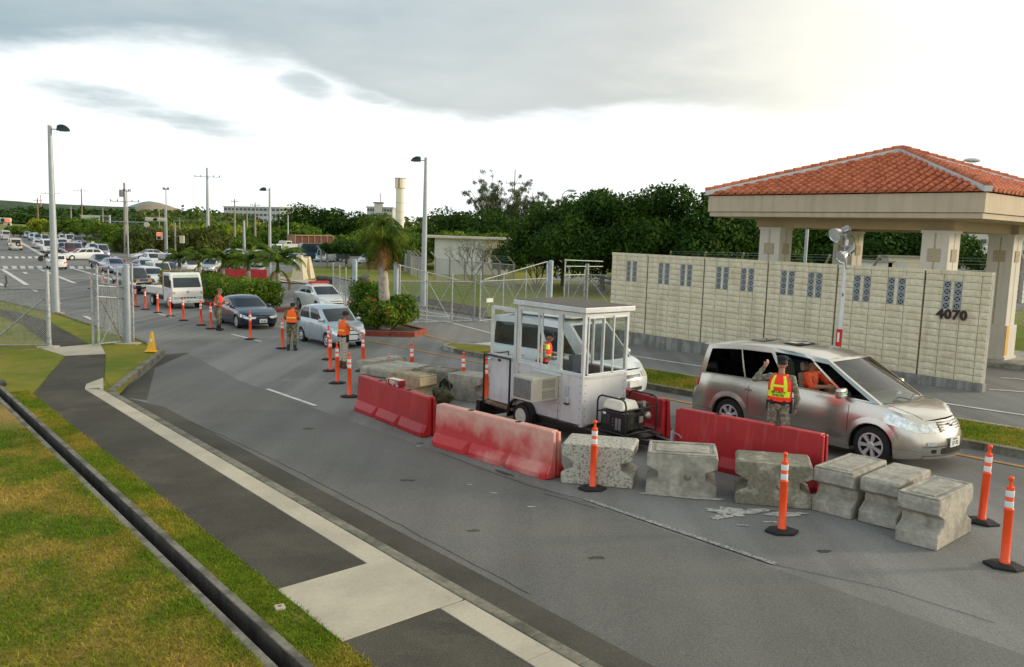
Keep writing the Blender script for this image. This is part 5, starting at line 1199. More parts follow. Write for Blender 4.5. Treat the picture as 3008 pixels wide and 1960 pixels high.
def make_car(name, label, C, paint_m, M=None, glassm=None, openw=False, detail=1, group=None, cat='car', plate=None, plates='57-92', lamps=True, grille=True, wheelstyle='cap'):
    g = glassm or win_dark
    t = thing(name, label, cat, group=group, M=M if M is not None else Matrix.Identity(4))
    ra = C.wr*C.arch; e = C.L/2
    n = 34 if detail else 16
    xs = set(np.linspace(-e, e, n).round(4)) | {round(e-.02, 4), round(-e+.02, 4), round(e-.12, 4), round(-e+.12, 4)}
    for w in (C.xf, C.xr):
        for a in np.linspace(0, pi, 11 if detail else 7): xs.add(round(w + ra*cos(a), 4))
        xs |= {round(w+ra+.004, 4), round(w-ra-.004, 4)}
    xs = sorted(x for x in xs if -e <= x <= e)
    T = C.T; mb = MB(); Ws = [-1, -.82, -.5, 0, .5, .82, 1]
    for sg_ in (1, -1):
        vs = [C.side(x, t_, sg_) for x in xs for t_ in T]; k = len(T)
        mb.add(vs, [(i*k+j, (i+1)*k+j, (i+1)*k+j+1, i*k+j+1) for i in range(len(xs)-1) for j in range(k-1)])
    k = len(Ws); vs = [C.deckp(x, w) for x in xs for w in Ws]
    lo_, hi_ = (C.rb+.35, C.cowl-.55) if openw else (9, -9)
    mb.add(vs, [(i*k+j, (i+1)*k+j, (i+1)*k+j+1, i*k+j+1) for i in range(len(xs)-1) for j in range(k-1) if not (xs[i] > lo_ and xs[i+1] < hi_)])
    for end in (1, -1):
        vs = [C.cap(end, w, t_) for w in Ws for t_ in T]; kk = len(T)
        # tie the rim of the cap to the side loft
        mb.add(vs, [(i*kk+j, (i+1)*kk+j, (i+1)*kk+j+1, i*kk+j+1) for i in range(len(Ws)-1) for j in range(kk-1)])
    body = mb.build('car_body', paint_m, t, smooth=38, weld=.012); body['_p'] = 1
    # cabin shell
    mb = MB(); us = sorted(set([0, 1, .12, .3, .7, .88] + [q for w in C.wins for q in w])); vv = [0, C.v0, .35, .65, C.v1, 1]
    def inwin(u0, u1, v0, v1):
        return openw and v0 >= C.v0-1e-6 and v1 <= C.v1+1e-6 and any(u0 >= a-1e-6 and u1 <= b+1e-6 for a, b in C.wins)
    for sg_ in (1, -1):
        for i in range(len(us)-1):
            for j in range(len(vv)-1):
                if inwin(us[i], us[i+1], vv[j], vv[j+1]): continue
                q = [C.gh(us[i], vv[j], sg_), C.gh(us[i+1], vv[j], sg_), C.gh(us[i+1], vv[j+1], sg_), C.gh(us[i], vv[j+1], sg_)]; mb.add(q, [(0, 1, 2, 3)])
    ww = [-1, -C.ws, -.5, 0, .5, C.ws, 1]; vw = [0, .06, .35, .65, .94, 1]
    for end in (1, -1):
        for i in range(len(ww)-1):
            for j in range(len(vw)-1):
                if openw and end > 0 and abs(ww[i]) <= C.ws and abs(ww[i+1]) <= C.ws and 0 < j < len(vw)-2: continue
                mb.add([C.wind(end, ww[i], vw[j]), C.wind(end, ww[i+1], vw[j]), C.wind(end, ww[i+1], vw[j+1]), C.wind(end, ww[i], vw[j+1])], [(0, 1, 2, 3)])
    ur = sorted(set(list(np.linspace(0, 1, 9)) + us)); wr_ = [-1, -.9, -.6, 0, .6, .9, 1]
    mb.add([C.roof(u, w) for u in ur for w in wr_], [(i*7+j, (i+1)*7+j, (i+1)*7+j+1, i*7+j+1) for i in range(len(ur)-1) for j in range(6)])
    cab = mb.build('roof_and_pillars', paint_m, t, smooth=45, weld=.008); cab['_p'] = 1
    off = .005 if not openw else -.008
    for sg_ in (1, -1):
        for a in C.wins:
            mb = MB(); C.patch(mb, lambda u, v: C.gh(u, v, sg_), a, (C.v0, C.v1), 4, 4, off, ref=Vector((0, 0, 1.2))); mb.build('side_window', g, t, smooth=60, fix=False)
    mb = MB(); C.patch(mb, lambda w, v: C.wind(1, w, v), (-C.ws, C.ws), (.06, .94), 6, 4, off, ref=Vector((0, 0, 1.2))); mb.build('windscreen', wind_glass if openw else g, t, smooth=60, fix=False)
    mb = MB(); C.patch(mb, lambda w, v: C.wind(-1, w, v), (-C.ws+.04, C.ws-.04), (.15, .86), 6, 4, .005, ref=Vector((0, 0, 1.2))); mb.build('rear_window', g, t, smooth=60, fix=False)
    # floor pan fills the arches
    mb = MB(); mb.box((0, 0, C.clr+.22), (C.L-.5, C.Wd-.52, .40)); mb.box(((C.xf+C.xr)/2, 0, C.clr+.12), (abs(C.xf-C.xr)-2*ra-.05, C.Wd*.90, .16))
    for w in (C.xf, C.xr):
        for sg_ in (1, -1):
            a0 = [(w + (ra+.01)*cos(q), sg_*(C.Wd/2-.06), C.wr + (ra+.01)*sin(q)) for q in np.linspace(0, pi, 9)]; b0 = [(x, sg_*(C.Wd/2-.30), z) for x, y, z in a0]
            mb.add(a0+b0, [(i, i+1, i+10, i+9) for i in range(8)] + [tuple(range(9, 18))])
    mb.build('floor_pan', dark_int, t)
    # wheels
    if 'wheel0' not in C.__dict__:
        r_, wd = C.wr, .20; mb = MB(); mb.lathe([(r_*.62, -wd/2), (r_*.93, -wd/2+.004), (r_, -wd/2+.03), (r_, wd/2-.03), (r_*.93, wd/2-.004), (r_*.62, wd/2), (r_*.58, wd/2-.07), (r_*.58, -wd/2+.07), (r_*.62, -wd/2)], 22 if detail else 14, axis='y', cap=False)
        C.wheel0 = mb.mesh('wheel'); C.wheel0.materials.append(tyre_m); C.wheel0.polygons.foreach_set('use_smooth', [True]*len(C.wheel0.polygons)); C.wheel0.set_sharp_from_angle(angle=rad(35))
        mb = MB(); y0 = wd/2
        if wheelstyle == 'spoke':
            mb.lathe([(r_*.67, y0-.02), (r_*.67, y0+.004), (r_*.60, y0+.006), (r_*.58, y0-.03)], 24, axis='y', cap=False); mb.lathe([(r_*.20, y0-.03), (r_*.20, y0+.0), (r_*.14, y0+.012)], 14, axis='y')
            for q in range(7):
                a = 2*pi*q/7; d = Vector((cos(a), 0, sin(a))); s_ = Vector((-sin(a), 0, cos(a)))
                p0 = d*r_*.16; p1 = d*r_*.61; mb.add([p0 - s_*.022 + Vector((0, y0-.005, 0)), p0 + s_*.022 + Vector((0, y0-.005, 0)), p1 + s_*.036 + Vector((0, y0+.0, 0)), p1 - s_*.036 + Vector((0, y0+.0, 0)), p0 - s_*.022 + Vector((0, y0-.05, 0)), p0 + s_*.022 + Vector((0, y0-.05, 0)), p1 + s_*.036 + Vector((0, y0-.05, 0)), p1 - s_*.036 + Vector((0, y0-.05, 0))],
                    [(0, 1, 2, 3), (4, 7, 6, 5), (0, 4, 5, 1), (1, 5, 6, 2), (2, 6, 7, 3), (3, 7, 4, 0)])
            mb.lathe([(r_*.60, y0-.07), (r_*.60, y0-.065)], 16, axis='y', mi=1)
        else:
            mb.lathe([(r_*.64, y0-.02), (r_*.64, y0+.004), (r_*.55, y0+.0), (r_*.45, y0-.012), (r_*.25, y0+.004), (r_*.12, y0+.014)], 20 if detail else 12, axis='y')
            if detail:
                for q in range(7):
                    a = 2*pi*q/7; mb.box((r_*.46*cos(a), y0-.0, r_*.46*sin(a)), (.045, .012, .045), mi=1)
        C.rim0 = mb.mesh('rim'); C.rim0.materials.append(hub_m); C.rim0.materials.append(black_hole)
    for wx in (C.xf, C.xr):
        for sg_ in (1, -1):
            o = bpy.data.objects.new('wheel', C.wheel0); COL.objects.link(o); o.parent = t; KIDS.setdefault(t.name, []).append(o)
            o.matrix_basis = Matrix.Translation((wx, sg_*(C.Wd/2-.12), C.wr)) @ (Matrix.Rotation(0 if sg_ > 0 else pi, 4, 'Z'))
            r2 = bpy.data.objects.new('rim', C.rim0); COL.objects.link(r2); r2.parent = o; KIDS.setdefault(o.name, []).append(r2)
    if lamps:
        for sg_ in (1, -1):
            mb = MB(); lt = C.__dict__.get('lt', (.66, .88)); lx = C.__dict__.get('lx', .42)
            C.patch(mb, lambda x, q: C.side(x, q, sg_), (e-lx, e-.001), lt, 4, 2, .007, ref=Vector((0, 0, .6))); C.patch(mb, lambda w, q: C.cap(1, w*sg_, q), (C.__dict__.get('lw', .58), 1.0), lt, 4, 2, .007, ref=Vector((0, 0, .6)))
            mb.build('headlight', lamp_clear, t, fix=False)
            mb = MB(); tl_ = C.__dict__.get('tt', (.60, .90)); C.patch(mb, lambda x, q: C.side(x, q, sg_), (-e+.001, -e+C.__dict__.get('tx', .22)), tl_, 3, 2, .007, ref=Vector((0, 0, .6))); C.patch(mb, lambda w, q: C.cap(-1, w*sg_, q), (C.__dict__.get('tw', .70), 1.0), tl_, 3, 2, .007, ref=Vector((0, 0, .6)))
            mb.build('tail_light', lamp_red, t, fix=False)
    if grille:
        mb = MB(); C.patch(mb, lambda w, q: C.cap(1, w, q), (-.46, .46), C.__dict__.get('gt', (.66, .80)), 6, 2, .006, ref=Vector((0, 0, .6))); mb.build('grille', black_m, t, fix=False)
        mb = MB(); C.patch(mb, lambda w, q: C.cap(1, w, q), (-.50, .50), (.10, .26), 6, 2, .008, ref=Vector((0, 0, .6))); mb.build('air_intake', black_m, t, fix=False)
    for end in (1, -1):
        p = C.cap(end, 0, C.__dict__.get('pt', .42) if end > 0 else .48); mb = MB(); mb.box((p.x + end*.012, 0, p.z), (.012, .33, .165)); mb.build('number_plate', plate or plate_w, t)
    for sg_ in (1, -1):
        p = C.gh(.06, .10, sg_); mb = MB(); mb.ball((p.x+.02, p.y + sg_*.10, p.z+.02), (.07, .11, .075), 10, 6); o = mb.build('door_mirror', paint_m, t, smooth=60); o['_p'] = 1
    if detail:
        for sg_ in (1, -1):
            doors = [C.wins[0][0]*.5, C.wins[0][1]+.015] + ([C.wins[1][1]+.012] if len(C.wins) > 1 else [])
            for u in doors:
                x = C.cowl + (C.rb-C.cowl)*u
                if abs(x-C.xf) < ra+.03: x = C.xf-ra-.05
                if abs(x-C.xr) < ra+.03: x = C.xr+ra+.05
                mb = MB(); C.patch(mb, lambda a, q: C.side(a, q, sg_), (x, x+.010), (.05, .995), 1, 7, .003, ref=Vector((0, 0, .5))); mb.build('door_gap', black_m, t, fix=False)
            for u in doors[1:]:
                x = C.cowl + (C.rb-C.cowl)*u + .16; p = C.side(x, .80, sg_); mb = MB(); mb.box((p.x, p.y + sg_*.016, p.z), (.19, .03, .038)); o = mb.build('door_handle', C.__dict__.get('handle', paint_m), t, bevel=.006)
    return t
HD = Vector((*XY(-1, 0), 0)).normalized()        # heading of the queue, towards the viewer
def hdir(s, n): return Vector((-0.65*s + 0.76*n, 0.76*s + 0.65*n, 0)).normalized()
def car_at(p, d): return frame((p[0], p[1], gz(p[0], p[1])), d)
# --- silver minivan (the largest vehicle)
KX = 1.075
HV = Car(L=4.98, Wd=1.86, H=1.92, clr=.20, wr=.35, xf=1.66, xr=-1.46, deck=[(-2.49, 1.00), (-2.40, 1.14), (-1.4, 1.17), (0, 1.15), (1.1, 1.13), (1.5, 1.10), (1.95, 1.06), (2.25, 1.00), (2.40, .94), (2.49, .88)],
         cowl=1.78, rt=.60, rr=-2.16, rb=-2.38, tumble=.80, bow=.20, fr=.24, rrd=.10, wins=((.155, .425), (.455, .69), (.70, .955), (.035, .135)), lean=.20, roofdrop=.10, v0=.07, v1=.86, ws=.93, belt=.99,
         lt=(.70, .93), lx=.62, lw=.56, gt=(.70, .97), tt=(.72, 1.0), tx=.16, tw=.74, pt=.40, arch=1.18)
HV.handle = chrome; HV.Y = [.962, .996, 1.0, .999, .988, .972, .950, .920]
hc = (W(6.74+.1, 14.32) + W(9.95, 14.62))/2 + (EN*.90) + ES*.08; hdv = hdir(-3.21, -.16)
hv = make_car('minivan', 'champagne-silver minivan with its driver window open, behind the red barrier', HV, P_hero, car_at(hc, hdv), tint_glass, True, 2, plates='57-92', wheelstyle='spoke', cat='van')
e = HV.L/2
# chrome grille bars, badge, plate lettering, bumper details
for i, q in enumerate((.71, .775, .84, .905, .97)):
    mb = MB(); HV.patch(mb, lambda w, t_: HV.cap(1, w, t_), (-.50+.03*(4-i)*.6, .50-.03*(4-i)*.6), (q-.009, q+.010), 8, 1, .022, ref=Vector((0, 0, .6))); mb.build('grille_bar', chrome, hv, fix=False, smooth=60)
p = HV.cap(1, 0, .86); mb = MB(); mb.ball((p.x+.03, 0, p.z), (.02, .055, .075), 14, 8); mb.build('badge', chrome, hv, smooth=True)
p = HV.cap(1, 0, .40)
text('plate_lettering', '57-92', .105, ink_green, hv, face_M((p.x+.0195, 0, p.z-.022), (0, 1, 0), (0, 0, 1)), .0008, .92, .002)
mb = MB(); mb.box((p.x+.0192, -.01, p.z+.055), (.0015, .16, .025)); mb.build('plate_lettering', ink_green, hv)
for sg_ in (1, -1):
    mb = MB(); HV.patch(mb, lambda w, t_: HV.cap(1, w*sg_, t_), (.66, .90), (.36, .44), 3, 1, .010, ref=Vector((0, 0, .6))); mb.build('fog_lamp', lamp_clear, hv, fix=False)
    mb = MB(); HV.patch(mb, lambda w, t_: HV.cap(1, w*sg_, t_), (.66, .78), (.14, .24), 2, 1, .009, ref=Vector((0, 0, .6))); mb.build('bumper_slot', black_m, hv, fix=False)
    mb = MB()
    for (t0, t1, x0, x1) in ((.20, .235, -e+.02, HV.xr-.42), (.20, .235, HV.xr+.42, HV.xf-.42), (.20, .235, HV.xf+.42, e-.01)): HV.patch(mb, lambda x, q: HV.side(x, q, sg_), (x0, x1), (t0, t1), 10, 1, .012, ref=Vector((0, 0, .5)))
    mb.build('sill_trim', P_hero, hv, fix=False)
    # wheel-arch flare
    for wx in (HV.xf, HV.xr):
        mb = MB(); R0 = HV.wr*HV.arch
        def fl(u, v, wx=wx): a = pi*(-.04+1.08*u); rr = R0 + .005 + .10*v; x = wx + rr*cos(a); z = HV.wr + rr*sin(a); q = (z-HV.clr)/(HV.ztop(x)-HV.clr); y = float(np.interp(min(1, max(0, q)), HV.T, HV.Y))*HV.hw(x); return (x, sg_*(y + .014*(1-v)), z)
        mb.grid(fl, 18, 2); mb.build('arch_flare', P_hero, hv, smooth=50)
    mb = MB(); HV.patch(mb, lambda u, v: HV.gh(u, v, sg_), (.15, .415), (.80, .90), 6, 1, .03, ref=Vector((0, 0, 1.2))); mb.build('rain_visor', tint_glass, hv, fix=False)
    pass
mb = MB()
HV.patch(mb, lambda w, v: HV.wind(1, w, v), (-.93, .93), (.015, .06), 8, 1, .006, ref=Vector((0, 0, 1.2))); mb.build('windscreen_border', black_m, hv, fix=False)
mb = MB()
for a, b in (((.05, .75), (.07, .10)), ((-.62, .0), (.07, .11))): mb.tube([HV.wind(1, a[0], b[0]) + Vector((.02, 0, .02)), HV.wind(1, (a[0]+a[1])/2, b[1]+.02) + Vector((.02, 0, .025)), HV.wind(1, a[1], b[0]) + Vector((.02, 0, .02))], .010, 5)
mb.build('wiper', black_m, hv)
mb = MB(); mb.grid(lambda u, v: HV.roof(.05+.5*u, -.55+1.1*v) + Vector((0, 0, .012)), 4, 4); 
for x0_, x1_ in ((.30, .44), (.60, .74)):
    mb = MB(); mb.grid(lambda u, v: HV.roof(x0_+(x1_-x0_)*u, -.50+1.0*v) + Vector((0, 0, .008)), 4, 4); mb.build('sunroof', win_blue, hv)
mb = MB(); mb.box((-e+.30, 0, HV.H-.175), (.30, 1.36, .04)); o = mb.build('roof_spoiler', P_hero, hv, bevel=.015)
dw = [o for o in KIDS[hv.name] if o.name.startswith('side_window')][4]; KIDS[hv.name].remove(dw); bpy.data.objects.remove(dw)
for o in [o for o in KIDS[hv.name] if o.name.startswith('door_mirror')]: KIDS[hv.name].remove(o); bpy.data.objects.remove(o)
for sg_ in (1, -1):
    p = HV.gh(.165, .05, sg_); mb = MB(); mb.box((p.x+.06, p.y + sg_*.16, p.z+.08), (.13, .27, .19)); mb.build('mirror_housing', P_hero, hv, bevel=.05, seg=3)
for t0, t1, m_ in ((.0, .06, P_hero), (.305, .32, black_m)):
    mb = MB(); HV.patch(mb, lambda w, q: HV.cap(1, w, q), (-1, 1), (t0, t1), 12, 1, .03 if t1 < .1 else .004, ref=Vector((0, 0, .6))); mb.build('bumper_lip', m_, hv, fix=False, smooth=60)
for sg_ in (1, -1):
    mb = MB(); HV.patch(mb, lambda x, w: HV.deckp(x, w), (1.75, 2.47), (sg_*.80, sg_*.815), 8, 1, .003, ref=Vector((1, 0, 0))); mb.build('bonnet_gap', black_m, hv, fix=False)
# interior and occupants' seats
mb = MB(); mb.box((-.3, 0, .50), (3.4, 1.5, .10)); mb.build('cabin_floor', dark_int, hv)
mb = MB(); mb.box((1.22, 0, .98), (.55, 1.40, .26)); mb.build('dashboard', grey_int, hv, bevel=.06)
def seat(x, y):
    mb = MB(); mb.box((x, y, .78), (.50, .48, .16)); s_ = mb.build('seat', seat_m, hv, bevel=.05)
    mb = MB(); mb.M = Matrix.Translation((x-.26, y, 1.12)) @ Matrix.Rotation(-.16, 4, 'Y'); mb.box((0, 0, 0), (.14, .46, .62)); mb.build('backrest', seat_m, s_, bevel=.05)
    mb = MB(); mb.M = Matrix.Translation((x-.33, y, 1.53)) @ Matrix.Rotation(-.16, 4, 'Y'); mb.box((0, 0, 0), (.10, .26, .18)); mb.build('headrest', seat_m, s_, bevel=.04)
for x in (.30, -.75, -1.65):
    for y in (-.42, .42): seat(x, y)
mb = MB(); mb.M = Matrix.Translation((.86, -.42, 1.10)) @ Matrix.Rotation(rad(62), 4, 'Y'); R_ = .185
mb.tube([(R_*cos(a), R_*sin(a), 0) for a in np.linspace(0, 2*pi, 21)], .014, 6, cap=False); mb.box((0, 0, -.01), (.10, .30, .02)); mb.build('steering_wheel', black_m, hv, smooth=True)
# --- pale blue hatchback
HB = Car(L=3.30, Wd=1.47, H=1.46, clr=.19, wr=.27, xf=1.10, xr=-1.14, deck=[(-1.66, .80), (-1.6, .90), (-1.2, .95), (.6, .93), (.95, .90), (1.35, .82), (1.58, .72), (1.66, .62)], cowl=.92, rt=.28, rr=-1.30, rb=-1.60,
         wins=((.10, .48), (.55, .92)), tumble=.82, bow=.17, fr=.26, lean=.14, lt=(.62, .94), lx=.24, lw=.58, gt=(.60, .72), v0=.06, v1=.90, tt=(.5, .95), tx=.10)
hcx = (sp(26.85, 14.95) + sp(29.0, 15.05))/2
make_car('hatchback', 'small pale silver-blue hatchback stopped beside the guard in beige', HB, P_ltblue, car_at(hcx, hdir(-1, -.06)), win_blue, False, 1)
# --- dark blue coupe
CP = Car(L=4.45, Wd=1.70, H=1.34, clr=.17, wr=.30, xf=1.38, xr=-1.22, deck=[(-2.22, .76), (-2.1, .92), (-1.6, .95), (.6, .90), (1.0, .86), (1.6, .78), (2.05, .68), (2.22, .58)], cowl=1.02, rt=.20, rr=-.95, rb=-1.72,
         wins=((.10, .55), (.60, .90)), tumble=.74, bow=.20, fr=.28, lt=(.66, .90), lx=.34, lw=.50, gt=(.70, .84), roofdrop=.07)
cc = (sp(34.96, 15.0) + sp(37.5, 15.25))/2
cp_ = make_car('coupe', 'dark navy coupe with open driver window, stopped at the guard facing it', CP, P_navy, car_at(cc, hdir(-1, -.08)), win_dark, False, 2, wheelstyle='spoke')
p = CP.cap(1, 0, .42); text('plate_lettering', '57-63', .105, ink_green, cp_, face_M((p.x+.0195, 0, p.z-.022), (0, 1, 0), (0, 0, 1)), .0008, .92, .002)
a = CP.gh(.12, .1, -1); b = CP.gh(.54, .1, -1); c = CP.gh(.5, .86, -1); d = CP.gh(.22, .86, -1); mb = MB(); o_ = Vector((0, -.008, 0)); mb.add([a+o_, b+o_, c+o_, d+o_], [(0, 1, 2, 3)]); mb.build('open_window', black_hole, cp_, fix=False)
# --- white police car with red light bar
PC = Car(L=4.5, Wd=1.70, H=1.42, clr=.18, wr=.30, xf=1.36, xr=-1.26, deck=[(-2.25, .80), (-2.1, .93), (-1.5, .97), (.6, .92), (1.0, .89), (1.7, .80), (2.1, .70), (2.25, .60)], cowl=1.05, rt=.25, rr=-1.0, rb=-1.75, tumble=.76, bow=.17, fr=.22, lt=(.62, .84))
pc = sp(41.6, 21.7)
pc_ = make_car('patrol_car', 'white patrol car with red roof light bar behind the open gate leaf', PC, P_white, car_at(pc, hdir(-1, -.10)), win_blue, False, 1)
mb = MB(); mb.box((-.30, 0, 1.50), (.24, 1.12, .13)); mb.build('light_bar', mat('red_light_bar', (.55, .012, .02), .2, coat=1.0), pc_, bevel=.03); mb = MB(); mb.box((-.3, 0, 1.43), (.30, 1.0, .04)); mb.build('light_bar_mount', galv, pc_)
# --- white van behind the booth
WV = Car(L=4.55, Wd=1.72, H=1.98, clr=.22, wr=.32, xf=1.45, xr=-1.40, deck=[(-2.28, .95), (-2.2, 1.10), (0, 1.10), (1.2, 1.10), (1.7, 1.02), (2.1, .92), (2.28, .82)], cowl=1.75, rt=.85, rr=-2.05, rb=-2.22, tumble=.84, bow=.16, fr=.20,
         wins=((.12, .36), (.40, .66), (.69, .95)), lean=.16, roofdrop=.05, v0=.06, v1=.80, lt=(.66, .90))
wv = make_car('white_van', 'white and pale-blue box van waiting behind the guard booth', WV, mat('pale_blue_white_paint', (.60, .66, .70), .3, 0, var=.03, coat=1), car_at(sp(15.6, 15.2), HD), win_blue, False, 2, cat='van')
mb = MB(); 
for sg_ in (1, -1):
    mb = MB(); WV.patch(mb, lambda x, q: WV.side(x, q, sg_), (-2.15, 2.1), (.06, .72), 24, 3, .004, ref=Vector((0, 0, .5)))
mb = MB(); mb.box((-.45, 0, 2.0), (2.6, 1.25, .04)); mb.build('raised_roof', WV and mat('white_roof_panel', (.72, .72, .68), .4), wv, bevel=.02)
# --- white flatbed truck
ft_ = thing('flatbed_truck', 'white cab-over flatbed truck with open drop-side bed, second in the checkpoint lane', 'truck', M=car_at(sp(46.9, 16.0), hdir(-1, .0)))
def truck_cab(t, w=1.66, H=1.96, x1=.95, x0=-.55, pm=P_white):
    prof = [(x0, .52), (x0, H-.06), (x0+.10, H), (x1-.52, H), (x1-.38, H-.05), (x1-.06, 1.12), (x1, .95), (x1, .45), (x1-.08, .36), (x0, .36)]
    mb = MB(); mb.prism(prof, -w/2, w/2); o = mb.build('cab', pm, t, bevel=.05, seg=3); o['_p'] = 1
    # screen follows the raked front
    a, b = Vector((x1-.385, 0, H-.09)), Vector((x1-.065, 0, 1.16)); n = Vector((.28, 0, .16)).normalized()*.012; mb = MB()
    mb.add([a + n + Vector((0, -w*.41, 0)), a + n + Vector((0, w*.41, 0)), b + n + Vector((0, w*.44, 0)), b + n + Vector((0, -w*.44, 0))], [(0, 1, 2, 3)]); mb.build('windscreen', win_blue, t)
    a2 = a*.72 + b*.28; mb = MB(); mb.add([a + n*1.5 + Vector((0, -w*.41, 0)), a + n*1.5 + Vector((0, w*.41, 0)), a2 + n*1.5 + Vector((0, w*.42, 0)), a2 + n*1.5 + Vector((0, -w*.42, 0))], [(0, 1, 2, 3)]); mb.build('sun_strip', mat('pale_green_sun_strip', (.45, .55, .45), .2), t)
    for sg_ in (1, -1):
        mb = MB(); y = sg_*(w/2+.004); mb.add([(x0+.16, y, 1.18), (x1-.20, y, 1.12), (x1-.50, y, H-.17), (x0+.16, y, H-.17)], [(0, 1, 2, 3)]); mb.build('side_window', win_dark, t)
        mb = MB(); mb.box((x1+.008, sg_*w*.37, .60), (.02, .28, .17)); mb.build('headlight', lamp_clear, t, bevel=.01)
        mb = MB(); mb.box((x1+.006, sg_*w*.44, .88), (.016, .10, .08)); mb.build('indicator', lamp_amber, t)
        mb = MB(); mb.tube([(x1-.1, sg_*(w/2), 1.25), (x1+.05, sg_*(w/2+.15), 1.3)], .012, 5); mb.box((x1+.05, sg_*(w/2+.16), 1.42), (.05, .16, .30)); mb.build('mirror', black_m, t, bevel=.02)
        mb = MB(); mb.box((.2, sg_*(w/2+.001), .9), (.008, .004, 1.0)); mb.box((-.15, sg_*(w/2+.006), 1.02), (.14, .012, .03)); mb.build('door_line', grey_int, t)
    mb = MB(); mb.box((x1+.03, 0, .40), (.16, w+.02, .18)); o = mb.build('bumper', pm, t, bevel=.03); o['_p'] = 1
    mb = MB(); mb.box((x1+.115, 0, .40), (.012, .36, .17)); o = mb.build('number_plate', plate_w, t)
    mb = MB()
    for i in range(5): mb.box((x1+.008, -.36+.18*i, .60), (.014, .14, .06))
    mb.build('grille', black_m, t)
    mb = MB(); mb.lathe([(.055, 0), (.07, .012), (.055, .02), (.045, .01)], 18, axis='x', c=(x1+.003, 0, .92)); mb.build('badge', galv, t)
truck_cab(ft_)
text('plate_lettering', '34-31', .10, ink_green, ft_, face_M((1.073, 0, .385), (0, 1, 0), (0, 0, 1)), .0008, .95, .002)
mb = MB(); mb.box((-2.05, 0, .68), (2.9, 1.64, .10)); mb.build('load_bed', grey_int, ft_)
for sg_ in (1, -1): mb = MB(); mb.box((-2.05, sg_*.83, .90), (2.9, .04, .38)); mb.build('drop_side', P_white, ft_, bevel=.01)
mb = MB(); mb.box((-3.52, 0, .90), (.04, 1.66, .38)); mb.build('tailboard', P_white, ft_); mb = MB(); mb.box((-.66, 0, 1.25), (.05, 1.6, 1.1)); mb.build('head_board', grey_int, ft_)
mb = MB(); mb.tube([(-.62, -.82, .7), (-.62, -.82, 1.95), (-.62, -.72, 2.04), (-.62, .72, 2.04), (-.62, .82, 1.95), (-.62, .82, .7)], .025, 6); mb.build('roof_rail', mat('rust_brown_rail', (.30, .17, .12), .7), ft_, smooth=True)
mb = MB(); mb.box((-1.4, 0, .48), (4.4, .8, .26)); mb.build('chassis', black_m, ft_)
TW = Car(wr=.31); TW.wd = .2
def simple_wheels(t, xs_, wr, hwid):
    for x in xs_:
        for sg_ in (1, -1):
            mb = MB(); mb.lathe([(wr*.6, -.09), (wr*.94, -.09), (wr, -.06), (wr, .06), (wr*.94, .09), (wr*.6, .09), (wr*.56, 0), (wr*.6, -.09)], 18, axis='y', c=(x, sg_*hwid, wr), cap=False); w_ = mb.build('wheel', tyre_m, t, smooth=35)
            mb = MB(); mb.lathe([(wr*.58, sg_*.085), (wr*.5, sg_*.06), (wr*.2, sg_*.07), (wr*.12, sg_*.09)], 14, axis='y', c=(x, sg_*hwid, wr)); mb.build('rim', hub_m, w_)
simple_wheels(ft_, (.25, -2.55), .31, .74)
# --- aubergine off-roader with yellow spot lamps
SV = Car(L=4.5, Wd=1.74, H=1.80, clr=.34, wr=.40, xf=1.35, xr=-1.35, deck=[(-2.25, 1.0), (-2.2, 1.12), (0, 1.12), (.9, 1.10), (1.9, 1.04), (2.2, .96), (2.25, .86)], cowl=.95, rt=.40, rr=-2.0, rb=-2.2, tumble=.80, bow=.08, fr=.10, lean=.05, wins=((.06, .34), (.37, .64), (.67, .95)), lt=(.62, .86), lw=.66)
sv = make_car('offroad_car', 'dark aubergine off-road car with yellow spot lamps and bull bar, behind the flatbed truck', SV, P_purple, car_at(sp(61.0, 17.5), hdir(-1, 0)), win_blue, False, 1)
for y in (-.38, .38): mb = MB(); mb.lathe([(.05, 0), (.11, .05), (.115, .09)], 14, axis='x', c=(2.30, y, .93)); mb.build('spot_lamp', mat('yellow_lens', (.75, .42, .03), .2), sv, smooth=40)
mb = MB(); mb.tube([(2.34, -.6, .50), (2.40, -.5, .84), (2.40, .5, .84), (2.34, .6, .50)], .03, 8); mb.tube([(2.36, -.62, .62), (2.36, .62, .62)], .025, 8); mb.build('bull_bar', chrome, sv, smooth=True)
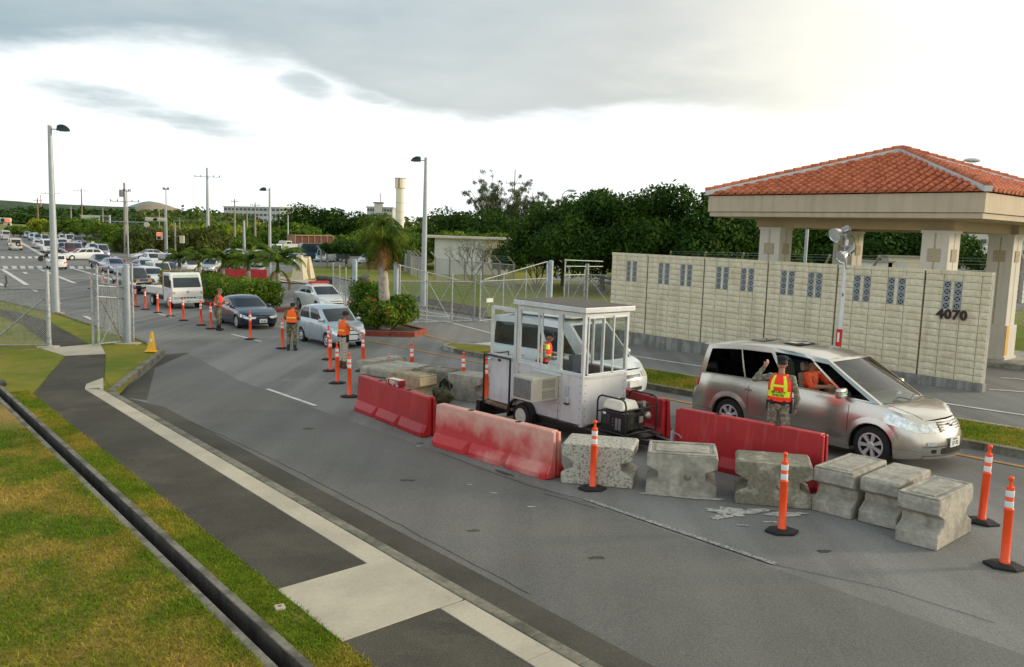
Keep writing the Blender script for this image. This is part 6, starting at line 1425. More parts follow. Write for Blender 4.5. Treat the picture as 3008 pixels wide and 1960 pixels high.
# --- ordinary traffic: one of each kind, then copies
KINDS = {
 'sedan': (Car(L=4.5, Wd=1.70, H=1.42, deck=[(-2.25, .78), (-2.12, .93), (-1.6, .96), (.6, .92), (1.0, .88), (1.7, .80), (2.1, .70), (2.25, .60)], cowl=1.05, rt=.25, rr=-.95, rb=-1.65, tumble=.75), 'car'),
 'hatch': (Car(L=3.75, Wd=1.62, H=1.50, xf=1.2, xr=-1.2, deck=[(-1.87, .82), (-1.8, .95), (0, .95), (1.0, .92), (1.5, .82), (1.87, .66)], cowl=1.05, rt=.40, rr=-1.45, rb=-1.8, tumble=.80, fr=.24), 'car'),
 'wagon': (Car(L=4.7, Wd=1.70, H=1.45, xf=1.40, xr=-1.28, deck=[(-2.35, .82), (-2.28, .95), (0, .95), (1.0, .90), (1.8, .80), (2.2, .70), (2.35, .60)], cowl=1.05, rt=.30, rr=-1.9, rb=-2.28, wins=((.07, .33), (.36, .62), (.65, .94)), tumble=.77), 'car'),
 'suv': (Car(L=4.4, Wd=1.72, H=1.82, clr=.28, wr=.36, xf=1.35, xr=-1.3, deck=[(-2.2, .95), (-2.15, 1.08), (0, 1.08), (1.0, 1.05), (1.9, .96), (2.2, .82)], cowl=1.0, rt=.45, rr=-1.95, rb=-2.15, wins=((.06, .34), (.37, .64), (.67, .95)), tumble=.80, fr=.14), 'car'),
 'minivan': (Car(L=3.5, Wd=1.48, H=1.78, clr=.2, wr=.27, xf=1.2, xr=-1.2, deck=[(-1.75, .9), (-1.7, 1.0), (0, 1.0), (1.15, .98), (1.55, .86), (1.75, .70)], cowl=1.25, rt=.60, rr=-1.55, rb=-1.7, wins=((.10, .38), (.42, .68), (.71, .95)), tumble=.84, fr=.16), 'van'),
 'boxvan': (Car(L=4.3, Wd=1.69, H=1.95, clr=.22, wr=.30, xf=1.6, xr=-1.3, deck=[(-2.15, 1.0), (-2.1, 1.1), (0, 1.1), (1.95, 1.08), (2.1, .92), (2.15, .8)], cowl=2.08, rt=1.45, rr=-2.0, rb=-2.12, wins=((.08, .28), (.32, .60), (.63, .95)), tumble=.86, fr=.10, bow=.08, lean=.04), 'van')}
PRO = {}
def traffic(kind, p, d, col, label, cat=None, gm=None, grp='cars queueing and passing at the crossing'):
    C, ct = KINDS[kind]; M = car_at(p, d)
    nm = {'sedan': 'sedan_car', 'hatch': 'hatchback', 'wagon': 'estate_car', 'suv': 'offroad_car', 'minivan': 'small_van', 'boxvan': 'box_van'}[kind]
    if kind not in PRO: PRO[kind] = make_car(nm, label, C, col, M, gm or win_blue, False, 0, grp, cat or ct); return PRO[kind]
    r = dup(PRO[kind], M, label, grp, paint=col); r['category'] = cat or ct; return r
def Q(px, py): return G(px, py)
LFT = (G(0, 757) - G(330, 757)).normalized()       # along the crossing street, to the left
AWY = (G(52, 689) - G(300, 755)).normalized()      # up the queue road
TOW = -AWY
traffic('wagon', Q(241, 764), LFT, P_white, 'white estate car turning across the crossing, seen from its left side')
traffic('sedan', Q(437, 764), LFT, P_grey if False else P_silver, 'long silver sedan crossing in front of the reed bank')
traffic('hatch', Q(166, 789), AWY, P_white, 'white hatchback driving away at the near crosswalk, red band of tail lamps')
traffic('suv', Q(45, 735), AWY, P_cream, 'small cream off-roader with spare wheel on its back door, driving away')
sw = thing('spare_wheel', 'round spare wheel hung on the back of the small cream off-roader', 'spare wheel', M=car_at(Q(45, 735), AWY)); mb = MB(); mb.lathe([(.16, -2.36), (.33, -2.36), (.34, -2.25), (.33, -2.18)], 16, axis='x', c=(0, -.25, .95)); mb.build('tyre', tyre_m, sw, smooth=35); mb = MB(); mb.lathe([(.15, -2.37), (.1, -2.36)], 12, axis='x', c=(0, -.25, .95)); mb.build('hub', hub_m, sw)
traffic('sedan', Q(39, 720), AWY, P_red, 'dark red and white car driving away beyond the cream off-roader')
traffic('boxvan', Q(17, 704), AWY, P_white, 'white van driving away at the far left with red tail lamps')
traffic('sedan', Q(30, 689), AWY, P_silver, 'pale car far up the road at the left edge')
traffic('wagon', Q(112, 729), AWY, P_silver, 'silver estate car with a glowing tail lamp left of the lamp pole')
qs = [('suv', 53, 689, P_grey, 'grey off-roader farthest back in the queue'), ('wagon', 66, 690, P_silver, 'silver car second from the back of the queue'), ('boxvan', 84, 693, P_white, 'white high-roofed van near the back of the queue'),
 ('hatch', 82, 699, P_ltblue, 'small pale blue car below the white high-roofed van'), ('sedan', 94, 701, P_navy, 'dark blue sedan in the left queue lane'), ('hatch', 97, 706, P_ltblue, 'blue-grey hatchback in the left queue lane'), ('wagon', 107, 703, P_white, 'white estate car in the left queue lane'),
 ('hatch', 112, 710, P_ltblue, 'light blue small car in front of the white estate'), ('sedan', 122, 710, P_white, 'white sedan just left of the tall lamp pole'), ('minivan', 133, 716, P_silver, 'silver small van against the left side of the tall lamp pole'),
 ('boxvan', 141, 742, P_white, 'white work van waiting at the stop line, cut by the lamp pole'), ('sedan', 159, 697, P_black, 'black sedan just right of the lamp pole, far row'), ('wagon', 163, 716, P_white, 'white car just right of the lamp pole'),
 ('sedan', 175, 703, P_silver, 'silver-blue sedan in the right queue lane'), ('wagon', 184, 709, P_white, 'white estate in the right queue lane'), ('suv', 183, 735, P_white, 'white off-roader waiting behind the blue hatchback'), ('boxvan', 203, 717, P_white, 'white van in the right queue lane'),
 ('hatch', 187, 742, P_blue, 'blue hatchback between the white off-roader and the red car'), ('suv', 228, 721, P_grey, 'dark-windowed grey and white off-roader by the grass verge'), ('minivan', 203, 750, P_red, 'dark red small van waiting at the stop line'),
 ('minivan', 224, 749, P_violet, 'violet-grey small van beside the dark red one'), ('sedan', 240, 731, P_violet, 'violet-grey sedan in the verge lane'), ('hatch', 254, 738, P_red, 'small dark red car behind the taxi'), ('sedan', 274, 742, P_white, 'white taxi with a roof sign beside the verge'),
 ('minivan', 301, 756, P_violet, 'pale violet small van with yellow plate at the front of the verge lane')]
for k, px, py, c, lb in qs:
    o = traffic(k, Q(px, py), TOW, c, lb)
    if 'taxi with' in lb:
        ts = thing('taxi_sign', 'small white roof sign on the taxi', 'taxi sign', M=car_at(Q(px, py), TOW)); mb = MB(); mb.box((-.2, 0, 1.54), (.2, .5, .20), taper=.7); mb.build('sign_box', plate_w, ts, bevel=.03)
# cars already through the crossing, coming down to the gate
for k, s_, n_, c, lb in (('wagon', 69.5, 21.3, P_white, 'white estate car right of the aubergine off-roader'), ('minivan', 72, 22.7, P_cream, 'cream van half hidden behind the white estate car'), ('sedan', 78.5, 25.4, P_navy, 'dark blue car with white plate behind the flatbed truck'),
    ('sedan', 87, 23.2, P_violet, 'violet-silver sedan above the left gate post'), ('sedan', 96, 24.4, P_black, 'black car behind the violet sedan'), ('sedan', 84.5, 25.3, P_ltblue, 'light blue sedan between the dark pickup and the violet sedan'), ('hatch', 99, 30.5, P_white, 'white small car beyond the light blue sedan'),
    ('suv', 88, 29.0, P_navy, 'large navy pickup with white bumper beyond the dark blue car'), ('minivan', 83.0, 29.0, P_white, 'white mini truck behind the leftmost palm')):
    traffic(k, sp(s_, n_), HD, c, lb, grp='cars coming down to the gate')
CSD = (G(560, 812) - G(880, 782)).normalized()
for k, px, py, c, lb in (('sedan', 622, 800, P_silver, 'blue-silver sedan on the crossing street left of the middle palm'), ('hatch', 694, 790, P_silver, 'silver hatchback on the crossing street right of the middle palm'), ('hatch', 765, 783, P_white, 'white hatchback behind the fourth palm on the crossing street'),
    ('wagon', 868, 776, P_white, 'white estate behind the concrete monument'), ('boxvan', 958, 770, P_ltblue, 'pale blue and white van behind the small round tree'), ('sedan', 1080, 775, P_white, 'low white car beyond the fence left of the big palm')):
    traffic(k, Q(px, py), (CSD*.9 + HD*.35).normalized() if px < 800 else CSD, c, lb, grp='cars waiting on the crossing street')
traffic('hatch', Q(678, 762), LFT, P_white, 'white car glimpsed between palm crowns')
traffic('sedan', Q(752, 764), LFT, P_white, 'second white car glimpsed between palm crowns')
traffic('hatch', Vector((*AT(2900, 790, 66).xy, 0)), Vector((1, .1, 0)), P_silver, 'silver car parked beyond the fence, seen between the right pavilion columns')
# motorcycle at the crosswalk
mc = thing('motorcycle', 'dark motorcycle with rider at the far crosswalk left of the lamp pole', 'motorcycle', M=car_at(Q(137, 768), -LFT))
for x in (-.62, .62): mb = MB(); mb.lathe([(.2, -.05), (.29, -.05), (.31, 0), (.29, .05), (.2, .05)], 16, axis='y', c=(x, 0, .31)); mb.build('wheel', tyre_m, mc, smooth=35)
mb = MB(); mb.ball((.12, 0, .78), (.32, .16, .15)); mb.beam((-.6, 0, .6), (.55, 0, .62), .16, .20); mb.tube([(.62, 0, .31), (.42, 0, 1.0)], .03, 6); mb.tube([(.40, -.34, 1.02), (.40, .34, 1.02)], .02, 6); mb.box((0, 0, .45), (.45, .28, .35)); mb.build('motorcycle_body', black_m, mc, bevel=.02)
# dark bus, open truck body and grey lorry beyond
bs = thing('bus', 'dark teal bus parked behind the palms on the far side of the crossing street', 'bus', M=car_at(AT(950, 757, 122), (G(885, 760) - G(1035, 762)).normalized()))
mb = MB(); mb.prism([(-3.6, .35), (3.5, .35), (3.7, 1.0), (3.35, 2.4), (3.1, 2.55), (-3.6, 2.55)], -1.1, 1.1); mb.build('bus_body', P_bus, bs, bevel=.08, seg=3)
for i in range(5):
    for sg_ in (1, -1): mb = MB(); mb.box((-2.9+1.25*i, sg_*1.105, 1.75), (1.1, .02, .75)); mb.build('window', win_blue, bs)
mb = MB(); mb.add([(3.42, -.98, 2.28), (3.42, .98, 2.28), (3.72, 1.0, 1.2), (3.72, -1.0, 1.2)], [(0, 1, 2, 3)]); mb.build('windscreen', win_dark, bs); simple_wheels(bs, (2.2, -2.2), .42, 1.0)
ot = thing('open_truck', 'long truck with an empty brown slatted cargo body behind the dark bus', 'truck', M=car_at(AT(905, 742, 140), (G(850, 745) - G(990, 745)).normalized()))
mb = MB(); mb.box((-.6, 0, 2.2), (7.8, 1.9, 2.1)); mb.build('cargo_body', container_m, ot)
for i in range(7): mb = MB(); mb.box((-4.4+1.28*i, 0, 2.25), (.14, 2.1, 2.25)); mb.build('frame_post', beam_m, ot)
mb = MB(); mb.box((-.6, 0, 3.42), (8.1, 2.15, .14)); mb.box((-.6, 0, .98), (8.1, 2.15, .2)); mb.build('frame_beam', beam_m, ot); truck_cab(ot, 2.0, 2.5, 5.4, 3.9, P_cream); simple_wheels(ot, (4.4, -2.8), .45, .95)
gt_ = thing('lorry', 'grey-white tipper lorry seen left of the dark bus between palm fronds', 'truck', M=car_at(AT(838, 757, 125), (G(850, 745) - G(990, 745)).normalized()))
mb = MB(); mb.box((-.8, 0, 1.6), (3.4, 1.9, 1.3)); mb.build('tipper_body', bld_far, gt_, bevel=.04); mb = MB(); mb.box((-.4, 0, .6), (4.6, .9, .3)); mb.build('chassis', black_m, gt_); truck_cab(gt_, 1.9, 2.2, 2.6, 1.2, P_white); simple_wheels(gt_, (1.9, -1.6), .40, .85)
# ---------------------------------------------------------------- people
def cap_(mb, a, b, ra, rb, n=12):
    a = Vector(a); b = Vector(b); d = b-a; L = max(d.length, 1e-4); d = d/L
    pts = []; rs = []
    for k in range(4): t = k/4*pi/2; pts.append(a - d*ra*cos(t)); rs.append(max(.001, ra*sin(t)))
    pts += [a, b]; rs += [ra, rb]
    for k in range(1, 5): t = k/4*pi/2; pts.append(b + d*rb*sin(t)); rs.append(max(.001, rb*cos(t)))
    mb.tube(pts, rs, n)
NJ = dict(pelvis=(0, 0, .96), waist=(0, 0, 1.08), chest=(.0, 0, 1.30), neck=(.0, 0, 1.47), head=(.02, 0, 1.655), hipL=(0, .095, .93), hipR=(0, -.095, .93), kneeL=(.03, .11, .50), kneeR=(.03, -.11, .50),
          ankL=(-.02, .12, .09), ankR=(-.02, -.12, .09), shL=(0, .19, 1.425), shR=(0, -.19, 1.425), elL=(-.02, .26, 1.13), elR=(-.02, -.26, 1.13), wrL=(.08, .27, .90), wrR=(.08, -.27, .90), face=(1, 0, 0))
def person(label, M, pose, mats, vox=.011, skinr=None, bulk=1.0, hat=None, hair=True, seated=False):
    """one continuous body surface; mats = (skin, shirt, trousers, boots)"""
    J = dict(NJ); J.update({k: v for k, v in pose.items() if k in NJ}); J = {k: Vector(v) for k, v in J.items()}
    t = thing('person', label, 'person', M=M); mb = MB(); B = bulk; fc = J['face'].normalized(); lf = Vector((-fc.y, fc.x, 0))
    mb.ball(J['pelvis'], (.125*B, .165*B, .12), 16, 10); cap_(mb, J['pelvis'], J['waist'], .118*B, .112*B); mb.ball(J['waist'], (.115*B, .148*B, .13), 16, 10)
    cap_(mb, J['waist'], J['chest'], .112*B, .122*B); mb.ball(J['chest'], (.125*B, .175*B, .185), 16, 10)
    cap_(mb, J['shL'], J['shR'], .068, .068); cap_(mb, J['chest'] + Vector((0, .08, .08)), J['shL'], .075, .066); cap_(mb, J['chest'] + Vector((0, -.08, .08)), J['shR'], .075, .066)
    h = J['head']; cap_(mb, J['neck'], h - Vector((0, 0, .09)), .057, .052)
    def hp(a, b, c): return h + fc*a + lf*b + Vector((0, 0, c))
    mb.ball(h + Vector((0, 0, .025)), (.097, .080, .105), 18, 12); mb.ball(hp(.018, 0, -.045), (.072, .062, .075), 14, 10); mb.ball(hp(.055, 0, -.078), (.030, .032, .026), 10, 8)
    cap_(mb, hp(.088, 0, .012), hp(.108, 0, -.022), .011, .017, 8); mb.ball(hp(.084, 0, -.052), (.020, .028, .011), 10, 6)
    for s_ in (1, -1): mb.ball(hp(-.008, s_*.082, -.008), (.020, .011, .032), 10, 8); mb.ball(hp(.080, s_*.030, .030), (.012, .016, .008), 8, 6)
    for s_, q in ((1, 'L'), (-1, 'R')):
        cap_(mb, J['hip'+q], J['knee'+q], .098*B, .076*B); cap_(mb, J['knee'+q], J['ank'+q], .074*B, .058)
        a = J['ank'+q]
        if not seated: cap_(mb, a + Vector((-.03, 0, -.035)), a + Vector((.15, s_*.02, -.05)), .047, .040); cap_(mb, a + Vector((0, 0, .10)), a, .057, .050)
        cap_(mb, J['sh'+q], J['el'+q], .063, .050); cap_(mb, J['el'+q], J['wr'+q], .050, .036)
        w = J['wr'+q]; d = (w - J['el'+q]).normalized(); hd = Vector(pose.get('hd'+q, d)).normalized(); up = Vector(pose.get('hn'+q, (0, s_, 0))); sd_ = hd.cross(up).normalized(); up = sd_.cross(hd).normalized()
        pc_ = w + hd*.055; cap_(mb, w, w + hd*.03, .029, .030, 10)
        for k in range(4):
            o_ = sd_*(-.030 + .020*k); cap_(mb, w + hd*.02 + o_*.7, w + hd*.085 + o_, .0145, .0125, 8)
            cu = pose.get('curl'+q, .35); L1 = (.032, .037, .036, .028)[k]; b0 = w + hd*.088 + o_; d1 = (hd - up*cu).normalized(); b1 = b0 + d1*L1; d2 = (hd - up*cu*2.4).normalized(); b2 = b1 + d2*L1*.8
            cap_(mb, b0, b1, .0105, .0098, 8); cap_(mb, b1, b2, .0098, .0085, 8)
        cap_(mb, w + hd*.025 - sd_*.028, w + hd*.060 - sd_*.052 - up*.012, .013, .0115, 8); cap_(mb, w + hd*.060 - sd_*.052 - up*.012, w + hd*.088 - sd_*.050 - up*.026, .0112, .0095, 8)
    me = mb.mesh('body'); o = bpy.data.objects.new('body', me); COL.objects.link(o)
    r = o.modifiers.new('r', 'REMESH'); r.mode = 'VOXEL'; r.voxel_size = vox; sm = o.modifiers.new('s', 'SMOOTH'); sm.iterations = 3; sm.factor = .5
    bpy.context.view_layer.update(); m2 = bpy.data.meshes.new_from_object(o.evaluated_get(bpy.context.evaluated_depsgraph_get())); o.modifiers.clear(); o.data = m2; bpy.data.meshes.remove(me); m2.name = 'body'
    for q in mats: m2.materials.append(q)
    n = len(m2.vertices); co = np.empty(n*3, np.float32); m2.vertices.foreach_get('co', co); co = co.reshape(-1, 3); nr = np.empty(n*3, np.float32); m2.vertices.foreach_get('normal', nr); nr = nr.reshape(-1, 3)
    P_ = np.empty(len(m2.polygons)*3, np.float32); m2.polygons.foreach_get('center', P_); P_ = P_.reshape(-1, 3)
    def dist(P, a, b):
        a = np.array(a); b = np.array(b); ab = b-a; tt = np.clip(((P-a) @ ab)/(ab @ ab + 1e-9), 0, 1); return np.linalg.norm(P - (a + tt[:, None]*ab), axis=1)
    def region(P):
        idx = np.ones(len(P), np.int32)
        dl = np.minimum(np.minimum(dist(P, J['hipL'], J['kneeL']), dist(P, J['kneeL'], J['ankL'])), np.minimum(dist(P, J['hipR'], J['kneeR']), dist(P, J['kneeR'], J['ankR'])))
        dt = np.minimum(dist(P, J['waist'], J['neck']), np.minimum(np.minimum(dist(P, J['shL'], J['elL']), dist(P, J['elL'], J['wrL'])), np.minimum(dist(P, J['shR'], J['elR']), dist(P, J['elR'], J['wrR']))))
        idx[dl < dt*.93] = 2
        if not seated: idx[(P[:, 2] < .235) & (dl < .2)] = 3
        for q in 'LR':
            w = J['wr'+q]; d = (w - J['el'+q]).normalized(); rel = P - np.array(w)
            sl = pose.get('sleeve', 0.0); along_ = rel @ np.array(d)
            idx[(dist(P, J['el'+q], w + d*.2) < .12) & (along_ > .012 - sl) & (idx == 1) & (np.linalg.norm(rel, axis=1) < .24 + sl)] = 0
        idx[(P[:, 2] > J['neck'].z + .035) & (np.linalg.norm(P - np.array(h), axis=1) < .24)] = 0
        return idx
    ri = region(P_); m2.polygons.foreach_set('material_index', ri); m2.polygons.foreach_set('use_smooth', [True]*len(m2.polygons))
    rv = region(co); fold = (np.sin(co[:, 2]*70 + np.sin(co[:, 1]*23 + co[:, 0]*31)*2.2) * np.sin(co[:, 0]*27 + co[:, 1]*35 + 1.3))*.0065; fold[(rv == 0) | (rv == 3)] = 0
    m2.vertices.foreach_set('co', (co + nr*fold[:, None]).ravel()); m2.update(); o.parent = t; KIDS.setdefault(t.name, []).append(o)
    # face details, hair and headgear
    if hair:
        mb = MB()
        def hs(u, v): a = 2*pi*u; b = v*(1.22 + .62*max(0, min(1, .5-cos(a)))); x = -.012 + .103*sin(b)*cos(a); y = .087*sin(b)*sin(a); z = .030 + .112*cos(b); return hp(x if cos(a) < .3 or b < .95 else x*.80, y, z)
        mb.grid(hs, 20, 7); mb.build('hair', hair_m, t, smooth=60)
    for s_ in (1, -1): mb = MB(); mb.ball(hp(.0865, s_*.031, .012), (.008, .012, .006), 8, 6); mb.build('eye', black_m, t); mb = MB(); cap_(mb, hp(.086, s_*.018, .034), hp(.080, s_*.048, .034), .005, .004, 6); mb.build('eyebrow', hair_m, t)
    if hat:
        kind, hm = hat; mb = MB()
        if kind == 'beret': mb.lathe([(.098, 0), (.102, .02), (.118, .055), (.110, .085), (.070, .105), (.01, .108)], 22); M_ = Matrix.Translation(hp(-.006, 0, .045)) @ Matrix.Rotation(.10, 4, 'Y') @ Matrix.Scale(.86, 4, (0, 1, 0))
        elif kind == 'cap': mb.lathe([(.098, 0), (.101, .02), (.100, .06), (.096, .085), (.01, .092)], 22); mb.grid(lambda u, v: ((.085 + .085*v*cos((u-.5)*2)), (u-.5)*.16*(1-.15*v), .004 - .022*v), 8, 3); M_ = Matrix.Translation(hp(-.004, 0, .040)) @ Matrix.Scale(.88, 4, (0, 1, 0))
        else: mb.lathe([(.100, -.03), (.104, .0), (.104, .03), (.092, .07), (.055, .092), (.01, .098)], 20); M_ = Matrix.Translation(hp(-.010, 0, .042)) @ Matrix.Scale(.87, 4, (0, 1, 0))
        ang = atan2(fc.y, fc.x); mb.v = [tuple(Matrix.Translation(h) @ Matrix.Rotation(0, 4, 'Z') @ (M_ @ Vector(v) - h)) for v in mb.v]; mb.build('hat', hm, t, smooth=50)
    t['_J'] = 0; return t, J
def vest(t, J, m, stripes, bulk=1.0, z0=1.04, back=1):
    """sleeveless vest around the chest, with stripe patches on it"""
    prof = [(z0, .152, .192), (z0+.10, .150, .190), (1.28, .156, .196), (1.36, .150, .185), (1.42, .130, .158), (1.47, .100, .130), (1.505, .072, .098)]
    top = J['neck'] - Vector((0, 0, 1.47)); mid = J['waist'] - Vector((0, 0, 1.08))
    def fn(a, z):
        rx = float(np.interp(z, [p[0] for p in prof], [p[1] for p in prof]))*bulk; ry = float(np.interp(z, [p[0] for p in prof], [p[2] for p in prof]))*bulk
        k = (z-1.08)/(1.47-1.08); sh = mid + (top-mid)*k; c, s_ = cos(a), sin(a); e = 2/2.7
        return Vector((rx*abs(c)**e*(1 if c > 0 else -1), ry*abs(s_)**e*(1 if s_ > 0 else -1), z)) + Vector((sh.x, sh.y, sh.z*.5)) + Vector((0, 0, .004*sin(9*a)*(1 if z < z0+.02 else 0)))
    mb = MB()
    mb.grid(lambda u, v: fn(2*pi*u, z0 + (1.50-z0)*v), 36, 12); ve = mb.build('vest', m, t, smooth=60)
    for name, a0, a1, za, zb_, sm_ in stripes:
        mb = MB(); mb.grid(lambda u, v: fn(a0 + (a1-a0)*u, za + (zb_-za)*v) + Vector(((fn(a0 + (a1-a0)*u, za)-mid).x, (fn(a0 + (a1-a0)*u, za)-mid).y, 0)).normalized()*.006, max(3, int(abs(a1-a0)*8)), 3); mb.build(name, sm_, ve, smooth=60)
    return ve, fn
def belt(t, J, holster=True):
    c = J['pelvis'] + Vector((0, 0, .055)); mb = MB(); mb.lathe([(.150, -.028), (.156, -.02), (.156, .02), (.150, .028)], 24); mb.v = [(v[0]*.90 + c.x, v[1]*1.16 + c.y, v[2] + c.z) for v in mb.v]; mb.build('belt', black_m, t, smooth=50)
    if holster:
        for y, d in ((-.195, (.09, .05, .24)), (.19, (.08, .05, .20)), (.10, (.04, .07, .09)), (-.09, (.04, .08, .08))):
            mb = MB(); x = -.0 if abs(y) > .15 else -.135; mb.box((c.x+x, c.y+y, c.z-.07 if abs(y) > .15 else c.z), d if abs(y) > .15 else d); mb.build('holster' if abs(y) > .15 else 'belt_pouch', black_m, t, bevel=.012)
def at_n(px, n, ref=1000):
    v = ray(px, ref); k = n/(.76*v.x + .65*v.y); return Vector((v.x*k, v.y*k, gz(v.x*k, v.y*k)))
# saluting guard by the minivan
pp = AT(2288, 1200, 15.0); pp = Vector((pp.x, pp.y, gz(pp.x, pp.y)))
t, J = person('guard in grey camouflage and a SECURITY FORCES vest saluting the minivan', frame(pp, EN*.93 + ES*.36, False) @ Matrix.Scale(1.045, 4),
   dict(elL=(.10, .47, 1.335), wrL=(.20, .335, 1.555), hdL=(.12, -.42, .75), hnL=(-.6, -.8, -.2), curlL=.45, elR=(.0, -.29, 1.14), wrR=(.07, -.27, .90), head=(.015, .0, 1.665), face=(.93, .36, 0)), (skin, camo_abu, camo_abu, boot_m), .0095, bulk=1.06, hat=('beret', beret_m))
yb = [('reflective_stripe', pi-.98, pi+1.05, 1.110, 1.210, hi_yel), ('reflective_stripe', pi-.64, pi-.30, 1.205, 1.475, hi_yel), ('reflective_stripe', pi+.30, pi+.64, 1.205, 1.475, hi_yel), ('reflective_stripe', pi-.33, pi+.33, 1.285, 1.325, hi_yel)]
ve, fn = vest(t, J, vest_red, yb, 1.06, 1.03); belt(t, J)
text('vest_lettering', 'SECURITY\nFORCES', .052, dark_int, ve, face_M((fn(pi, 1.165).x-.0085, 0, 1.166), (0, -1, 0), (0, 0, 1)), .001, 1.05, .0015)
# guard in beige, arm stretched towards the hatchback
t, J = person('guard in beige uniform and orange vest, seen from behind, stretching his right arm', frame(G(1009, 1082), EN*.95 + ES*.12, False) @ Matrix.Scale(.985, 4),
   dict(elR=(.10, -.40, 1.26), wrR=(.16, -.62, 1.16), hdR=(.2, -.85, -.25), elL=(.05, .28, 1.16), wrL=(.18, .22, 1.02), hipL=(0, .09, .93), kneeL=(.05, .10, .50), kneeR=(.0, -.08, .50), ankL=(-.02, .10, .09), ankR=(-.04, -.09, .09), head=(.05, -.03, 1.64), neck=(.02, -.02, 1.47)), (skin2, khaki_shirt, khaki, boot_br), .011, hat=('watch', hair_m))
vest(t, J, vest_or, [('reflective_stripe', pi-.9, pi+.9, 1.17, 1.215, vest_stripe), ('reflective_stripe', -.9, .9, 1.17, 1.215, vest_stripe)]); belt(t, J)
# guard facing the coupe
t, J = person('guard in woodland camouflage and red-orange vest, facing the dark coupe', frame(G(643, 971), (1, .05, 0), False),
   dict(elL=(.06, .25, 1.14), wrL=(.26, .10, 1.20), hdL=(.8, -.5, .1), elR=(.04, -.25, 1.14), wrR=(.27, -.08, 1.16), hdR=(.8, .5, .1), head=(.045, 0, 1.645)), (skin, camo_bdu, camo_bdu, boot_m), .012, hat=('cap', camo_bdu))
vest(t, J, vest_red, [('reflective_stripe', 0, 6.283, 1.10, 1.14, reflect_w), ('reflective_stripe', -pi/2-.30, -pi/2+.30, 1.33, 1.37, reflect_w)]); belt(t, J, False)
# guard with bowed head
t, J = person('guard in woodland camouflage and orange vest, head bowed, seen from behind', frame(G(857, 1030), EN*.55 + ES*.6, False) @ Matrix.Scale(.965, 4),
   dict(elL=(.05, .27, 1.16), wrL=(.27, .12, 1.13), hdL=(.8, -.5, .1), elR=(.05, -.27, 1.16), wrR=(.27, -.12, 1.12), hdR=(.8, .5, .1), chest=(.02, 0, 1.29), neck=(.05, 0, 1.45), shL=(.02, .19, 1.41), shR=(.02, -.19, 1.41), head=(.13, 0, 1.59)), (skin, camo_bdu, camo_bdu, boot_m), .012, hat=('cap', beret_m))
vest(t, J, vest_or, [('reflective_stripe', pi-1.1, pi+1.1, 1.19, 1.235, vest_stripe)]); belt(t, J, False)
# guard at the white van, seen through the booth glass
t, J = person('guard in yellow and red vest leaning to the white van, seen through the booth windows', frame(at_n(1585, 13.55), (EN*.55 - ES*.85), False) @ Matrix.Rotation(.10, 4, 'Y'),
   dict(elL=(.10, .26, 1.18), wrL=(.36, .16, 1.22), hdL=(.9, -.2, .1), elR=(.10, -.26, 1.18), wrR=(.38, -.12, 1.16), hdR=(.9, .3, 0), head=(.08, 0, 1.63), neck=(.04, 0, 1.46)), (skin2, camo_abu, camo_abu, boot_m), .012, hat=('cap', beret_m))
vest(t, J, vest_red, [('reflective_stripe', 0, 6.283, 1.12, 1.22, hi_yel), ('reflective_stripe', -pi/2-.5, -pi/2+.9, 1.36, 1.47, hi_yel)]); belt(t, J)
# driver of the minivan
dM = hv.matrix_world @ Matrix.Translation((.24, -.50, .05))
t, J = person('driver in an orange T-shirt at the open window of the silver minivan', dM,
   dict(pelvis=(0, 0, .90), waist=(-.05, 0, 1.02), chest=(-.10, 0, 1.22), neck=(-.10, 0, 1.40), head=(-.05, 0, 1.55), hipL=(.02, .1, .87), hipR=(.02, -.1, .87), kneeL=(.46, .13, .86), kneeR=(.46, -.13, .86), ankL=(.72, .12, .52), ankR=(.72, -.12, .52),
        shL=(-.08, .19, 1.355), shR=(-.08, -.19, 1.355), elR=(.14, -.34, 1.17), wrR=(.40, -.28, 1.20), hdR=(.8, .3, .05), elL=(.16, .24, 1.16), wrL=(.45, .10, 1.24), hdL=(.8, -.1, .2), sleeve=.20), (skin2, shirt_or, khaki, boot_m), .011, seated=True, bulk=1.08, hat=('cap', black_m))
# driver of the coupe
dM = cp_.matrix_world @ Matrix.Translation((-.20, -.36, -.52))
t, J = person('driver in dark clothes inside the navy coupe, forearm at the open window', dM,
   dict(pelvis=(0, 0, .90), waist=(-.05, 0, 1.02), chest=(-.10, 0, 1.22), neck=(-.10, 0, 1.40), head=(-.04, 0, 1.55), hipL=(.02, .1, .87), hipR=(.02, -.1, .87), kneeL=(.46, .13, .90), kneeR=(.46, -.13, .90), ankL=(.76, .12, .74), ankR=(.76, -.12, .74),
        shL=(-.08, .17, 1.345), shR=(-.08, -.17, 1.345), elR=(.10, -.40, 1.38), wrR=(.30, -.42, 1.46), elL=(.16, .24, 1.16), wrL=(.45, .10, 1.24)), (skin, black_m, black_m, boot_m), .014, seated=True)
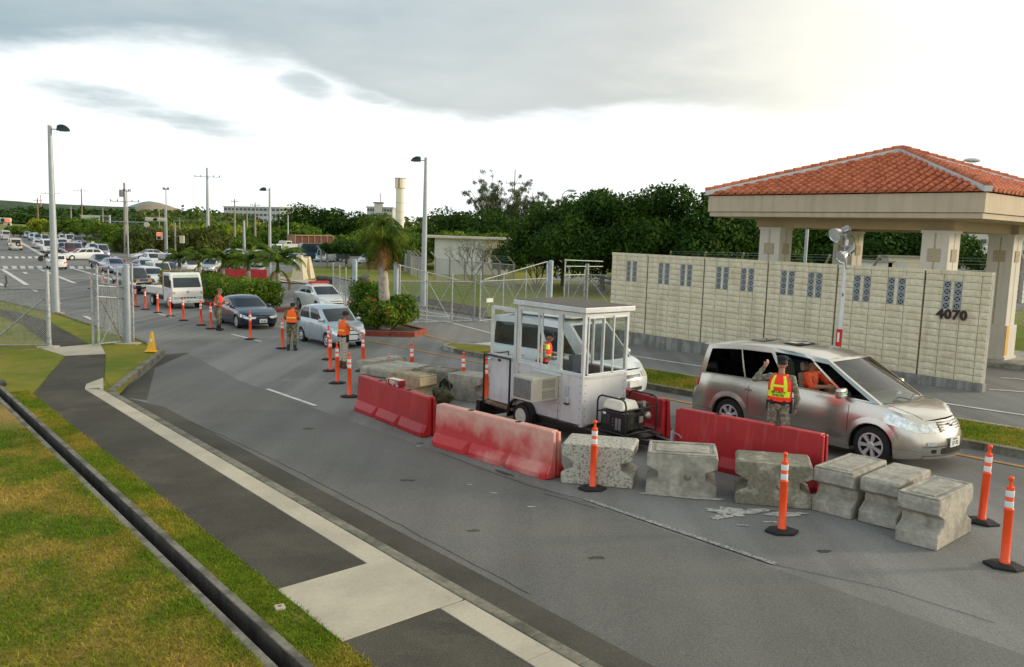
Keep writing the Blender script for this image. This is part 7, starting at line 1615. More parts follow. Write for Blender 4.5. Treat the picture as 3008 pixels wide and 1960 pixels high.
# ---------------------------------------------------------------- vegetation
def leaves(name, blobs, n, size, mt_, parent=None, flat=.0, aspect=.55, droop=0.0, shell=.55):
    """leaf cards spread through the outer part of ellipsoid clumps; blobs = [(cx,cy,cz,rx,ry,rz)]"""
    B = np.array(blobs, float); vol = (B[:, 3]*B[:, 4]*B[:, 5])**(2/3); k = RNG.choice(len(B), n, p=vol/vol.sum()); b = B[k]
    d = RNG.normal(size=(n, 3)); d /= np.linalg.norm(d, axis=1)[:, None]; r = shell + (1-shell)*RNG.random(n)**.6 + RNG.normal(0, .06, n)
    c = b[:, :3] + d*b[:, 3:6]*r[:, None]
    nrm = d*.8 + RNG.normal(size=(n, 3))*.75 + np.array([0, 0, .35]); nrm /= np.linalg.norm(nrm, axis=1)[:, None]
    a = np.cross(nrm, RNG.normal(size=(n, 3))); a /= np.linalg.norm(a, axis=1)[:, None]; a[:, 2] -= droop; w = np.cross(nrm, a)
    s = size*(.6 + .8*RNG.random(n))[:, None]
    V = np.empty((n, 4, 3)); V[:, 0] = c - a*s*.5; V[:, 1] = c + w*s*aspect*.5; V[:, 2] = c + a*s*.5 + nrm*s*.08; V[:, 3] = c - w*s*aspect*.5
    me = npmesh(name, V.reshape(-1, 3), np.arange(n*4).reshape(-1, 4)); me.materials.append(mt_)
    o = bpy.data.objects.new(name, me); COL.objects.link(o)
    if parent is not None: o.parent = parent; KIDS.setdefault(parent.name, []).append(o)
    return o
def clumps(r, R, H, n, cr, z0=0.0, dome=1.0):
    """clump centres over a dome of radius R and height H"""
    out_ = []
    for i in range(n):
        a = r.random()*2*pi; q = sqrt(r.random()); x = R*q*cos(a); y = R*q*sin(a)
        z = z0 + H*sqrt(max(0, 1-q*q*.85))*r.uniform(.45, 1.0)*dome; s_ = cr*r.uniform(.7, 1.35); out_.append((x, y, z, s_*1.15, s_*1.15, s_*.8))
    return out_
def limbs(mb, r, base, top, rad0, n=6, spread=.5, tips=None):
    base = Vector(base); top = Vector(top); pts = [base + (top-base)*k/3 + Vector((r.uniform(-.05, .05), r.uniform(-.05, .05), 0))*(k > 0) for k in range(4)]
    mb.tube(pts, [rad0*1.25, rad0, rad0*.9, rad0*.8], 9)
    for i in range(n):
        t_ = Vector(tips[i % len(tips)][:3]) if tips else top + Vector((r.uniform(-1, 1)*spread, r.uniform(-1, 1)*spread, r.uniform(.3, 1)*spread))
        m_ = top.lerp(t_, .5) + Vector((0, 0, -.05*(t_-top).length)); mb.tube([top - Vector((0, 0, .1)), m_, t_], [rad0*.6, rad0*.38, rad0*.12], 6)
def tree(label, p, R, H, trunk_h, mt_, nleaf, size, seed, name='broadleaf_tree', nc=26, cr=None, group=None, rad0=.18, z0=None, cat='tree', shell=.5, ell=1.0):
    r = random.Random(seed); t = thing(name, label, cat, loc=(p[0], p[1], p[2] if len(p) > 2 else gz(p[0], p[1])), group=group)
    z0 = trunk_h*.85 if z0 is None else z0; cl = clumps(r, R, H-z0-(cr or R*.28)*.7, nc, cr or R*.28, z0)
    cl = [(x, y*ell, z, a, b, c) for x, y, z, a, b, c in cl]; cl.append((0, 0, z0+(H-z0)*.35, R*.62, R*.62*ell, (H-z0)*.42))
    leaves('crown', cl, nleaf, size, mt_, t, shell=shell); mb = MB(); limbs(mb, r, (0, 0, -.3), (0, 0, trunk_h), rad0, 8, tips=cl); mb.build('trunk', bark, t, smooth=60); return t
# the big dark trees behind the block wall
tree('dark broad tree with low dome crown behind the left end of the block wall', (3.9, 66.5, -.6), 4.3, 7.3, 1.9, leaf_dark, 32000, .27, 1, nc=60, cr=1.15, group='big dark trees behind the wall', z0=1.3)
tree('dark tree with the tallest rounded crown, just left of the pavilion roof', (11.4, 58, -.4), 5.2, 8.5, 2.4, leaf_dark, 42000, .27, 2, nc=64, cr=1.2, group='big dark trees behind the wall', z0=1.2)
tree('dark tree between the first two crowns, its trunk beside the pedestrian gate', (6.4, 60, -.5), 4.5, 8.0, 2.0, leaf_dark, 34000, .27, 3, nc=56, cr=1.1, group='big dark trees behind the wall', z0=1.3)
tree('dark tree whose crown reaches under the left pavilion eave', (15.6, 60, -.4), 4.2, 6.5, 2.0, leaf_dark, 26000, .27, 4, nc=44, cr=1.1, group='big dark trees behind the wall', z0=1.0)
tree('dark tree seen through the pavilion between the left and middle columns', (25.0, 70, .3), 4.0, 5.6, 2.0, leaf_dark, 14000, .36, 5, nc=36, group='dark trees seen through the pavilion')
tree('large dark tree seen through the pavilion behind the middle column', (30.5, 68, .3), 5.0, 6.2, 1.8, leaf_dark, 20000, .36, 6, nc=44, group='dark trees seen through the pavilion', z0=1.4)
tree('bushy dark tree seen through the pavilion, right of the broad one', (35.5, 70, .3), 3.4, 5.2, 2.0, leaf_dark, 9000, .36, 7, nc=26, group='dark trees seen through the pavilion')
# small tree beside the perimeter fence and the bare shrubs before the utility building
p = G(1015, 790); tree('small umbrella-shaped dark tree beside the low stone wall', (p.x, p.y, p.z), 2.9, 3.7, 1.9, leaf_dark, 6500, .28, 8, nc=26, cr=.62, rad0=.12, z0=1.9)
def bare_shrub(label, p, seed, s=1.0):
    r = random.Random(seed); t = thing('bare_shrub', label, 'shrub', loc=p, group='bare shrubs before the white building'); mb = MB(); tips = []
    def br(a, d, L, rr, k):
        b = a + d*L; mb.tube([a, a.lerp(b, .5) + Vector((r.uniform(-.05, .05), r.uniform(-.05, .05), .0))*L, b], [rr, rr*.8, rr*.6], 5)
        if k == 0: tips.append(b); return
        for _ in range(3 if k > 1 else 2): br(b, (d + Vector((r.uniform(-.75, .75), r.uniform(-.75, .75), r.uniform(-.1, .5)))).normalized(), L*r.uniform(.62, .85), rr*.6, k-1)
    for q in range(4): a = q*1.6; br(Vector((0, 0, 0)), Vector((cos(a)*.45, sin(a)*.45, 1)).normalized(), 1.15*s, .06, 4)
    mb.build('branches', bark, t); leaves('sparse_leaves', [(b.x, b.y, b.z, .18, .18, .16) for b in tips], 500, .10, leaf_feather, t)
bare_shrub('bare twiggy shrub left of centre before the white utility wall', G(1385, 838), 1, 1.15)
bare_shrub('bare twiggy shrub right of centre before the white utility wall', G(1462, 838), 2, 1.15)
bare_shrub('bare shrub by the dark opening of the utility building', G(1575, 850), 3, .95)
bare_shrub('small bare shrub behind the left gate post of the double gate', G(1235, 800), 5, .6)
# casuarina with its feathery, ragged crown and the dark trees round it
def casuarina(label, p, H, seed):
    r = random.Random(seed); t = thing('casuarina_tree', label, 'tree', loc=(p[0], p[1], gz(p[0], p[1]))); mb = MB(); bl = []
    for i in range(24):
        a = r.random()*2*pi; lean = r.uniform(.1, 1.15); L = H*r.uniform(.48, .74); st = Vector((r.uniform(-.3, .3), r.uniform(-.3, .3), H*.30)); d = Vector((cos(a)*lean*1.1, sin(a)*lean*.5, 1)).normalized(); e_ = st + d*L
        mb.tube([st, st.lerp(e_, .5) + Vector((0, 0, .3)), e_], [.14, .08, .02], 5)
        for k in range(9):
            c = st.lerp(e_, .30+.085*k) + Vector((r.uniform(-.7, .7), r.uniform(-.5, .5), r.uniform(-.4, .4))); q = r.uniform(.30, .75)*(1.25-.07*k); bl.append((c.x, c.y, c.z, q, q, q*.8))
    mb.tube([(0, 0, -.3), (0, 0, H*.35)], [.35, .25], 8); mb.build('trunk', bark, t, smooth=60); leaves('crown', bl, 20000, .42, leaf_feather, t, aspect=.14, shell=.2, droop=.4)
casuarina('tall ragged casuarina with feathery branches against the sky', (-2.6, 122), 13.8, 4)
casuarina('slimmer casuarina on the right of the ragged one', (3.4, 124), 11.8, 9)
G_ = 'mixed trees behind the utility building'
for i, (x, Y, R, H, mt_, lb) in enumerate(((1350, 115, 5.5, 9.0, leaf_dark, 'dark dense tree under the casuarina, above the utility roof'), (1440, 112, 5.5, 8.0, leaf_dark, 'dark wide tree behind the middle of the utility roof'), (1530, 108, 4.5, 7.0, leaf_dark, 'dark tree between the utility building and the big dome crowns'),
    (1250, 140, 4, 6.8, leaf_mid, 'airy light-green tree left of the utility building'), (1225, 105, 4.0, 5.0, leaf_mid, 'green bushy tree behind the right-hand lamp pole'), (1180, 112, 4.0, 5.2, leaf_mid, 'green bushy tree just right of the big palm'), (1290, 150, 3.2, 8.0, leaf_feather, 'thin pale tree topping the green row beside the lamp pole'))):
    q = AT(x, 700, Y); tree(lb, (q.x, Y, gz(q.x, Y)), R, H, 1.6, mt_, 9000, .42, 20+i, nc=34, group=G_, z0=.8)
p = AT(1400, 700, 96); v_ = thing('creeper_mound', 'bright green creeper mass spilling over the roof of the utility building', 'creeper', loc=(p.x, 96, -1)); r = random.Random(3)
leaves('foliage', [(r.uniform(-5.2, 5.2), r.uniform(-1, 1), 3.2 + r.uniform(0, 1.0), .9, .8, .7) for _ in range(26)], 9000, .28, leaf_mid, v_)
# rounded tree masses left of the big palm
G_ = 'large round trees beyond the crossing street'
for i, (x, Y, R, H, lb) in enumerate(((905, 178, 8.0, 9.4, 'round dark-green tree right of the long pale building, crown with sky gaps'), (960, 182, 7.0, 8.4, 'dense round tree left of the palm, middle of the dark mass'), (1022, 176, 6.5, 9.4, 'tallest round tree just left of the big palm crown'), (870, 160, 5.0, 5.6, 'lower rounded tree above the grey lorry'), (1075, 190, 6.5, 7.6, 'rounded tree directly behind the big palm'), (985, 150, 4.5, 3.8, 'low grey-green tree above the dark bus'), (1050, 150, 4.5, 4.0, 'lower green tree between the bus and the big palm'), (1110, 160, 5, 5.0, 'green tree right behind the big palm trunk'))):
    q = AT(x, 700, Y); tree(lb, (q.x, Y, -1.25), R, H, 2.0, leaf_dark if i in (0, 1, 2) else leaf_mid, 9000, .62, 40+i, nc=40, cr=R*.26, group=G_, z0=1.0)
# street trees along the verge of the queue road
G_ = 'street trees along the queue road verge'
for i, (x, yb, ht, Rf) in enumerate(((118, 702, 62, 30), (160, 705, 60, 26), (195, 706, 66, 36), (228, 708, 60, 26), (255, 712, 70, 34), (290, 724, 82, 44), (335, 735, 62, 30), (60, 690, 26, 22), (40, 688, 28, 20), (80, 692, 26, 20))):
    q = G(x, yb+6); k = q.y/2450; tree(('low round street tree number %s' % ('one two three four five six seven eight nine ten'.split()[i])) if False else ['small street tree left of the lamp pole', 'street tree right behind the lamp pole', 'wide flat-topped street tree right of the lamp pole', 'narrow street tree below the pale road sign', 'street tree under the right end of the pale road sign', 'largest street tree of the verge row, by the taxi', 'last street tree of the row, next to the concrete poles', 'low shrubby tree at the far left above the queue', 'leftmost far shrubby tree above the road', 'far shrubby tree between the road and the first pole'][i],
        (q.x, q.y, -1.25), Rf*k, ht*k*1.15, ht*k*.38, leaf_mid if i % 2 else leaf_yel if i == 0 else leaf_mid, 3200, 5.5*k, 60+i, nc=18, cr=Rf*k*.36, group=G_, rad0=2.2*k, z0=ht*k*.42)
# reed bank behind the crossing: countless canes in one mass
def bank(name, label, pts, h, depth, n, size, mt_, seed, kind='stuff', droop=.5):
    r = random.Random(seed); P_ = [G(*p) if not isinstance(p, Vector) else p for p in pts]; bl = []
    for a, b in zip(P_, P_[1:]):
        L = (b-a).length; u = (b-a)/L; nn = Vector((-u.y, u.x, 0)); nn = nn if nn.y > 0 else -nn
        for i in range(int(L/1.6)+1):
            for dd in range(3):
                c = a + u*(i*1.6 + r.uniform(-.5, .5)) + nn*(depth*(dd+.4)/3); hh = h*r.uniform(.72, 1.05)*(.8+.1*dd); bl.append((c.x, c.y, c.z + hh*.5, 1.5, 1.3, hh*.52))
    o = leaves(name, bl, n, size, mt_, None, aspect=.30, droop=droop, shell=.3); tag(o, label, 'plants', kind=kind); return o
bank('reed_bank', 'tall olive reed and cane bank behind the crossing', [(335, 738), (420, 747), (480, 747), (560, 740)], 4.3, 7, 26000, .75, reed_m, 5)
bank('scrub_bank', 'mixed green scrub behind the palms beyond the crossing street', [(560, 737), (700, 733), (860, 733)], 3.0, 9, 18000, .6, leaf_mid, 6)
bank('scrub_bank', 'yellow-green sunlit scrub further back', [Vector((*AT(480, 700, 210).xy, -1.25)), Vector((*AT(620, 700, 215).xy, -1.25)), Vector((*AT(860, 700, 215).xy, -1.25))], 4.2, 18, 18000, .9, leaf_yel, 7)
bank('verge_grass', 'tall verge grass between the queue cars and the grey fence', [(110, 699), (170, 706), (240, 716), (330, 740)], 1.3, 5, 9000, .5, leaf_mid, 8)
# palms of the median and the monument island
def frond(mb, r, az_, el_, L, nl_, width, sag, mi=0, curl=0):
    d = Vector((cos(az_), sin(az_), 0)); pts = []; p = Vector((0, 0, 0)); a = el_
    for k in range(9):
        pts.append(p.copy()); p = p + (d*cos(a) + Vector((0, 0, sin(a))))*(L/8); a -= sag/8*(1+k*.18)
    mb.tube(pts, [.022*(1-k/9)+.005 for k in range(9)], 4, mi); side_ = Vector((-d.y, d.x, 0))
    for k in range(nl_):
        t_ = .12 + .86*k/nl_; f = t_*8; i = min(7, int(f)); c = pts[i].lerp(pts[i+1], f-i); tan = (pts[i+1]-pts[i]).normalized(); l = width*sin(pi*min(1, .18+t_*.78))**.7
        up = side_.cross(tan)
        for s_ in (1, -1):
            dd = (side_*s_*.75 + tan*.65 + up*(.25 if curl == 0 else -.2)).normalized(); e_ = c + dd*l*r.uniform(.8, 1.1) - Vector((0, 0, .30*l)); w_ = tan*(.034 if nl_ > 30 else .062)*L/2
            mb.add([c - w_*.5, c + w_*.5, (c+e_)/2 + w_*.5 + up*.02, e_], [(0, 1, 2, 3)], mi)
def palm(label, p, h, L, nf, seed, rad=.17, lean=(0, 0), dead=0, name='palm_tree', group=None, bulge=1.15, droop=1.25, tilt=(1.12, .30)):
    r = random.Random(seed); t = thing(name, label, 'palm tree', loc=p, group=group); mb = MB(); n = 10
    pts = [Vector((lean[0]*(k/n)**1.6, lean[1]*(k/n)**1.6, h*k/n)) for k in range(n+1)]
    mb.tube([pts[0] - Vector((0, 0, .3))] + pts, [rad*1.3] + [rad*(1.2 - .45*k/n + .12*sin(pi*k/n)*(bulge-1)*4) for k in range(n+1)], 14); mb.build('trunk', palm_bark, t, smooth=60)
    mb = MB(); top = pts[-1]; mb.tube([top - Vector((0, 0, .05)), top + Vector((0, 0, L*.16)), top + Vector((0, 0, L*.34))], [rad*.80, rad*.62, rad*.22], 10); mb.build('crownshaft', leaf_palm, t, smooth=60)
    for i in range(nf):
        mb = MB(); mb.M = Matrix.Translation(top + Vector((0, 0, L*.26))); u = i/nf; el_ = tilt[0] + tilt[1]*r.uniform(-1, 1) - (0 if i % 3 else (.45 if name == 'palm_tree' and nf < 30 else .9))
        frond(mb, r, i*2.399 + r.uniform(-.2, .2), el_, L*r.uniform(.85, 1.08), 36 if nf > 25 else 28, L*(.34 if nf > 25 else .30), droop*r.uniform(.8, 1.2)); mb.build('frond', leaf_palm, t, fix=False)
    for i in range(dead):
        mb = MB(); mb.M = Matrix.Translation(top + Vector((0, 0, L*.12))); frond(mb, r, r.random()*6.28, -.5 - r.random()*.5, L*.8, 22, L*.20, .8, curl=1); mb.build('dry_frond', leaf_palm_dry, t, fix=False)
    return t
Gp = 'palms standing in the median hedge'
def palm_at(px, ybase, ytop, label, L, nf, seed, dead=0, **k):
    p = G(px, ybase, .12); top = AT(px, ytop, p.y); palm(label, p, top.z - p.z, L, nf, seed, dead=dead, group=Gp, **k)
palm_at(528, 852, 782, 'leftmost median palm, rising behind the flatbed truck cab', 1.6, 17, 1, 0, rad=.16)
palm_at(586, 855, 784, 'second median palm with yellowing fronds', 1.6, 17, 2, 2, rad=.16)
palm_at(655, 862, 785, 'third median palm with a long dry hanging frond', 1.7, 17, 3, 2, rad=.16)
palm_at(730, 868, 793, 'fourth median palm with pale green sheath below its crown', 1.8, 18, 4, 0, rad=.16)
palm_at(816, 880, 800, 'fifth and largest median palm with dry brown fronds on its right', 2.1, 19, 5, 2, rad=.17)
pb = W(29.9, 18.55, .15); tb = AT(1130, 724, pb.y)
palm('tall ringed palm with a shaggy drooping crown in the red block planter', pb, tb.z - pb.z, 1.75, 30, 12, rad=.21, lean=(-.22, 0), dead=6, tilt=(.85, .75), droop=1.9)
# median hedge and planters
def hedge(label, pts, h, w, n, seed, name='hedge', size=.12, mt_=None, group=None):
    r = random.Random(seed); P_ = [W(*p, .12) for p in pts]; bl = []
    for a, b in zip(P_, P_[1:]):
        L = (b-a).length; u = (b-a)/L; nn = Vector((-u.y, u.x, 0))
        for i in range(int(L/.42)+1):
            for dd in (-.55, 0, .55): c = a + u*(i*.42 + r.uniform(-.12, .12)) + nn*(w*.5*dd + r.uniform(-.08, .08)); hh = h*r.uniform(.84, 1.08); bl.append((c.x, c.y, c.z + hh*.52, .42, .42, hh*.52))
    o = thing(name, label, 'hedge', loc=(0, 0, 0), group=group); leaves('foliage', bl, n, size, mt_ or leaf_hedge, o, shell=.55)
    mb = MB()
    for i in range(14):
        c = bl[r.randrange(len(bl))]; mb.tube([(c[0], c[1], c[2]-c[5]), (c[0]+r.uniform(-.1, .1), c[1]+r.uniform(-.1, .1), c[2]+c[5]*.5)], [.02, .008], 4)
    mb.build('stems', bark, o)
    if 'red' in label:
        mb = MB()
        for i in range(60): c = bl[r.randrange(len(bl))]; a = r.random()*6.28; mb.ball((c[0]+.42*cos(a), c[1]+.42*sin(a), c[2]+c[5]*r.uniform(.2, .9)), .045, 6, 4)
        mb.build('flower', flower_red, o)['kind'] = 'stuff'
    return o
hedge('clipped hedge under the median palms, behind the flatbed truck, with a few red tips', [(64, 21.2), (54, 20.2), (47.5, 19.6)], 1.35, 2.6, 26000, 1, size=.15)
hedge('rounded end bush of the median hedge, right behind the dark coupe', [(46.3, 19.3), (42.9, 18.9)], 1.45, 2.6, 16000, 2, size=.13)
pk = thing('median_planter', 'low red block edging round the hedge behind the dark coupe', 'planter')
def brick_run(par, pts, w=.16, h=.24, ln=.42, top=.0):
    for a, b in zip(pts, pts[1:]):
        A = W(*a); B_ = W(*b); L = (B_-A).length; k = max(1, round(L/ln)); u = (B_-A)/k
        for i in range(k):
            c = A + u*(i+.5); mb = MB(); mb.box((c.x, c.y, c.z + h/2 - .03), (u.length-.012, w, h), atan2(u.y, u.x)); mb.build('planter_block', brick_m, par, bevel=.008)
brick_run(pk, [(63, 19.4), (52, 18.1), (41.9, 17.3), (41.2, 18.3), (41.7, 20.4)], ln=.8)
pr_ = thing('planter', 'diamond-shaped planter of red blocks at the foot of the tall palm', 'planter')
brick_run(pr_, [(33.2, 18.6), (29.6, 17.15), (27.9, 18.6), (28.6, 19.7), (31.4, 20.2), (33.2, 18.6)])
sheet('planter_soil', [(33.0, 18.6), (29.6, 17.3), (28.1, 18.6), (28.7, 19.6), (31.3, 20.0)], .16, soil_m)
def bush(label, c, R, H, n, seed, mt_, fl=None, nf=30, size=.13, name='flowering_bush', top=0):
    r = random.Random(seed); t = thing(name, label, 'bush', loc=c); cl = [(R*.75*sqrt(r.random())*cos(a), R*.75*sqrt(r.random())*sin(a), H*r.uniform(.25, .78), R*.36, R*.36, H*.20) for a in [r.random()*6.28 for _ in range(24)]]
    leaves('foliage', cl, n, size, mt_, t, shell=.35); mb = MB()
    for q in cl[:16]: mb.tube([(q[0]*.2, q[1]*.2, 0), (q[0]*.6, q[1]*.6, q[2]*.5), q[:3]], [.025, .015, .006], 4)
    mb.build('stems', bark, t)
    if fl:
        mb = MB()
        for i in range(nf):
            q = cl[r.randrange(len(cl))]; a = r.random()*6.28; z = q[2] + q[5]*r.uniform(-.6, 1.0); x = q[0] + q[3]*cos(a)*.95; y = q[1] + q[4]*sin(a)*.95 - .03
            for k in range(4): b = k*1.57 + r.random(); mb.add([(x, y, z), (x+.055*cos(b), y-.02, z+.055*sin(b)), (x+.055*cos(b+1.2), y-.02, z+.055*sin(b+1.2))], [(0, 1, 2)])
        mb.build('flower', fl, t, fix=False)['kind'] = 'stuff'
    return t
bush('rounded bright green bush with red hibiscus flowers round the tall palm', W(29.9, 18.7, .12), 1.22, 1.6, 13000, 5, leaf_hedge, flower_red, 34, size=.13)
bush('taller loose bush with pink hibiscus flowers left of the tall palm', W(31.5, 18.7, .12), .95, 2.15, 8000, 6, leaf_mid, flower_pink, 26, size=.12)
bush('low green shrub beyond the hedge between the second and third palms', G(640, 792), 2.4, 2.0, 5000, 7, leaf_mid, size=.25, name='shrub')
bush('low green shrub beyond the hedge behind the second palm', G(588, 795), 2.2, 1.8, 4500, 8, leaf_mid, size=.25, name='shrub')
bush('green bush below the bank at the right edge behind the fence', Vector((*AT(2995, 700, 70).xy, .35)), 4.2, 3.2, 9000, 11, leaf_mid, size=.3, name='shrub')
# ---------------------------------------------------------------- far hills and forest
def ridge(name, prof, Y, depth, m_, base=-1.3):
    """terrain ridge with its crest along sight points (px, py) at distance Y, falling to the front and back"""
    P_ = [AT(x, y, Y) for x, y in prof]; mb = MB(); k = len(P_); vs = []
    for i, p in enumerate(P_):
        for f, hh in ((-depth*.5, 0), (-depth*.28, .55), (-depth*.1, .9), (0, 1), (depth*.5, .5), (depth, 0)): vs.append((p.x*(1+f/Y), p.y+f, base + (p.z-base)*hh))
    mb.add(vs, [(i*6+j, (i+1)*6+j, (i+1)*6+j+1, i*6+j+1) for i in range(k-1) for j in range(5)]); o = mb.build(name, m_, smooth=True); o['kind'] = 'structure'; return o
ridge('hills', [(-300, 590), (0, 588), (60, 592), (100, 596), (180, 600), (250, 603), (330, 607), (420, 609), (520, 612), (600, 640)], 1500, 500, hill_m)
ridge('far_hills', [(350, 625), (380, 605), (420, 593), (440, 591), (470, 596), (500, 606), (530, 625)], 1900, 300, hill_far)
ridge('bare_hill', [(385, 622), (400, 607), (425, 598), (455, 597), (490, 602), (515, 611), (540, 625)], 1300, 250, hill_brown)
def forest(label, prof, Y, n, size, mt_, seed, depth=60, rb=9):
    r = random.Random(seed); bl = []
    xs_ = np.linspace(prof[0][0], prof[-1][0], int((prof[-1][0]-prof[0][0])/7)+2)
    for x in xs_:
        y = float(np.interp(x, [q[0] for q in prof], [q[1] for q in prof])); p = AT(float(x), y, Y)
        for dd in range(3):
            f = -depth*dd/3; h = (p.z + 1.3)*(1-.22*dd)*r.uniform(.86, 1.06); q = rb*r.uniform(.7, 1.2); bl.append((p.x*(1+f/Y) + r.uniform(-4, 4), Y+f+r.uniform(-8, 8), -1.3 + h - q*.6, q, q, q*.65)); bl.append((p.x*(1+f/Y), Y+f, -1.3 + (h-q)*.5, q*1.1, q, h*.5))
    o = leaves('forest', bl, n, size, mt_, None, shell=.6); tag(o, label, 'forest', kind='stuff')
forest('dark forest filling the valley behind the crossing', [(-60, 612), (0, 612), (120, 612), (250, 614), (330, 616), (400, 618), (470, 618), (560, 622)], 620, 34000, 3.4, leaf_dark, 1, 140, 13)
forest('green woodland on the slope below the long pale building', [(380, 640), (440, 622), (500, 626), (545, 616), (600, 614), (640, 622), (700, 630), (750, 642), (830, 668)], 330, 26000, 2.0, leaf_far, 2, 90, 7)
forest('lighter woodland in front of the slope', [(360, 668), (440, 655), (520, 660), (600, 650), (700, 655), (760, 664), (840, 680)], 260, 18000, 1.5, leaf_mid, 3, 50, 5)
forest('distant tree line right of the water tower', [(1190, 640), (1230, 634), (1270, 640), (1330, 640), (1420, 645)], 330, 5000, 2.0, leaf_far, 4, 40, 6)
forest('distant tree line behind the perimeter fence, seen through the pavilion', [(2200, 715), (2500, 728), (2700, 738), (2900, 735), (3100, 745)], 190, 12000, 1.3, leaf_dark, 5, 30, 3.0)
for i, (x, Y, R, H, mt_, lb) in enumerate(((800, 230, 5.5, 5.6, leaf_yel, 'bright yellow-green tree below the long pale building'), (765, 220, 4.5, 4.6, leaf_mid, 'round green tree left of the bright yellow-green one'), (835, 225, 3.5, 5.0, leaf_yel, 'tall thin pale tree right of the bright one'), (510, 250, 5, 6.5, leaf_mid, 'rounded tree left of the big steel pole'))):
    q = AT(x, 700, Y); tree(lb, (q.x, Y, -1.25), R, H, 2, mt_, 7000, .8, 90+i, nc=28, group='sunlit trees on the slope', z0=1.0)
# grey slatted fence behind the street trees
sf = thing('sheet_metal_fence', 'grey ribbed metal fence behind the street trees of the queue road', 'fence')
a, b = G(108, 697), G(345, 735); k = 60
a = a + Vector((2, 4, 0)); b = b + Vector((3, 5, 0))
for i in range(k):
    c = a.lerp(b, (i+.5)/k); u = (b-a)/k; mb = MB(); mb.box((c.x, c.y, -.05), (u.length*.94, .12, 2.4), atan2(u.y, u.x)); mb.build('fence_panel', mat('grey_sheet_metal', (.30, .32, .32), .6) if i == 0 else bpy.data.materials['grey_sheet_metal'], sf)
# ---------------------------------------------------------------- buildings
ub = thing('utility_building', 'low white flat-roofed building with dark opening behind the perimeter fence', 'building', M=frame((AT(1380, 760, 92).x, 92, -1.25), (AT(1490, 760, 92.5) - AT(1275, 760, 92)).xy.to_3d(), False))
w_ = 8.4; mb = MB(); mb.box((-1.1, 3, 2.1), (w_*.66, 6, 4.2)); mb.build('wall', bld_white, ub); mb = MB(); mb.box((2.95, 3.02, 2.08), (2.55, 5.96, 4.16)); mb.build('wall', bld_cream, ub)
mb = MB(); mb.box((.55, 2.9, 4.33), (w_+2.4, 7.4, .26)); mb.build('roof_slab', mat('roof_slab_grey', (.55, .50, .45), .9), ub, bevel=.03); mb = MB(); mb.box((3.3, -.02, 2.1), (1.6, .12, 2.2)); op = mb.build('opening', win_far, ub); mb = MB(); mb.box((3.3, -.12, 3.35), (2.0, .34, .16)); mb.build('lintel', bld_cream, ub)
mb = MB(); mb.box((0, -.3, .08), (w_+1, .6, .25)); mb.build('base_kerb', brick_m, ub)
def block_building(label, x0, x1, ytop, Y, base, floors, cols, wm, depth=14, Y1=None, name='apartment_building'):
    a = AT(x0, ytop, Y); b = AT(x1, ytop, Y1 or Y); t = thing(name, label, 'building', M=frame((a.x, a.y, base), (b-a).xy.to_3d(), False)); L = (b-a).xy.length; H = a.z - base
    mb = MB(); mb.box((L/2, depth/2, H/2), (L, depth, H)); mb.build('wall', wm, t); mb = MB(); mb.box((L/2, depth/2, H+.2), (L+.6, depth+.6, .5)); mb.build('roof', wm, t)
    wmb = MB(); wmb.box((0, 0, 0), (L/cols*.62, .25, H/floors*.38)); wme = wmb.mesh('window'); wme.materials.append(win_far)
    for i in range(cols):
        for j in range(floors):
            z = H*(j+.6)/floors
            o = bpy.data.objects.new('window', wme); COL.objects.link(o); o.parent = t; o.matrix_basis = Matrix.Translation((L*(i+.5)/cols, -.08, z))
    return t
block_building('long pale grey building on the ridge, its left part', 657, 822, 608, 420, -1, 5, 14, bld_far, Y1=400)
block_building('cream end block of the long pale building with window bands', 822, 872, 610, 398, -1, 5, 5, bld_far2, Y1=396)
block_building('grey building with small square windows left of the water tower', 1078, 1152, 610, 300, -1, 6, 9, bld_far, Y1=300)
t = thing('rooftop_house', 'small rust-roofed rooftop house beside the grey building, left of the water tower', 'building', loc=AT(1112, 612, 299))
mb = MB(); mb.box((0, 0, .0), (2.6, 3, 3.4)); mb.build('wall', bld_far, t); mb = MB(); mb.box((0, 0, 1.9), (3.4, 3.6, .4)); mb.build('roof', roof_red, t); mb = MB(); mb.tube([(.7, 0, 1.8), (.7, 0, 5.4)], .12, 6); mb.build('aerial', black_m, t)
wt = thing('water_tower', 'tall cream cylindrical water tower with brown stained tank', 'tower', loc=(AT(1175, 600, 300).x, 300, -1.3)); zt_ = AT(1175, 525, 300).z + 1.3
mb = MB(); mb.lathe([(1.5, 0), (1.5, zt_-3.6), (1.55, zt_-3.4)], 24); mb.build('shaft', bld_far2, wt, smooth=50)
mb = MB(); mb.lathe([(1.52, zt_-3.5), (1.95, zt_-3.3), (1.95, zt_-.1), (1.9, zt_)], 12); mb.build('tank', bld_far2, wt); mb = MB(); mb.lathe([(2.05, zt_), (2.05, zt_+.2)], 12); mb.build('tank_cap', pole_conc, wt)
mb = MB(); mb.box((-.2, -1.97, zt_-1.7), (.55, .06, 3.3)); mb.build('rust_stain', mat('rust_stain', (.35, .20, .13), .9), wt)
mb = MB()
for z in (zt_*.62, zt_*.48, zt_*.35, zt_*.2): mb.lathe([(1.53, z), (1.56, z+.05), (1.53, z+.1)], 24)
mb.build('joint_ring', pole_conc, wt)
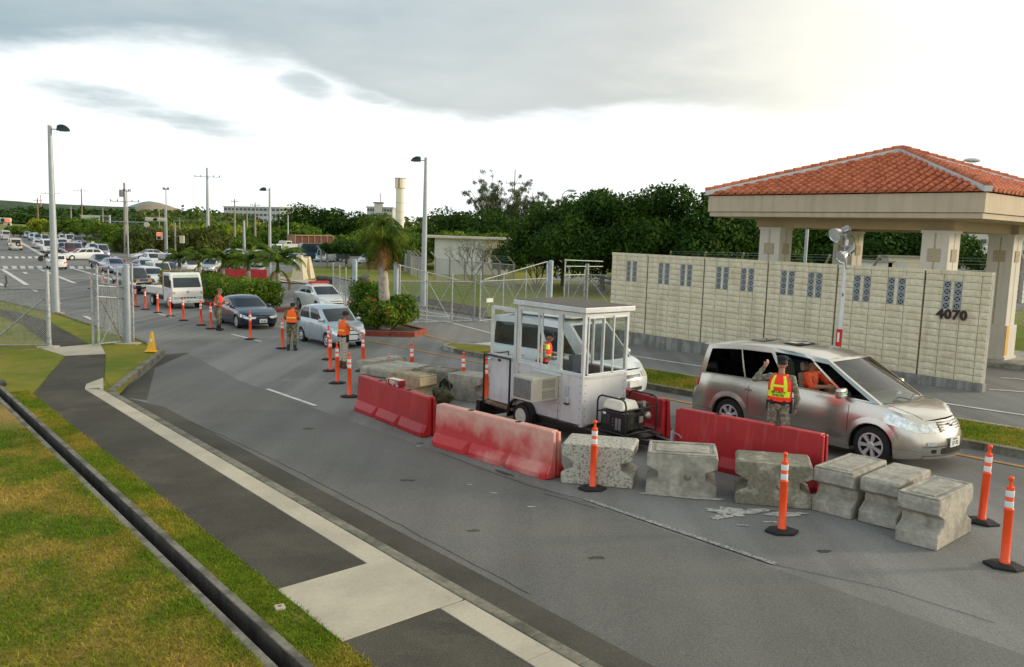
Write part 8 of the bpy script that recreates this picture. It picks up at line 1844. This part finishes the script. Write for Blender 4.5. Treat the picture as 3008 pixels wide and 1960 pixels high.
# stone monument (sign seen from behind) and rubble wall
mo = thing('monument_sign', 'cream stone entrance sign with two tapered end piers, seen from behind', 'monument', M=frame(G(892, 822), (G(935, 810) - G(850, 822)).xy.to_3d(), False) @ Matrix.Scale(.84, 4))
for x, s_ in ((-1.25, 1.0), (1.25, .92)):
    mb = MB(); k = 1.02*s_; mb.add([(x-.85*k, -.75*k, -.1), (x+.85*k, -.75*k, -.1), (x+.85*k, .75*k, -.1), (x-.85*k, .75*k, -.1), (x-.22, -.22, 2.75*s_), (x+.42, -.22, 2.75*s_), (x+.42, .3, 2.75*s_), (x-.22, .3, 2.75*s_)], [(3, 2, 1, 0), (4, 5, 6, 7), (0, 1, 5, 4), (1, 2, 6, 5), (2, 3, 7, 6), (3, 0, 4, 7)]); mb.build('pier', stone_cream, mo, bevel=.02)
mb = MB(); mb.box((0, .05, 1.65), (2.2, .35, 1.5)); mb.build('sign_slab', stone_cream, mo, bevel=.02)
rw = thing('rubble_wall', 'low dark rubble stone wall behind the open gate leaf', 'wall'); r = random.Random(8); P_ = [G(x, y) for x, y in ((930, 833), (1000, 840), (1060, 838), (1075, 828))]
for a, b in zip(P_, P_[1:]):
    k = int((b-a).length/.55)
    for i in range(k):
        for j in range(2): c = a.lerp(b, (i+.5+.3*j)/k); mb = MB(); q = r.uniform(.26, .34); mb.ball((c.x, c.y, c.z+.15+.36*j), (q, .25, .21), 7, 5); mb.build('stone', rubble_m, rw)
# ---------------------------------------------------------------- poles, lamps and signals
def lamp_pole(label, px, yb, yt, side_, w0=.11, L=.55, hs_=1.0, group='grey street lamps with dark cobra heads'):
    p = G(px[1], yb); p.z = gz(p.x, p.y); top = AT(px[0], yt, p.y); h = top.z - p.z; t = thing('street_lamp', label, 'street lamp', loc=p, group=group)
    mb = MB(); mb.tube([(0, 0, -.1), (0, 0, h*.5), (0, 0, h)], [w0*1.25, w0, w0*.62], 14); mb.build('pole', pole_grey, t, smooth=50)
    mb = MB(); mb.box((0, 0, .06), (.55, .55, .14)); mb.build('base_plate', kerb_pale, t, bevel=.01)
    mb = MB(); mb.tube([(0, 0, h-.35*hs_), (side_*L, 0, h-.33*hs_)], .045*hs_, 8); mb.build('arm', dark_lamp, t, smooth=50)
    mb = MB(); x0 = side_*L*.85
    mb.grid(lambda u, v: (x0 + side_*hs_*(1.15*u), .30*hs_*sin(pi*min(1, .25+u*.75))**.6*cos(pi*v), h-.50*hs_ + hs_*.62*sin(pi*v)*(sin(pi*(.30+.68*u))**.55)), 10, 8); mb.lathe([(.26*hs_, h-.50*hs_-.01), (.26*hs_, h-.50*hs_)], 12, c=(x0+side_*.6*hs_, 0, 0)); mb.build('lamp_head', dark_lamp, t, smooth=60); return t
lamp_pole('tall grey street lamp at the left, standing on the verge behind the chain-link fence', (138, 165), 925, 368, 1, .15, .45, .52)
lamp_pole('tall grey street lamp right of the big palm, its head pointing left', (1253, 1243), 905, 463, -1, .14, .35, .48)
lamp_pole('farther grey street lamp behind the fifth median palm', (796, 793), 823, 553, -1, .13, .40, .52)
def upole(label, px, yt, yb, Y=None, w0=.2, m_=pole_conc, arms=((.0, 1.2),), name='utility_pole', group='utility poles beyond the crossing', lean=0, extra=None):
    if Y is None: p = G(px, yb); 
    else: q = AT(px, 700, Y); p = Vector((q.x, Y, gz(q.x, Y)))
    h = AT(px, yt, p.y).z - p.z; t = thing(name, label, 'pole', loc=p, group=group); mb = MB(); mb.tube([(0, 0, -.3), (lean, 0, h)], [w0*1.25, w0*.6], 10); mb.build('pole', m_, t, smooth=50)
    for dz_, L in arms:
        mb = MB(); mb.box((lean, 0, h-dz_-.6), (L*2, .10, .10)); mb.build('cross_arm', galv_rust if m_ is pole_wood else galv, t)
        mb = MB()
        for k in (-.95, -.5, .5, .95): mb.lathe([(.07, h-dz_-.55), (.08, h-dz_-.45), (.05, h-dz_-.28)], 8, c=(lean + L*k, 0, 0))
        mb.build('insulator', dark_lamp, t)
    if extra == 'box': mb = MB(); mb.lathe([(.28, h*.80), (.3, h*.82), (.3, h*.88), (.28, h*.90)], 12, c=(-.45, -.1, 0)); mb.build('transformer', grey_motor, t)
    return t
upole('tapered concrete utility pole with transformer arms, near the crossing corner', 370, 537, 745, w0=.24, arms=((2.2, 2.2), (5.2, 3.0)), extra='box')
upole('leaning bare concrete pole beside the transformer pole', 358, 610, 740, w0=.22, arms=(), lean=1.1)
upole('steel pole with a wide cross-arm and pointed top, above the median palms', 611, 493, 722, Y=150, w0=.30, m_=pole_grey, arms=((1.0, 2.3),))
upole('brown pole left of the tall lamp, above the far street trees', 114, 583, 0, 300, .30, pole_wood, ((.2, 1.6),)); upole('thin brown pole close to the right side of the tall lamp', 152, 560, 0, 250, .26, pole_wood, ((.3, 2.8),))
upole('thin brown pole left of the pale road sign', 243, 554, 0, 280, .24, pole_wood, ((.2, 2.4),)); upole('short concrete pole above the flat-topped street tree', 211, 606, 0, 300, .3, pole_conc, ((.2, 2.2),)); upole('short concrete pole right of the pale road sign', 304, 610, 0, 300, .3, pole_conc, ((.2, 2.0),))
upole('pale pole between the signal arms', 469, 612, 0, 200, .16, pole_conc, ()); upole('concrete pole right of the signal heads', 528, 640, 0, 190, .2, pole_conc, ((.1, 1.5),))
upole('concrete pole with one bracket, left of the long pale building', 690, 585, 0, 210, .24, pole_conc, ((.1, .8),)); upole('concrete pole before the long pale building', 750, 595, 0, 200, .22, pole_conc, ((.1, 1.2),)); upole('short pole between the two concrete poles on the slope', 726, 614, 0, 240, .24, pole_conc, ())
upole('thin white pole at the left edge of the round dark trees', 846, 632, 0, 150, .16, pole_grey, ()); upole('thin pole with cross-arms poking above the casuarina', 1507, 498, 0, 160, .14, pole_conc, ((2.0, 1.6),), 'utility_pole'); upole('red and white striped mast far on the left hills', 124, 573, 0, 900, .6, mat('red_white_mast', (.55, .12, .08), .7, col2=(.6, .55, .5), scale=.4), ())
upole('pale blue-grey round post behind the fourth palm', 717, 648, 0, 140, .26, pole_grey, (), 'post'); upole('thin flagpole-like lamp post by the crossing', 377, 556, 755, None, .10, pole_grey, ((-.3, .5),), 'utility_pole'); upole('thin tall lamp post right of the bare hill', 491, 552, 760, None, .10, pole_grey, ((-.35, .4),), 'utility_pole')
# signals
def signal_pole(label, px, ypole, yb, arm_y, x_end, Y=None):
    p = G(px, yb); h = AT(px, ypole, p.y).z - p.z; t = thing('traffic_signal', label, 'traffic light', loc=p); mb = MB(); mb.tube([(0, 0, -.2), (0, 0, h)], .15, 12); mb.build('pole', pole_conc, t, smooth=50)
    za = AT(px, arm_y, p.y).z - p.z; xe = AT(x_end, arm_y, p.y).x - p.x; mb = MB(); mb.tube([(0, 0, za), (xe, 0, za+.1)], .07, 8); mb.build('arm', galv, t, smooth=50)
    for f in (1.0, .28):
        mb = MB(); x = xe*f; mb.box((x + (.9 if xe < 0 else -.9)*(f > .5), -.05, za), (1.9, .38, .55)); mb.build('signal_head', signal_m, t, bevel=.15)
    mb = MB(); mb.lathe([(.35, -.2), (.38, 0), (.3, .2)], 14, axis='y', c=(xe*.93, -.1, za-.75)); mb.build('detector', signal_m, t, smooth=50)
    return t
signal_pole('pale horizontal traffic signals on a concrete pole, seen from behind', 487, 615, 757, 646, 428)
t = thing('pedestrian_signal', 'pedestrian signal showing red beside the signal pole', 'traffic light', loc=AT(469, 700, G(487, 757).y)); 
mb = MB(); mb.box((0, 0, .3), (.75, .4, 1.05)); mb.box((.9, .1, .3), (1.2, .06, .06)); mb.build('signal_box', signal_m, t, bevel=.04)
mb = MB(); mb.box((0, -.22, .55), (.5, .03, .42)); mb.build('red_lamp', red_on, t); mb = MB(); mb.box((0, -.22, .05), (.5, .03, .42)); mb.build('dark_lamp', black_m, t)
t = thing('pedestrian_signal', 'second pedestrian signal, seen from its side above the first palm', 'traffic light', loc=AT(535, 706, G(487, 757).y)); mb = MB(); mb.box((0, 0, .1), (.6, .4, 1.05)); mb.build('signal_box', signal_m, t, bevel=.04); mb = MB(); mb.tube([(-1.0, .1, -3.4), (-1.0, .1, 2.4)], .12, 8); mb.tube([(-1, .1, .5), (0, .1, .5)], .03, 6); mb.build('post', pole_conc, t)
t = thing('traffic_signal', 'horizontal traffic signal with lit red lamp at the left edge of the photo', 'traffic light', loc=AT(18, 650, 92)); mb = MB(); mb.box((-.3, 0, .1), (1.75, .3, .55)); mb.box((.15, 0, -.35), (.9, .25, .35)); mb.build('signal_head', signal_m, t, bevel=.12)
for i, x in enumerate((-.85, -.3, .28)): mb = MB(); mb.lathe([(.20, -.17), (.20, -.20)], 14, axis='y', c=(x, 0, .1)); mb.build('red_lamp' if i == 2 else 'lens', red_on if i == 2 else black_m, t)
mb = MB(); mb.tube([(-.5, .15, .2), (-6, .15, .4)], .08, 8); mb.tube([(-6, .15, .5), (-6, .15, -4.6)], .15, 8); mb.build('arm', galv, t)
mb = MB(); mb.lathe([(.13, -.14), (.13, -.16)], 12, axis='y', c=(.35, 0, -.35)); mb.build('arrow_lens', black_m, t)
t = thing('road_sign', 'pale rectangular direction sign above the street trees, seen from behind', 'road sign', loc=AT(266, 650, 230)); mb = MB(); mb.box((0, 0, .3), (5.2, .12, 2.6)); mb.build('sign_board', sign_m, t); mb = MB(); mb.tube([(-2.8, .1, 1.5), (5.2, .1, 1.5)], .13, 6); mb.tube([(-2.8, .1, -.9), (5.2, .1, -.9)], .13, 6); mb.tube([(5.2, .1, 1.8), (5.2, .1, -6)], .28, 8); mb.build('sign_frame', galv, t)
t = thing('roadside_cabinet', 'small pale roadside cabinet with orange mark in the verge grass', 'cabinet', loc=G(338, 733)); mb = MB(); mb.box((0, 0, .7), (.9, .6, 1.7)); mb.build('cabinet_box', signal_m, t, bevel=.05); mb = MB(); mb.box((-.15, -.31, .9), (.3, .02, .7)); mb.build('warning_mark', orange_pl, t)
# overhead lines
ol = thing('overhead_wires', 'thin overhead wires strung across the far trees', 'wires'); mb = MB()
for a, b in (((0, 612, 300), (370, 640, 128)), ((0, 640, 300), (370, 655, 128)), ((370, 630, 128), (690, 625, 210)), ((370, 660, 128), (611, 640, 150)), ((611, 640, 150), (690, 640, 210)), ((0, 625, 250), (243, 600, 280)), ((488, 652, 119), (370, 640, 128))):
    A, B_ = AT(*a), AT(*b); mb.tube([A.lerp(B_, k/8) - Vector((0, 0, 1.2*sin(pi*k/8))) for k in range(9)], .035, 4)
mb.build('wire', black_m, ol)
# curved-arm lamps behind the trees and the pavilion
for lb, x0, xt_, yt_, Y in (('curved-arm street lamp behind the right side of the pavilion roof', 2785, 2843, 471, 48), ('pale lamp head just above the big dark tree', 1645, 1672, 560, 80)):
    q = AT(x0, 700, Y); t = thing('street_lamp', lb, 'street lamp', loc=(q.x, Y, gz(q.x, Y)), group='curved-arm street lamps'); hd_ = AT(xt_, yt_, Y); h = hd_.z - gz(q.x, Y); dx_ = hd_.x - q.x
    mb = MB(); mb.tube([(0, 0, 0), (0, 0, h-.9), (dx_*.15, 0, h-.35), (dx_*.5, 0, h-.08), (dx_, 0, h)], [.09, .06, .045, .04, .035], 8); mb.build('pole', pole_grey, t, smooth=50)
    mb = MB(); mb.ball((dx_+.25, 0, h), (.48, .18, .13), 14, 8); mb.build('lamp_head', mat('pale_lamp_head', (.45, .50, .50), .4) if Y == 48 else bpy.data.materials['pale_lamp_head'], t, smooth=True)
t = thing('slim_pole', 'slim grey pole seen through the pavilion beside its left column', 'pole', loc=(AT(2362, 800, 44).x, 44, .2)); mb = MB(); mb.tube([(0, 0, 0), (0, 0, 6)], .09, 10); mb.build('pole', pole_grey, t, smooth=50)
# background seen between the right columns
t = thing('shelter_building', 'white tent-roofed shed behind a grey board fence, seen between the right columns', 'building', loc=(AT(2850, 720, 85).x, 85, .35)); mb = MB(); mb.prism([(-7, 2.2), (-7, 2.9), (3, 3.6), (3, 2.4)], 0, 6); mb.build('tent_roof', bld_white, t)
for i in range(26): mb = MB(); mb.box((-8+.65*i, -.5, 1.45), (.60, .08, 1.6)); mb.build('fence_board', pole_conc, t)
block_building('pale flats far behind the pavilion at the right edge', 2700, 3060, 662, 150, .3, 4, 14, bld_far, Y1=150)
for i, (x, y, w_, h_, lb) in enumerate(((2540, 820, 3.0, 2.2, 'small white shed behind the middle columns, left one'), (2640, 815, 2.6, 2.6, 'small cream shed behind the middle columns, right one'))):
    q = AT(x, y, 62); t = thing('shed', lb, 'shed', loc=(q.x, 62, .35)); mb = MB(); mb.box((0, 0, h_/2), (w_, 2, h_)); mb.build('wall', (bld_white, bld_cream)[i], t); mb = MB(); mb.box((0, 0, h_+.05), (w_+.3, 2.3, .12)); mb.build('roof', pole_conc, t); mb = MB(); mb.box((-.3, -1.01, h_*.45), (.8, .03, h_*.8)); mb.build('door', bld_far, t)
# ---------------------------------------------------------------- lawn blades near the viewer
def blades(name, label, n, sfn, h, w, mt_, z):
    S = RNG.random(n); U = RNG.random(n); s_, nn = sfn(S, U); x = -0.65*s_ + 0.76*nn; y = 0.76*s_ + 0.65*nn; zz = .02*x - .0105*y + z
    a = RNG.random(n)*2*pi; L = h*(.5 + RNG.random(n)); bx = np.cos(a)*w*.5; by = np.sin(a)*w*.5; tx = RNG.normal(0, .55, n)*L; ty = RNG.normal(0, .55, n)*L
    V = np.empty((n, 3, 3)); V[:, 0] = np.stack([x-bx, y-by, zz], 1); V[:, 1] = np.stack([x+bx, y+by, zz], 1); V[:, 2] = np.stack([x+tx, y+ty, zz+L*.8], 1)
    me = npmesh(name, V.reshape(-1, 3), np.arange(n*3).reshape(-1, 3)); me.materials.append(mt_); o = bpy.data.objects.new(name, me); COL.objects.link(o); tag(o, label, 'grass', kind='stuff')
blades('grass_blades', 'short mixed green and straw lawn left of the drain', 170000, lambda S, U: (3.5 + 15*S**1.5, (2.95 + .0225*(3.5+15*S**1.5-6)) - 7.5*U**1.25), .040, .014, grass_bl, .10)
blades('grass_blades', 'short turf on the strip between drain and footpath', 42000, lambda S, U: (3.0 + 20*S**1.4, 3.27 + .0225*(3.0 + 20*S**1.4 - 6) + .45*U), .035, .013, grass_bl, .11)
blades('grass_blades', 'turf on the median island in front of the wall', 40000, lambda S, U: (2.0 + 20*S, 17.35 + 1.8*U), .05, .018, grass_bl, .135)
